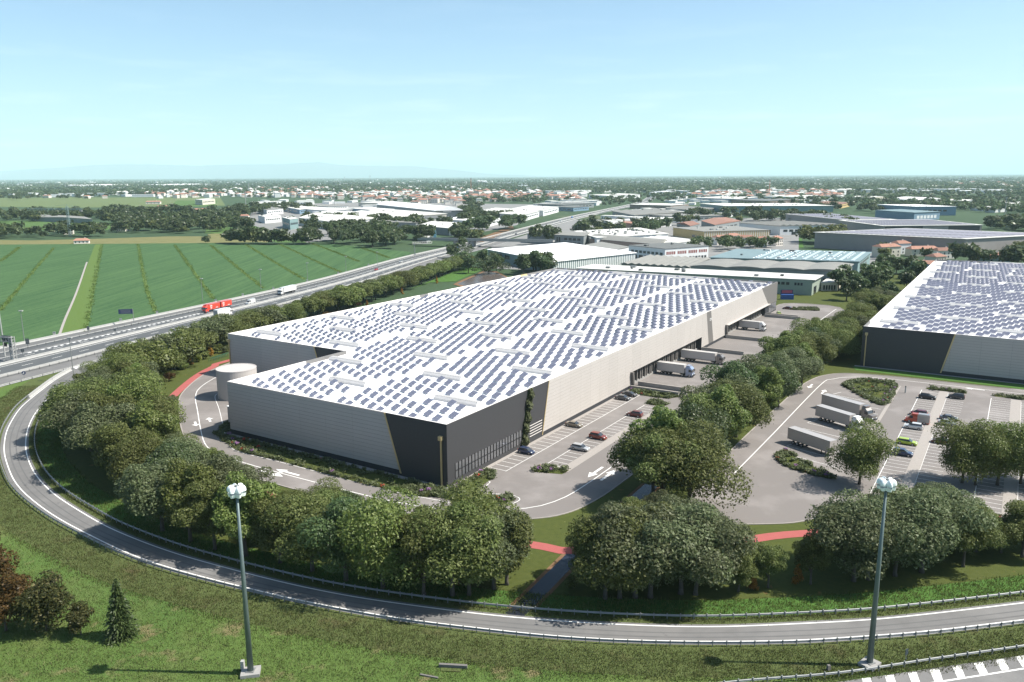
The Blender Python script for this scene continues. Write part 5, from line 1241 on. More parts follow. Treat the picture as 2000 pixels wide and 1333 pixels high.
mass('wood_infill', pxs([(596, 474), (640, 479), (800, 490), (845, 472), (800, 458), (700, 448), (605, 455)], 46, 71), 420, 1.5, 'leaf_dark', 1.1, 1.9, 71)
mass('pond_bushes', pxs([(880, 520), (905, 535), (960, 541), (990, 534), (985, 515), (930, 508), (915, 485), (890, 498)], 40, 72), 200, 1.0, 'leaf_dark', .45, 1.0, 72)
mid_w = []
for k, (poly, cnt) in enumerate([
    ([(-150, 385), (500, 388), (700, 396), (1050, 398), (1150, 392), (1180, 372), (600, 366), (330, 372), (100, 374), (-150, 376)], 480),
    ([(1180, 405), (1280, 396), (1360, 396), (1360, 376), (1240, 378), (1150, 386)], 180),
    ([(1400, 396), (1640, 400), (1900, 410), (2100, 420), (2100, 372), (1600, 370), (1380, 374)], 700),
    ([(900, 396), (1060, 398), (1080, 385), (900, 380)], 160), ([(1400, 378), (2080, 384), (2080, 360), (1400, 362)], 700), ([(-80, 372), (700, 368), (700, 356), (-80, 357)], 500), ([(1660, 400), (2080, 425), (2080, 395), (1660, 385)], 350)]):
    mid_w += pxs(poly, cnt, 90 + k)
random.Random(2).shuffle(mid_w); h_ = len(mid_w) // 2
mass('distant_woods', mid_w[:h_], 70, 3.2, 'leaf_dark', .8, 1.5, 5); mass('distant_woods', mid_w[h_:], 70, 3.2, 'leaf_bgreen', .8, 1.5, 6)
pl_w = []
r = np.random.default_rng(8)
for k in range(2600):                                          # belts of trees over the far plain
    y0 = 66 * 1500 / r.uniform(4.0, 32.0) ; x0 = r.uniform(-.72, .72) * y0
    ang = r.normal() * .25; L_ = r.uniform(60, 500) * y0 / 5000
    for j in range(int(r.integers(5, 14))):
        q = r.uniform(-1, 1); pl_w.append((x0 + q * L_ * math.cos(ang), y0 + q * L_ * math.sin(ang) + r.normal() * 14))
mass('far_woodland', pl_w[::2], 12, 7.0, 'leaf_dark', 1.0, 1.7, 7); mass('far_woodland', pl_w[1::2], 12, 7.0, 'leaf_bgreen', 1.0, 1.7, 9)

# ------------------------------------------------------------------ houses
def house_mesh(seed):
    r = random.Random(seed); mb = MB(); w, d, h = r.uniform(9, 15), r.uniform(8, 11), r.choice([5.5, 6.5, 8.5]); rh = r.uniform(1.8, 2.6); e = .5
    mb.box((0, 0, h / 2), (w, d, h), 0, 0)
    mb.add([(-w / 2 - e, -d / 2 - e, h), (w / 2 + e, -d / 2 - e, h), (w / 2 + e, d / 2 + e, h), (-w / 2 - e, d / 2 + e, h), (-w / 2 + 2, 0, h + rh), (w / 2 - 2, 0, h + rh)], [(0, 1, 5, 4), (2, 3, 4, 5), (1, 2, 5), (3, 0, 4), (3, 2, 1, 0)], 1)
    for k in range(4):
        for z in ([1.6, 4.4] if h > 5 else [1.6]):
            for s in (-1, 1): mb.box((-w / 2 + (k + .5) * w / 4, s * d / 2, z), (1.0, .12, 1.3), 0, 2)
    mb.box((w * .2, d * .15, h + rh * .8), (.7, .7, 1.6), 0, 0)
    return mb, mb.mesh('house', [M['house_wall'], M['roof_red'], M['window_dark']])
HM = [house_mesh(k) for k in range(6)]
for k in range(6):                                             # a few grey and pale roofs among the red
    if k in (1, 4): HM[k][1].materials[1] = M[['roof_pale', 'roof_grey'][k > 2]]
def house_full(name, loc, rz, label, cat, group=None, w=12, d=9, h=6, wallm='house_wall'):
    root = empty(name, loc, rz, label, cat, group)
    mb = MB(); mb.box((0, 0, h / 2), (w, d, h)); mb.build('wall', M[wallm], root)
    mb = MB(); e = .6; rh = 2.2
    mb.add([(-w / 2 - e, -d / 2 - e, h), (w / 2 + e, -d / 2 - e, h), (w / 2 + e, d / 2 + e, h), (-w / 2 - e, d / 2 + e, h), (-w / 2 + 2, 0, h + rh), (w / 2 - 2, 0, h + rh)], [(0, 1, 5, 4), (2, 3, 4, 5), (1, 2, 5), (3, 0, 4), (3, 2, 1, 0)])
    ro = mb.build('roof', M['roof_red'], root)
    mb = MB(); mb.box((w * .22, 1, h + 2), (.8, .8, 1.8)); mb.build('chimney', M['house_wall'], ro)
    for s in (-1, 1):
        for k in range(4):
            for z in ([1.7, 4.4] if h > 5 else [1.7]):
                mb = MB(); mb.box((-w / 2 + (k + .5) * w / 4, s * (d / 2 + .03), z), (1.1, .1, 1.4)); mb.build('window', M['window_dark'], root)
    return root
for i, (x, y, w, d, h, lab) in enumerate([
    (1730, 502, 20, 10, 8.5, 'cream two-storey house with garages below and red roof'), (1757, 496, 13, 10, 9, 'white house with dark red roof joined behind the cream one'), (1795, 532, 12, 10, 6, 'white gabled house with red roof just behind the second warehouse'), (1822, 534, 14, 9, 6.5, 'pale blue house with red roof beside the white gabled one'), (1826, 518, 12, 9, 6.5, 'sand-coloured house with small red roof'), (1840, 505, 15, 9, 6.5, 'long house with red roof at the end of the lane'), (1800, 500, 24, 9, 6, 'long pale terrace with many windows below the round trees'), (1938, 512, 22, 9, 5, 'low house with red roof behind the second warehouse roof'), (1408, 478, 15, 10, 7, 'house with grey-blue roof behind the roadside trees'), (1430, 474, 13, 10, 7, 'orange-roofed villa behind the roadside trees'), (1458, 478, 14, 10, 7, 'second orange-roofed villa behind the roadside trees'), (1488, 482, 9, 9, 7.5, 'white narrow house with orange roof between trees'), (1515, 480, 9, 9, 7, 'small pale house at the green meadow edge'), (890, 460, 15, 10, 6.5, 'white house with orange roof beside the motorway bridge'), (478, 430, 13, 10, 6.5, 'white farmhouse with red roof at the end of the field road'), (240, 452, 12, 9, 5, 'small house with orange roof hidden among hedge trees'), (135, 458, 10, 8, 5.5, 'pinkish small house under the lattice crane'), (160, 476, 14, 6, 3.2, 'low brick shed at the field edge'), (92, 387, 26, 12, 8, 'long red farmhouse at the far edge of the pale meadow'), (170, 388, 18, 12, 8, 'second farmhouse at the far edge of the pale meadow'), (205, 388, 16, 12, 8, 'white farmhouse at the far edge of the pale meadow'), (300, 399, 34, 12, 6, 'white long farm building in the pale meadow'), (318, 410, 20, 12, 7, 'white house left of the estate, above the hedge trees'), (345, 412, 18, 12, 7, 'red-roofed house left of the estate'), (395, 418, 30, 14, 8, 'pale hall-like house left of the poplars')]):
    p = G(x, y)
    house_full('house', p, [.35, .35, -.3, -.3, .5, .2, .12, -.1][i % 8], lab, 'house', None, w, d, h, ['cream_wall', 'white_wall', 'white_wall', 'blue_wall', 'cream_wall', 'house_wall', 'cream_wall', 'teal_wall'][i] if i < 8 else 'house_wall')
tp = []
for k, (poly, cnt) in enumerate([([(310, 388), (560, 386), (740, 394), (900, 398), (1050, 392), (1060, 376), (760, 369), (560, 368), (330, 376)], 640), ([(230, 384), (340, 385), (335, 378), (240, 378)], 26), ([(1060, 390), (1140, 394), (1140, 384), (1060, 380)], 40), ([(1350, 388), (1640, 390), (1660, 376), (1360, 374)], 190), ([(1860, 366), (2060, 370), (2060, 362), (1870, 359)], 60), ([(800, 402), (905, 402), (905, 396), (800, 394)], 14)]):
    tp += pxs(poly, cnt, 130 + k)
tp.sort(key=lambda p: p[1]); r = random.Random(9)
ind = sorted(tp[:270], key=lambda p: P((p[0], p[1], 0))[0]); rest = tp[270:]
for i, p in enumerate(ind):
    c = link('town_house', HM[r.randrange(6)][1], None, (p[0], p[1], 0)); c.rotation_euler = (0, 0, r.choice([.2, .2 + math.pi / 2, -.3, .5])); c.scale = (1.4, 1.4, 1.3)
    tag(c, f'{ordw(i + 1)} red-roofed pale house from the left in the distant town', 'house', 'houses of the distant town')
def joined(name, pts, meshes, mats, scale, seed):
    r = np.random.default_rng(seed); VV, FF, MM, o_ = [], [], [], 0; me = []
    vs, fs, ms = [], [], []
    for p in pts:
        b_ = meshes[r.integers(len(meshes))]; a = r.uniform(0, 3.14); ca, sa = math.cos(a), math.sin(a); s = scale * r.uniform(.8, 1.3)
        off = len(vs)
        for x, y, z in b_.v: vs.append(((x * ca - y * sa) * s + p[0], (x * sa + y * ca) * s + p[1], z * s))
        for f, m_ in zip(b_.f, b_.m): fs.append(tuple(i + off for i in f)); ms.append(m_)
    mesh = bpy.data.meshes.new(name); mesh.from_pydata(vs, [], fs)
    for k in mats: mesh.materials.append(k)
    mesh.polygons.foreach_set('material_index', ms); mesh.update()
    ob = link(name, mesh); ob['kind'] = 'stuff'; return ob
joined('distant_houses', rest[::2], [h[0] for h in HM], [M['house_wall'], M['roof_red'], M['window_dark']], 1.35, 5); joined('distant_houses', rest[1::2], [h[0] for h in HM], [M['white_wall'], M['roof_pale'], M['window_dark']], 1.35, 8)
shed = []
for k in range(3):
    mb = MB(); mb.box((0, 0, 4), (40 + 30 * k, 26, 8), 0, 0); mb.box((0, 0, 8.2), (41 + 30 * k, 27, .4), 0, 1); shed.append(mb)
r = np.random.default_rng(14); sp = []
for k in range(620):
    d_y = 66 * 1500 / r.uniform(5.5, 36); sp.append((r.uniform(-.7, .7) * d_y, d_y))
sp2 = []
for k, (poly, cnt) in enumerate([([(1060, 404), (1150, 402), (1170, 394), (1060, 394)], 14), ([(1200, 432), (1330, 436), (1440, 420), (1340, 408), (1240, 416)], 26), ([(1290, 404), (1400, 400), (1640, 396), (1640, 380), (1330, 380)], 60), ([(500, 400), (700, 400), (740, 396), (640, 392), (520, 394)], 18), ([(600, 418), (760, 414), (760, 404), (600, 406)], 12), ([(1880, 410), (2060, 424), (2060, 404), (1900, 398)], 14)]): sp2 += pxs(poly, cnt, 150 + k)
joined('works_sheds', sp2, shed, [M['white_wall'], M['roof_pale']], .62, 9)
joined('distant_sheds', sp, shed, [M['white_wall'], M['roof_white']], 1.0, 6)
for x, y, h, lab in [(723, 352, 70, 'far white water tower on the horizon'), (673, 351, 50, 'far thin white tower left of the water tower'), (487, 385, 42, 'slim grey mast before the town'), (481, 415, 38, 'slim pale mast beside the poplars'), (920, 375, 55, 'thin construction crane mast above the town'), (1335, 410, 34, 'red and white striped chimney mast in the right distance'), (1502, 385, 50, 'brick chimney in the right distance'), (1960, 440, 34, 'slim pale mast by the trees far right'), (654, 408, 36, 'slim mast in the industrial estate')]:
    p = G(x, y); t_ = empty('mast', p, 0, lab, 'mast')
    mb = MB(); mb.tube([(0, 0, 0), (0, 0, h)], [max(.6, p[1] / 2500), max(.35, p[1] / 4000)], 8); mb.build('shaft', M['orange_pole'] if 'brick' in lab or 'construction' in lab else M['concrete_white'], t_)
    mb = MB(); mb.box((0, 0, h + .6), (max(1.6, p[1] / 900),) * 2 + (1.2 + p[1] / 1500,)); mb.build('head', M['concrete_white'], t_)
# lattice crane above the barn
p = G(137, 462); cr_ = empty('lattice_crane', p, 0, 'green lattice crane with long level jib standing over the barn', 'crane')
mb = MB()
for z in range(0, 34, 2):
    for a in range(4):
        x0, y0 = [(-1, -1), (1, -1), (1, 1), (-1, 1)][a]; x1, y1 = [(-1, -1), (1, -1), (1, 1), (-1, 1)][(a + 1) % 4]
        mb.tube([(x0, y0, z), (x1, y1, z + 2)], .13, 4)
for x0, y0 in ((-1, -1), (1, -1), (1, 1), (-1, 1)): mb.tube([(x0, y0, 0), (x0, y0, 34)], .2, 4)
mb.build('tower', M['teal_wall'], cr_)
mb = MB()
for k in range(-44, 18, 2):
    mb.tube([(k, 0, 30), (k + 2, 0, 31.6 if k % 4 else 30)], .14, 4); mb.tube([(k, 0, 31.6 if k % 4 else 30), (k + 2, 0, 30)], .12, 4)
mb.tube([(-46, 0, 30), (18, 0, 30)], .25, 5); mb.tube([(-46, 0, 31.6), (18, 0, 31.6)], .2, 5); mb.tube([(0, 0, 36), (-40, 0, 31.6)], .1, 4); mb.tube([(0, 0, 36), (16, 0, 31.6)], .1, 4); mb.tube([(0, 0, 34), (0, 0, 36)], .2, 4)
mb.build('jib', M['teal_wall'], cr_)
mb = MB(); mb.box((15.5, 0, 29), (3, 1.6, 2)); mb.build('counterweight', M['concrete'], cr_)

# road bridge over the motorway
pa, pb = G(815, 467, 7), G(1080, 471, 7)
br = empty('road_bridge', (pa[0], pa[1], 0), 0, 'grey road bridge crossing over the motorway behind the wood', 'bridge')
dv = (pb - pa); L_ = np.linalg.norm(dv[:2]); du = dv / L_; nn = np.array([-du[1], du[0], 0])
mb = MB(); mb.obox((0, 0, 5.6), dv * [1, 1, 0], nn * 10, (0, 0, 1.2)); mb.build('deck', M['concrete'], br)
for s in (0.0, 9.6):
    mb = MB(); mb.obox(nn * s + np.array([0, 0, 6.8]), dv * [1, 1, 0], nn * .4, (0, 0, .9)); mb.build('railing', M['galvanised'], br)
for k in (.27, .40):
    mb = MB(); q = dv * [1, 1, 0] * k; mb.obox(q + nn * 1, du * [1, 1, 0] * 3, nn * 8, (0, 0, 5.6)); mb.build('pier', M['concrete'], br)
fill_poly('bridge_ramp', pxpoly([(925, 470), (1000, 441), (1004, 446), (945, 474)], .1), .1, M['soil'])

# ------------------------------------------------------------------ vehicles
WH = {}
def wheel_meshes(r, w):
    if (r, w) in WH: return WH[(r, w)]
    mb = MB(); n = 14
    mb.tube([(0, -w / 2, 0), (0, w / 2, 0)], r, n)
    a = mb.mesh('wheel', M['tyre']); mb = MB(); mb.tube([(0, -w / 2 - .02, 0), (0, w / 2 + .02, 0)], r * .62, 10); b_ = mb.mesh('rim', M['rim'])
    WH[(r, w)] = (a, b_); return WH[(r, w)]
def wheels(root, xs_, y, r, w):
    a, b_ = wheel_meshes(r, w)
    for x in xs_:
        for s in (-1, 1): c = link('wheel', a, root, (x, s * y, r)); link('rim', b_, c)
def loft(mb, st, mi=0):
    """cross sections along x: (x, [(halfwidth, z), ...] from the sill up)"""
    rings = []
    for x, prof in st: rings.append([(x, w, z) for w, z in prof] + [(x, -w, z) for w, z in reversed(prof)])
    k = len(rings[0]); vs = [p for q in rings for p in q]
    fs = [(i * k + j, i * k + (j + 1) % k, (i + 1) * k + (j + 1) % k, (i + 1) * k + j) for i in range(len(rings) - 1) for j in range(k)]
    fs += [tuple(range(k - 1, -1, -1)), tuple((len(rings) - 1) * k + j for j in range(k))]
    mb.add(vs, fs, mi)
PAINT = {}
def paint(name, c, rough=.3, metal=.25):
    if name not in PAINT: PAINT[name] = mat('car_' + name, c, rough, metal, coat=.6)
    return PAINT[name]
def car(kind, pt, loc, rz, label, group=None, cat='car'):
    """nose towards +x"""
    L, Wd, H_, wb, hood, rear = dict(sedan=(4.6, 1.82, 1.44, 2.7, .95, 1.0), suv=(4.55, 1.88, 1.66, 2.7, 1.05, 1.15), estate=(4.75, 1.84, 1.5, 2.8, .95, 1.05), hatch=(4.1, 1.78, 1.5, 2.55, .95, 1.05), van=(6.2, 2.05, 2.55, 3.6, 1.25, 1.3))[kind]
    root = empty('parked_car' if cat == 'car' else 'delivery_van', loc, rz, label, cat, group)
    hw = Wd / 2; g = .22; mb = MB(); b_ = hood * .98
    def pr(w, top): return [(w * .93, g), (w, g + .25), (w, top * .82), (w * .9, top)]
    nose = L / 2
    st = [(-nose, pr(hw * .82, rear * .82)), (-nose + .15, pr(hw * .93, rear)), (-nose + .9, pr(hw, rear)), (0, pr(hw, b_ + .02)), (nose - 1.25, pr(hw, b_)), (nose - .35, pr(hw * .95, b_ * .82)), (nose - .06, pr(hw * .86, b_ * .66)), (nose, pr(hw * .78, b_ * .5))]
    loft(mb, st); mb.build('body', pt, root, smooth=False)
    x0, x1, x2, x3 = dict(sedan=(-1.75, -.95, .45, 1.25), suv=(-2.15, -1.75, .35, 1.15), estate=(-2.25, -1.8, .4, 1.25), hatch=(-1.95, -1.5, .4, 1.15), van=(-3.05, -2.98, 1.3, 2.25))[kind]
    def gl(w, z, zt): return [(w, z), (w * .97, z + (zt - z) * .5), (w * .84, zt)]
    mb = MB(); bz = b_ - .06; top = H_ - .06
    loft(mb, [(x0, gl(hw * .88, bz, bz + .05)), (x1, gl(hw * .9, bz, top)), (x2, gl(hw * .9, bz, top)), (x3, gl(hw * .86, bz, bz + .05))])
    if kind == 'van':
        mb.build('cargo_body', pt, root)
        mb = MB(); mb.add([(x3 + .03, -hw * .8, bz + .1), (x3 + .03, hw * .8, bz + .1), (x2 + .06, hw * .72, top - .15), (x2 + .06, -hw * .72, top - .15)], [(0, 1, 2, 3)]); mb.build('windscreen', M['glass'], root)
        for s in (-1, 1):
            mb = MB(); mb.obox((1.0, s * hw * .88 - .03, bz + .15), (.8, 0, 0), (0, .06, 0), (0, 0, .7)); mb.build('side_window', M['glass'], root)
    else: mb.build('window_glass', M['glass'], root)
    mb = MB(); mb.add([(x1 - .02, -hw * .8, top), (x2 + .02, -hw * .8, top), (x2 + .02, hw * .8, top), (x1 - .02, hw * .8, top), (x1 + .1, -hw * .66, H_), (x2 - .15, -hw * .66, H_), (x2 - .15, hw * .66, H_), (x1 + .1, hw * .66, H_)], [(4, 5, 6, 7), (0, 1, 5, 4), (1, 2, 6, 5), (2, 3, 7, 6), (3, 0, 4, 7)]); mb.build('roof', pt, root)
    for s in (-1, 1):
        mb = MB(); mb.box((nose - .28, s * hw * .68, b_ * .72), (.3, .38, .16)); mb.build('headlight', M['lamp_white'], root)
        mb = MB(); mb.box((-nose + .1, s * hw * .72, rear * .84), (.16, .3, .18)); mb.build('tail_light', M['flower_red'], root)
        mb = MB(); mb.box((x3 - .35, s * (hw + .06), b_ + .05), (.2, .18, .16)); mb.build('mirror', pt, root)
    wheels(root, (-wb / 2 - .05, wb / 2), hw - .1, .34 if kind != 'van' else .38, .24)
    return root
dark = paint('black', (.012, .012, .014)); grey = paint('grey', (.10, .10, .105)); dgrey = paint('dark_grey', (.045, .046, .05)); tan = paint('tan', (.20, .17, .13)); red = paint('red', (.22, .045, .025)); dred = paint('dark_red', (.13, .025, .025)); white = paint('white', (.62, .62, .60)); silver = paint('silver', (.42, .42, .42)); lime = paint('lime', (.40, .52, .05)); navy = paint('navy', (.03, .045, .10)); bred = paint('brown_red', (.11, .035, .025)); vred = paint('van_red', (.42, .07, .03)); vgrey = paint('van_grey', (.30, .29, .28))
hp = math.pi / 2
G1, G2 = 'cars parked beside the long facade', 'cars in the right-hand car park'
for kind, pt, (s_, t_), a, lab in [('hatch', navy, (27.4, -3.3), -hp, 'dark blue car parked by the glazed corner of the big warehouse'), ('sedan', tan, (52.2, -3.2), -hp, 'tan saloon car alone halfway along the facade bays'), ('estate', silver, (36.4, -13.3), -hp, 'silver estate car in the outer bay row'), ('suv', red, (46.4, -13.2), -hp, 'rusty red off-road car in the outer bay row'), ('suv', dred, (69.4, -13.2), hp, 'dark red off-road car at the far end of the outer row'), ('sedan', grey, (83.2, -3.3), -hp, 'grey saloon, nearer of two at the end of the facade bays'), ('sedan', dgrey, (88.0, -3.3), -hp, 'dark grey saloon, farther of two at the end of the facade bays')]:
    car(kind, pt, ST(s_, t_, .03), YAW + a, lab, G1)
for kind, pt, (s_, t_), a, lab in [('estate', dark, (131.3, -80.6), -hp, 'black estate car near the flower bed of the right car park'), ('suv', dgrey, (136, -87.9), hp, 'dark grey off-road car facing the black estate across the footway'), ('suv', dred, (111, -80.3), hp, 'red people carrier half hidden behind the two-tone van'), ('suv', white, (97.2, -80.5), hp, 'white off-road car beside the two-tone van'), ('sedan', grey, (110.6, -87.8), -hp, 'grey saloon, farther of a pair beyond the footway'), ('sedan', silver, (105.6, -87.8), -hp, 'blue-grey saloon, nearer of a pair beyond the footway'), ('estate', lime, (82.6, -80.6), -hp, 'lime yellow estate car in the right car park'), ('sedan', bred, (87.8, -87.8), hp, 'dark red saloon half behind the spreading tree'), ('suv', navy, (73.2, -80.8), -hp, 'navy car parked below the lime yellow one')]:
    car(kind, pt, ST(s_, t_, .03), YAW + a, lab, G2)
vn = car('van', vred, ST(103.5, -80.7, .03), YAW + hp, 'delivery van with orange-red cab and grey cargo body in the right car park', G2, 'van')
mb = MB(); mb.box((-1.6, 0, 1.45), (2.95, 2.09, 2.0)); mb.box((-1.6, 0, 2.5), (2.7, 1.7, .22)); mb.build('cargo_box', vgrey, vn)
car('sedan', bred, ST(277.5, -4.2, .03), YAW + hp, 'dark brown car parked beyond the far warehouse corner', G1)
car('sedan', lime, ST(259.5, -4.5, .03), YAW + .4, 'lime green car by the glazed end of the warehouse', G1)

def lorry(loc, rz, label, cab_pt, box_pt, blen=13.6, rigid=False, trailer=None, name='lorry', cab=True, conv=False, group=None, logo=None, cat='lorry'):
    """nose towards +x, origin at the tail on the ground"""
    root = empty(name, loc, rz, label, cat, group); w = 1.27
    z0, z1 = 1.12, 3.95
    def cargo(x0, x1):
        mb = MB(); mb.box(((x0 + x1) / 2, 0, (z0 + z1) / 2), (x1 - x0, 2 * w, z1 - z0)); b0 = mb.build('cargo_box', box_pt, root)
        mb = MB()
        for s in (-1, 1):
            mb.obox((x0 - .02, s * (w + .0) - .03, z1 - .12), (x1 - x0 + .04, 0, 0), (0, .06, 0), (0, 0, .14)); mb.obox((x0 - .02, s * w - .03, z0), (x1 - x0 + .04, 0, 0), (0, .06, 0), (0, 0, .12))
        mb.build('edge_rail', M['galvanised'], b0)
        mb = MB(); mb.obox((x0 - .04, -w * .92, z0 + .1), (.05, 0, 0), (0, w * 1.84, 0), (0, 0, z1 - z0 - .25)); mb.build('rear_door', M['concrete_white'], b0)
        if logo:
            for s in (-1, 1):
                mb = MB(); xm = x0 + (x1 - x0) * .80; y = s * (w + .02)
                for dx, dz, ww, hh in ((-.45, .55, .28, .9), (0, .9, 1.1, .22), (.45, .55, .28, .9), (0, .45, 1.1, .2), (-.3, -.55, .3, .8), (.25, -.55, .3, .8), (0, -.95, .9, .2)):
                    mb.box((xm + dx * 1.2, y, 2.55 + dz * .8), (ww, .03, hh * .8))
                mb.box((x0 + (x1 - x0) * .3, y, 1.75), (1.6, .03, .22)); mb.build('white_logo', M['paint_white'], b0)
        mb = MB(); mb.box(((x0 + x1) / 2, 0, 1.0), (x1 - x0 - .3, 1.0, .28)); mb.build('chassis', M['chassis'], root)
        return b0
    x1 = blen
    if trailer:
        cargo(0, trailer); wheels(root, (1.0, 2.2, trailer - 1.0), 1.05, .48, .36)
        mb = MB(); mb.tube([(trailer, 0, .8), (trailer + 1.2, 0, .8)], .1, 6); mb.build('drawbar', M['chassis'], root)
        x0 = trailer + 1.1; cargo(x0, x0 + blen); x1 = x0 + blen; wheels(root, (x0 + 1.6, x0 + 2.9), 1.05, .48, .36)
    else:
        cargo(0, blen); wheels(root, (1.6, 2.8) if rigid else (1.7, 3.0, 4.3), 1.05, .48, .36)
    if not cab:
        mb = MB()
        for s in (-1, 1): mb.box((blen - 2.6, s * .8, .55), (.16, .16, 1.1)); mb.box((blen - 2.6, s * .8, .05), (.4, .4, .1))
        mb.build('landing_leg', M['chassis'], root)
        return root
    cl = 2.25; cx = x1 + (.15 if rigid or trailer else .55)
    mb = MB(); hgt = 3.55
    def rg_(x, zt, k=1.0): return (x, [(w * .96 * k, .45), (w * .98 * k, 1.4), (w * .96 * k, zt - .45), (w * .82 * k, zt)])
    if conv:
        loft(mb, [rg_(cx, hgt), rg_(cx + .9, hgt - .1), rg_(cx + 1.7, 2.75), rg_(cx + 2.0, 2.0)]); loft(mb, [(cx + 1.95, [(w * .8, .5), (w * .8, 1.2), (w * .75, 1.85)]), (cx + 3.3, [(w * .72, .5), (w * .72, 1.1), (w * .64, 1.65)])]); nose = cx + 3.3
    else:
        loft(mb, [rg_(cx, hgt), rg_(cx + .6, hgt), rg_(cx + 1.5, hgt - .15), rg_(cx + 2.1, 2.75), rg_(cx + cl, 1.6, .97)]); nose = cx + cl
    cb = mb.build('cab', cab_pt, root)
    mb = MB()
    if conv: mb.add([(cx + 1.74, -w * .8, 2.68), (cx + 1.74, w * .8, 2.68), (cx + 2.03, w * .82, 2.0), (cx + 2.03, -w * .82, 2.0)], [(0, 1, 2, 3)])
    else: mb.add([(cx + 2.15, -w * .82, 2.62), (cx + 2.15, w * .82, 2.62), (cx + cl + .06, w * .9, 1.72), (cx + cl + .06, -w * .9, 1.72)], [(0, 1, 2, 3)])
    mb.build('windscreen', M['glass'], cb)
    for s in (-1, 1):
        mb = MB(); mb.obox((cx + 1.0, s * w * .98 - .03, 1.75), (.9, 0, 0), (0, .06, 0), (0, 0, .85)); mb.build('side_window', M['glass'], cb)
        mb = MB(); mb.box((nose - .02 if not conv else cx + 2.1, s * (w + .15), 2.2), (.16, .24, .6)); mb.build('mirror', M['black'], cb)
        mb = MB(); mb.box((nose + .02, s * w * .62, .95), (.12, .4, .22)); mb.build('headlight', M['lamp_white'], cb)
    mb = MB(); mb.box((nose, 0, .62), (.3, 2.35, .5)); mb.build('bumper', M['chassis'], root)
    mb = MB(); mb.obox((cx + .1, -w * .8, hgt - .02), (1.1, 0, 0), (0, w * 1.6, 0), (0, 0, .35)); mb.build('roof_fairing', cab_pt, cb)
    mb = MB(); mb.box(((x1 + nose) / 2 - .6, 0, .78), (nose - x1 + 2.4, .95, .32)); mb.build('chassis', M['chassis'], root)
    if not rigid and not trailer: wheels(root, (cx - 1.2, cx + 1.35), 1.05, .5, .36)
    else: wheels(root, (cx + 1.25,), 1.05, .5, .36)
    return root
tw = paint('lorry_white', (.66, .65, .63), .5, 0); tg = paint('lorry_grey', (.46, .44, .42), .5, 0); cg = paint('cab_grey', (.20, .18, .165), .35); cbl = paint('cab_blue', (.27, .33, .46), .3); tr = paint('lorry_red', (.62, .055, .03), .4, 0); sgrey = paint('trailer_side', (.36, .33, .305), .5, 0)
g3 = 'lorries at the loading docks'
lorry(ST(120.5, .6), YAW - hp, 'articulated lorry with pale blue cab backed into the nearer dock', cbl, tg, 9.6, group=g3)
lorry(ST(143.2, .6), YAW - hp, 'long articulated lorry with brown-grey cab backed into the nearer dock', cg, tg, 12.6, group=g3)
lorry(ST(213.4, .6), YAW - hp, 'white rigid lorry backed into the farther dock', tw, tg, 8.6, rigid=True, group=g3)
def two(pa_, pb_): return math.atan2(pb_[1] - pa_[1], pb_[0] - pa_[0])
p0, p1 = ST(106.2, -56.2), ST(98.6, -70.6); lorry(p0, two(p0, p1), 'lorry with long-nosed brown cab, farthest of the three parked side by side', cg, sgrey, 12.6, conv=True, group='lorries parked in the truck yard')
p0, p1 = ST(93.6, -57.2), ST(86.6, -70.0); lorry(p0, two(p0, p1), 'lorry with white cab, middle of the three parked in the yard', tw, sgrey, 11.0, group='lorries parked in the truck yard')
p0, p1 = ST(69.5, -55.6), ST(63, -68); lorry(p0, two(p0, p1), 'grey semi-trailer partly hidden by the spreading tree', cg, sgrey, 12.6, cab=False, group='lorries parked in the truck yard')
def onroad(d_, fr, back=True): a = at_m(d_, fr); q = mdir(d_); return np.array([a[0], a[1], .05]), math.atan2(q[1], q[0]) + (math.pi if back else 0)
a, rz_ = onroad(108, .40); lorry(a, rz_, 'red lorry with drawbar trailer and white logos driving on the motorway', tr, tr, 8.2, trailer=8.0, logo=True, name='lorry')
a, rz_ = onroad(167, .38); lorry(a, rz_, 'white articulated lorry on the motorway beyond the red one', tw, tw, 13.0)
q = G(349, 646); lorry((*at_m(78, .80), .05), two((0, 0), mdir(78)), 'white box lorry half hidden behind trees, nearest on the motorway', tw, tw, 8.0, rigid=True)
for d_, fr, kind, pt, bk, lab in [(120, .50, 'van', white, True, 'white van on the motorway between the two lorries'), (276, .45, 'hatch', paint('bright_red', (.55, .03, .03)), True, 'small red car on the motorway beside the crop field'), (330, .40, 'sedan', white, True, 'white car on the motorway beyond the red car'), (455, .45, 'hatch', paint('blue', (.05, .2, .5)), True, 'blue car on the motorway before the bridge'), (760, .35, 'van', white, True, 'white van on the motorway beyond the bridge'), (905, .6, 'van', white, False, 'second white van far along the motorway'), (1010, .4, 'van', paint('blue', (.05, .2, .5)), True, 'blue van far along the motorway'), (640, .7, 'sedan', grey, False, 'grey car on the motorway just past the bridge')]:
    a, rz_ = onroad(d_, fr, bk); car(kind, pt, a, rz_, lab, 'vehicles driving on the motorway', 'van' if kind == 'van' else 'car')

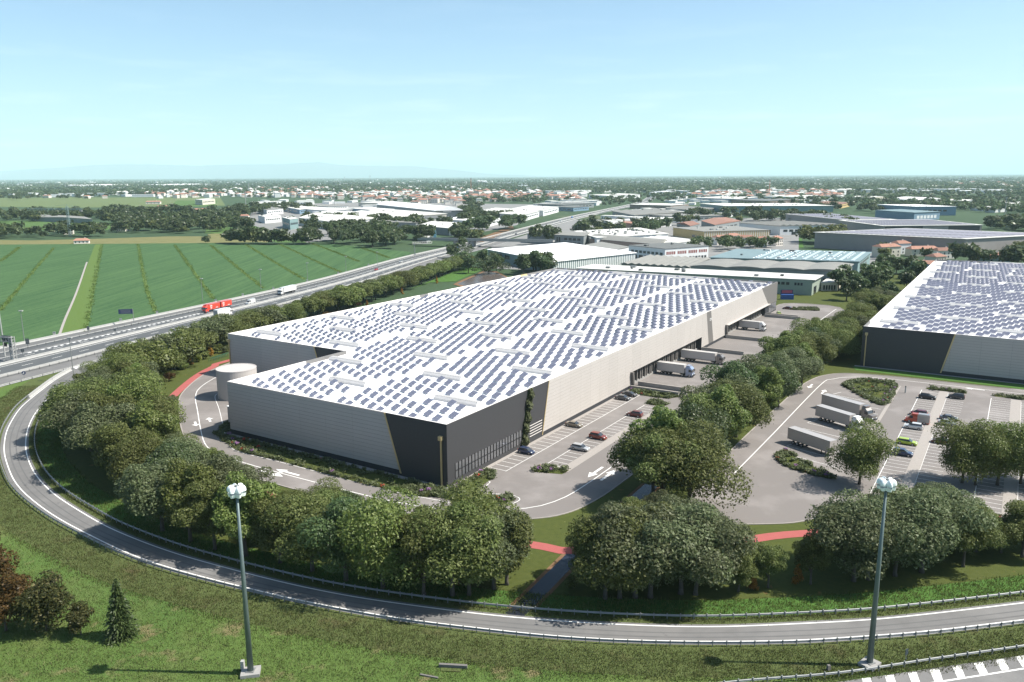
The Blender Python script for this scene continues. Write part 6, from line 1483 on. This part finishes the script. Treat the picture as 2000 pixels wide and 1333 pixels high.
# ------------------------------------------------------------------ masts, signs, small things
def lamp(base, h, lab, rz):
    root = empty('high_mast_lamp', base, rz, lab, 'lamp')
    mb = MB(); mb.tube([(0, 0, .4), (0, 0, h * .5), (0, 0, h)], [.42, .29, .16], 12); pole = mb.build('pole', M['pole_steel'], root, smooth=True)
    mb = MB(); mb.box((0, 0, .1), (2.5, 2.1, .7), .2); mb.build('base_block', M['concrete'], root)
    mb = MB(); mb.box((0, 0, .5), (1.1, 1.1, .1)); mb.build('base_plate', M['galvanised'], root)
    mb = MB(); mb.box((-1.3 if rz == 0 else 1.2, .75, .85), (.45, .55, 1.2)); mb.build('cabinet', M['concrete_white'] if rz == 0 else M['galvanised'], root)
    mb = MB(); mb.tube([(0, 0, h - .1), (0, 0, h + .7)], .22, 8); mb.build('hub', M['galvanised'], root)
    # hood: a deep half shell open below
    mb = MB(); n, mm = 10, 6; vs = []
    for i in range(mm + 1):
        th = i / mm * math.pi * .5
        for k in range(n + 1):
            ph = -math.pi * .5 + math.pi * k / n
            vs.append((.34 + 1.0 * math.cos(ph) * math.cos(th) ** .6, .47 * math.sin(ph) * math.cos(th) ** .6, -.2 + .8 * math.sin(th) + .25 * math.cos(ph)))
        for k in range(n + 1):
            pass
    fs = [(i * (n + 1) + k, i * (n + 1) + k + 1, (i + 1) * (n + 1) + k + 1, (i + 1) * (n + 1) + k) for i in range(mm) for k in range(n)]
    mb.add(vs, fs)
    low = [(.34 + 1.0 * math.cos(-math.pi * .5 + math.pi * k / n), .47 * math.sin(-math.pi * .5 + math.pi * k / n)) for k in range(n + 1)]
    mb.add([(x, y, -.25) for x, y in low] + [(x * .93 + .02, y * .93, -.75) for x, y in low], [(n + 1 + k, n + 2 + k, k + 1, k) for k in range(n)])
    mb.add([(.34, .47, -.25), (.34, -.47, -.25), (.34, -.43, -.75), (.34, .43, -.75)], [(0, 1, 2, 3)]); mb.add([(.34, .47, -.25), (.34, -.47, -.25), (.34, 0, .6)], [(0, 2, 1)])
    hood = mb.mesh('floodlight', M['lamp_white'], True)
    mb = MB(); mb.poly([(x * .9 + .04, y * .9, -.70) for x, y in low]); lens = mb.mesh('lens', M['lamp_glass'])
    for k in range(6):
        c = link('floodlight', hood, root, (0, 0, h + .05)); c.scale = (.92, .92, .92); c.rotation_euler = (0, .12, k * math.pi / 3 + .1); link('lens', lens, c)
    return root
b1 = G(490, 1316); b2 = G(1698, 1300)
lamp(b1, 26.4, 'tall high-mast lamp standing on the grass slope, left of the two', 0)
lamp(b2, 26.4, 'tall high-mast lamp beside the hatched road, right of the two', .5)
def street_lamp(pxb, h, lab, r0=.16):
    p = G(*pxb); root = empty('street_lamp', p, 0, lab, 'lamp', 'slim lamps along the motorway')
    mb = MB(); mb.tube([(0, 0, 0), (0, 0, h)], [r0, r0 * .6], 6); mb.build('pole', M['galvanised'], root)
    mb = MB(); mb.box((.3, -.3, h + .1), (1.5, .9, .35)); mb.build('lamp_head', M['concrete_white'], root)
for i, (x, y, h) in enumerate([(48, 669, 13), (396, 590, 12.5), (510, 566, 12), (601, 549, 11.5), (676, 532, 11), (737, 519, 10), (145, 744, 14.5)]):
    street_lamp((x, y), h, ['slim lamp pole at the field edge, nearest the big gantry', 'slim lamp pole behind the red lorry', 'slim lamp pole behind the white lorry', 'slim lamp pole at the field edge beyond the white lorry', 'slim lamp pole before the red car', 'farthest slim lamp pole at the field edge', 'slim lamp pole at the gore where the slip road leaves'][i])
for i, d_ in enumerate((20, 55, 77, 118, 140, 168, 205, 248, 300)):       # small cabinets at the field edge
    a = at_m(d_, -.06); c = empty('roadside_cabinet', (*a, 0), .4, f'{ordw(i + 1)} small grey cabinet along the field edge, counting from the gantry', 'cabinet', 'roadside cabinets')
    mb = MB(); mb.box((0, 0, .8), (1.0, .8, 1.6)); mb.build('box', M['concrete_white'], c); mb = MB(); mb.box((0, 0, 1.65), (1.2, 1.0, .12)); mb.build('lid', M['galvanised'], c)
# gantry with dark variable-message signs at the left edge
gp0 = G(28, 706); q_ = mdir(-20); nn = np.array([q_[1], -q_[0]])
gt_ = empty('sign_gantry', (gp0[0], gp0[1], 0), math.atan2(nn[1], nn[0]), 'lattice sign gantry with dark message boards at the left edge of the motorway', 'gantry')
mb = MB()
for x, y in ((-.7, -.6), (-.7, .6), (.7, -.6), (.7, .6)): mb.tube([(x, y, 0), (x, y, 9.2)], .16, 6)
for z in range(0, 9): mb.tube([(-.7, -.6, z), (.7, -.6, z + 1)], .08, 4); mb.tube([(-.7, .6, z), (.7, .6, z + 1)], .08, 4); mb.box((0, 0, z + 1), (1.4, 1.2, .1))
mb.build('lattice_post', M['concrete_white'], gt_)
mb = MB(); mb.tube([(0, .6, 8.8), (-19, .6, 8.8)], .16, 6); mb.tube([(0, -.6, 8.8), (-19, -.6, 8.8)], .16, 6); mb.tube([(0, 0, 7.2), (-19, 0, 7.2)], .16, 6)
for k in range(10): mb.tube([(-2 * k, .6, 8.8), (-2 * k - 1, 0, 7.2)], .07, 4); mb.tube([(-2 * k - 1, 0, 7.2), (-2 * k - 2, .6, 8.8)], .07, 4)
mb.build('truss', M['galvanised'], gt_)
mb = MB(); mb.tube([(-19, 0, 0), (-19, 0, 9.2)], .25, 8); mb.build('far_post', M['concrete_white'], gt_)
for x, w, z, hh in ((-3.4, 5.0, 7.9, 2.6), (-10, 6, 7.9, 2.6)):
    mb = MB(); mb.box((x, .9, z), (w, .3, hh)); bd = mb.build('message_board', M['sign_dark'], gt_); mb = MB(); mb.box((x, 1.07, z), (w * .9, .04, hh * .8)); mb.build('screen', M['black'], bd)
for x in (-2.2, -4.6, -9, -11):
    mb = MB(); mb.box((x, .9, 5.7), (1.4, .25, 1.4)); mb.build('lane_signal', M['black'], gt_)
mb = MB(); mb.tube([(0, 0, 0), (0, 0, 22)], [.3, .16], 8); g9 = empty('mast', G(10, 697), 0, 'tall pale mast rising behind the gantry at the left edge', 'mast'); mb.build('shaft', M['concrete_white'], g9)
mb = MB(); mb.box((0, 0, 22.2), (1.2, 1.0, .5)); mb.build('head', M['concrete_white'], g9)
def panel_sign(pxb, h, w, ph, lab, mt, rz=None, off=0.0, name='road_sign', border=True):
    p = G(*pxb); root = empty(name, p, rz if rz is not None else 0.0, lab, 'sign')
    mb = MB(); mb.tube([(0, 0, 0), (0, 0, h)], .14, 6); mb.build('post', M['galvanised'], root)
    mb = MB(); mb.box((off, -.14, h - ph / 2), (w, .12, ph)); bd = mb.build('board', M[mt], root)
    if border:
        mb = MB()
        for k in range(3): mb.box((off, -.215, h - ph * (k + .8) / 3.6), (w * .7, .03, ph * .07))
        mb.build('lettering', M['galvanised'], bd)
    return root
panel_sign((262, 634), 7.2, 6.0, 2.2, 'dark message board on a single post above the motorway barrier', 'sign_blue', .2, -3.1)
panel_sign((55, 679), 3.6, 1.3, 2.2, 'small dark sign on the motorway barrier near the gantry', 'sign_dark', .3)
panel_sign((45, 693), 2.2, 1.1, 1.1, 'small dark square sign behind the middle barrier', 'sign_dark', .3)
panel_sign((173, 649), 2.6, 1.0, 1.6, 'small dark sign beside the yellow grass strip', 'sign_dark', .3)
panel_sign((225, 651), 2.0, .9, 1.0, 'tiny dark sign beside the block markings', 'sign_dark', .3)
p = G(48, 741); rs_ = empty('road_sign', p, .3, 'round blue sign with white arrow on the slip lane barrier', 'sign')
mb = MB(); mb.tube([(0, 0, 0), (0, 0, 2.6)], .07, 6); mb.build('post', M['galvanised'], rs_)
mb = MB(); mb.tube([(0, -.06, 2.2), (0, -.16, 2.2)], .62, 16); dsk = mb.build('disc', M['sign_blue'], rs_)
mb = MB(); mb.box((.02, -.18, 2.2), (.16, .03, .7), 0); mb.box((-.16, -.18, 2.02), (.4, .03, .14)); mb.build('arrow', M['paint_white'], dsk)
p = G(1768, 1297); rs_ = empty('road_sign', p, .25, 'small dark sign on a thin post in the grass beside the tall lamp', 'sign')
mb = MB(); mb.tube([(0, 0, 0), (0, 0, 2.3)], .05, 6); mb.build('post', M['galvanised'], rs_)
mb = MB(); mb.box((0, -.06, 1.85), (.55, .06, .85), .2); mb.build('plate', M['sign_dark'], rs_)
mb = MB(); mb.box((.05, .0, .75), (.35, .05, .16), .5); mb.build('side_plate', M['sign_dark'], rs_)
# gantry by the bridge
p = G(810, 499); gb_ = empty('sign_gantry', p, .35, 'small gantry seen from behind at the field corner before the bridge', 'gantry')
mb = MB(); mb.tube([(0, 0, 0), (0, 0, 11)], .3, 8); mb.build('post', M['galvanised'], gb_)
mb = MB()
for yy in (-.6, .6): mb.tube([(-2, yy, 11), (15, yy, 11)], .2, 5); mb.tube([(-2, yy, 9.6), (15, yy, 9.6)], .2, 5)
for k in range(9): mb.tube([(-2 + 2 * k, -.6, 9.6), (0 + 2 * k, .6, 11)], .12, 4)
mb.build('truss', M['galvanised'], gb_)
p = G(845, 466); bb = empty('billboard', p, -.2, 'light blue board beside the bridge shed', 'billboard')
mb = MB(); mb.box((0, 0, 4.4), (8, .4, 7.2)); mb.build('board', M['sign_panel_blue'], bb); mb = MB(); mb.box((-2.5, .4, 2), (.3, .3, 4)); mb.box((2.5, .4, 2), (.3, .3, 4)); mb.build('legs', M['galvanised'], bb)
# bicycle rack
p = G(436, 703); q2 = G(446, 695); rk = empty('bicycle_rack', G(413, 706), two(G(413, 706), G(449, 694)), 'row of green hoops of the bicycle rack on the lawn by the warehouse corner', 'bicycle rack')
Lr = np.linalg.norm(G(413, 706) - G(449, 694))
hm = MB(); hm.tube([(0, -.9, 0), (0, -.9, .9), (0, -.6, 1.15), (0, .6, 1.15), (0, .9, .9), (0, .9, 0)], .07, 5); hm = hm.mesh('hoop', M['rack_green'])
for k in range(12): link('hoop', hm, rk, (Lr * k / 12, 0, 0)).rotation_euler = (0, 0, .5)
# bollard, blue container, drain blocks
p = G(1768, 768); bo = empty('bollard', p, 0, 'white bollard lamp on the yard beside the flower bed', 'bollard')
mb = MB(); mb.tube([(0, 0, 0), (0, 0, 1.9)], .2, 10); mb.build('post', M['concrete_white'], bo); mb = MB(); mb.tube([(0, 0, 1.9), (0, 0, 2.25)], [.24, .16], 10); mb.build('cap', M['dock_grey'], bo)
p = G(1537, 585); ct = empty('container', p, -.05, 'blue container with red poster against the green factory wall', 'container')
mb = MB(); mb.box((0, 0, 1.3), (6.5, 2.4, 2.6)); mb.build('box', M['container_blue'], ct); mb = MB(); mb.box((0, 1, 3.9), (6.5, .3, 2.4)); mb.build('poster', M['sign_blue'], ct); mb = MB(); mb.box((0, .8, 3.95), (5.4, .1, 1.5)); mb.build('poster_print', M['red_poster'], ct)
p = G(885, 1304); dr = empty('drain_headwall', p, -.1, 'concrete drain headwall in the grass at the bottom of the slope', 'drain')
mb = MB(); mb.box((0, 0, .22), (3.9, .4, .5)); mb.build('headwall', M['dock_grey'], dr); mb = MB(); mb.box((-.2, -.65, .04), (2.8, .7, .1)); mb.build('channel', M['bank'], dr)
p = G(838, 1322); dr = empty('drain_slab', p, -.3, 'thin half-buried concrete slab below the drain headwall', 'slab')
mb = MB(); mb.box((0, 0, .06), (2.6, .25, .2)); mb.build('slab', M['dock_grey'], dr)
p = G(1618, 1309); st_ = empty('stone_marker', p, .3, 'small dark stone marker in the grass near the lower guard rail', 'stone')
mb = MB(); mb.box((0, 0, .35), (.5, .4, .8), 0, 0, .8); mb.build('stone', M['dock_grey'], st_); 
# white markers in the field ditches
# ------------------------------------------------------------------ plants in beds, weeds, grass
def tufts(name, pts, hmin, hmax, wd_, lm, seed, blades=5, spread=.35):
    r = np.random.default_rng(seed); n = len(pts); pts = np.array(pts)[:, :2]
    base = np.repeat(pts, blades, 0); N_ = len(base)
    a = r.uniform(0, 2 * np.pi, N_); h = r.uniform(hmin, hmax, N_); ln = r.uniform(.2, .9, N_) * h * .8
    base = base + r.normal(size=(N_, 2)) * spread
    sx, sy = -np.sin(a) * wd_ * r.uniform(.6, 1.4, N_), np.cos(a) * wd_ * r.uniform(.6, 1.4, N_)
    tip = base + np.stack([np.cos(a) * ln, np.sin(a) * ln], 1)
    v = np.zeros((N_, 3, 3)); v[:, 0, :2] = base + np.stack([sx, sy], 1); v[:, 1, :2] = base - np.stack([sx, sy], 1); v[:, 2, :2] = tip; v[:, 2, 2] = h; v[:, :2, 2] = -.03
    return npmesh(name, v.reshape(-1, 3), np.arange(3 * N_).reshape(N_, 3), M[lm])
def stuff(name, me): o = link(name, me); o['kind'] = 'stuff'; return o
r = np.random.default_rng(21)
def along(line, lo, hi, n, s):
    r = np.random.default_rng(s); i = r.uniform(0, len(line) - 1.001, n); k = i.astype(int); f = (i - k)[:, None]
    p = line[k] * (1 - f) + line[k + 1] * f; t = line[k + 1] - line[k]; t /= np.linalg.norm(t, axis=1)[:, None]; o = r.uniform(min(lo, hi), max(lo, hi), n)[:, None]
    return p + np.stack([t[:, 1], -t[:, 0]], 1) * o
stuff('bank_weeds', tufts('bank_weeds', along(CO[14:], .9, 8.5, 13000, 1), .10, .4, .06, 'weed_blades', 2))
stuff('verge_weeds', tufts('verge_weeds', along(CI[8:], -.9, -2.3, 6000, 3), .08, .34, .05, 'weed_blades', 4))
stuff('turf_grass', tufts('turf_grass', along(CI[8:], -2.3, -7.5, 12000, 5), .1, .45, .06, 'grass_blades', 6))
gpts = []
for p in pxs([(0, 930), (100, 1045), (300, 1135), (700, 1225), (1100, 1268), (1700, 1270), (2000, 1240), (2000, 1262), (1500, 1333), (0, 1333)], 20000, 44): gpts.append(p)
stuff('slope_grass', tufts('slope_grass', gpts[:14000], .05, .22, .05, 'grass_blades', 7, 4))
stuff('slope_weeds', tufts('slope_weeds', gpts[::5], .08, .36, .06, 'weed_blades', 8, 4))
stuff('lower_verge_grass', tufts('lower_verge_grass', along(e1, -2.2, -.1, 3500, 9), .08, .35, .06, 'weed_blades', 10, 4))
# shrubby ditches between the crop strips and along the field edge
dl = []
for a, b_, c in [((105, 484.5), (52, 545), (0, 607)), ((269.5, 477.5), (285, 558), (304.5, 610.5)), ((341, 479), (378, 530), (416.5, 584)), ((411, 479), (469, 526.5), (514.5, 563)), ((479.5, 477.5), (542.5, 516), (595, 546)), ((546, 477.5), (605, 505), (665, 532)), ((609, 476), (655, 493), (700, 511)), ((707, 485), (733, 494), (760, 504)), ((38, 483), (20, 497), (0, 511)), ((199, 478), (183, 560), (166, 648))]:
    q = catmull([G(*a), G(*b_), G(*c)], 40); o = MB(); ribbon(o, offset(q, -.9), offset(q, .9), -.03); o.build('ditch_grass', M['strip_grass'])['kind'] = 'structure'
    dl += [tuple(x) for x in along(q, -1.1, 1.1, 420, len(dl))]
stuff('ditch_weeds', tufts('ditch_weeds', dl, .2, .8, .22, 'grass_blades', 31, 5, .6))
q = catmull([G(183, 560), G(140, 620), G(118, 652)], 30); q = catmull([G(170, 512), G(150, 570), G(128, 622), (G(116, 655))], 40)
o = MB(); ribbon(o, offset(q, -.5), offset(q, .6), -.02); o.build('farm_track', M['pavement_pale'])['kind'] = 'structure'
# flower beds
bp_, bfl, bpu = [], [], []
rb_ = random.Random(3)
for k, q in enumerate(BEDS):
    poly = [tuple(p[:2]) for p in q]; xs_ = [p[0] for p in poly]; ys_ = [p[1] for p in poly]
    area = abs(sum(poly[i][0] * poly[(i + 1) % len(poly)][1] - poly[(i + 1) % len(poly)][0] * poly[i][1] for i in range(len(poly)))) / 2
    cx_, cy_ = sum(xs_) / len(xs_), sum(ys_) / len(ys_)
    n_ = 0; tries = 0
    while n_ < area * 2.2 and tries < 9000:
        tries += 1; p = (rb_.uniform(min(xs_), max(xs_)), rb_.uniform(min(ys_), max(ys_)))
        if not inside(p, poly): continue
        s2 = (cx_ + (p[0] - cx_) * 1.35, cy_ + (p[1] - cy_) * 1.35)
        if inside(s2, poly) and area > 45 and rb_.random() < .9: continue   # the middle of a bed is lawn
        n_ += 1; u_ = rb_.random()
        (bp_ if u_ < .975 else bpu if u_ < .986 else bfl).append(p)
stuff('bed_grasses', tufts('bed_grasses', bp_[::2], .35, 1.15, .07, 'ornamental_grass', 51, 9, .28))
mass('bed_perennials', bp_[1::2], 46, .26, 'leaf_grey', .9, 1.7, 52, 3, .5, .35, .3)
mass('purple_flowers', bpu, 30, .2, 'flower_purple', .8, 1.5, 53, 2, .4, .3, .75)
mass('red_flowers', bfl, 30, .22, 'flower_red', .7, 1.4, 54, 2, .4, .2, .4)
# green wall: climber on the long facade
ivy = empty('climbing_plant', ST(33, -.25), YAW, 'tall slanted strip of climbing plants on the dark front of the warehouse facade', 'climber')
r = np.random.default_rng(61); n = 2600
z = r.uniform(0.1, 14.2, n); k = z / 14.1; x = -1.9 + 3.3 * k + r.uniform(-1.05, 1.05, n) * (1.0 + .25 * np.sin(z * 1.3)); y = -r.uniform(.05, .75, n) * (.7 + .5 * np.sin(z * 2 + x))
c = np.stack([x, y, z], 1); nr = r.normal(size=(n, 3)) * .5 + np.array([.1, -.8, .5]); nr /= np.linalg.norm(nr, axis=1)[:, None]
t = np.cross(nr, r.normal(size=(n, 3))); t /= np.linalg.norm(t, axis=1)[:, None]; b_ = np.cross(nr, t); s = r.uniform(.18, .42, n)[:, None]
link('foliage', npmesh('foliage', np.stack([c - t * s, c - b_ * s * .6, c + t * s, c + b_ * s * .6], 1).reshape(-1, 3), np.arange(4 * n).reshape(n, 4), M['leaf_grey']), ivy)
mb = MB(); mb.add([(-2.9, .1, 0), (-.9, .1, 0), (2.4, .1, 14.05), (.4, .1, 14.05), (-2.9, -.1, 0), (-.9, -.1, 0), (2.4, -.1, 14.05), (.4, -.1, 14.05)], [(4, 5, 6, 7), (0, 4, 7, 3), (5, 1, 2, 6)]); mb.build('trellis', M['leaf_dark'], ivy)

# ------------------------------------------------------------------ hills and air
hm_ = MB(); r = random.Random(4); prev = None
hp_ = [(-17500, 330), (-15000, 520), (-13500, 640), (-12000, 640), (-10500, 560), (-9000, 610), (-7600, 620), (-6400, 700), (-5600, 560), (-4500, 520), (-3200, 500), (-2000, 330), (-600, 120), (800, 60)]
KH = 1.1; xs_ = np.linspace(-17500, 800, 90); hs_ = (np.interp(xs_, [p[0] for p in hp_], [p[1] for p in hp_]) + np.array([r.uniform(-9, 9) for _ in xs_])) * KH; xs_ = xs_ * 1.5
for i in range(89):
    a, b_ = (xs_[i], 41000), (xs_[i + 1], 41000)
    hm_.quad((a[0], a[1] - 3200, -1), (b_[0], b_[1] - 3200, -1), (b_[0], b_[1], hs_[i + 1]), (a[0], a[1], hs_[i]))
    hm_.quad((a[0], a[1], hs_[i]), (b_[0], b_[1], hs_[i + 1]), (b_[0], b_[1] + 2000, -1), (a[0], a[1] + 2000, -1))
hm_.build('hills', M['hill'])['kind'] = 'structure'
HAZE = True
if HAZE:
    hv = bpy.data.materials.new('haze_air'); hv.use_nodes = True; n = hv.node_tree; n.nodes.remove(n.nodes['Principled BSDF'])
    pv = n.nodes.new('ShaderNodeVolumePrincipled'); pv.inputs['Color'].default_value = (0.72, 0.96, 1.0, 1); pv.inputs['Density'].default_value = 3.8e-5; pv.inputs['Anisotropy'].default_value = 0.0
    n.links.new(pv.outputs[0], n.nodes['Material Output'].inputs['Volume'])
    mb = MB(); mb.box((0, 30150, 799), (104600, 62300, 1604)); hz_ = mb.build('haze', hv); hz_['kind'] = 'stuff'
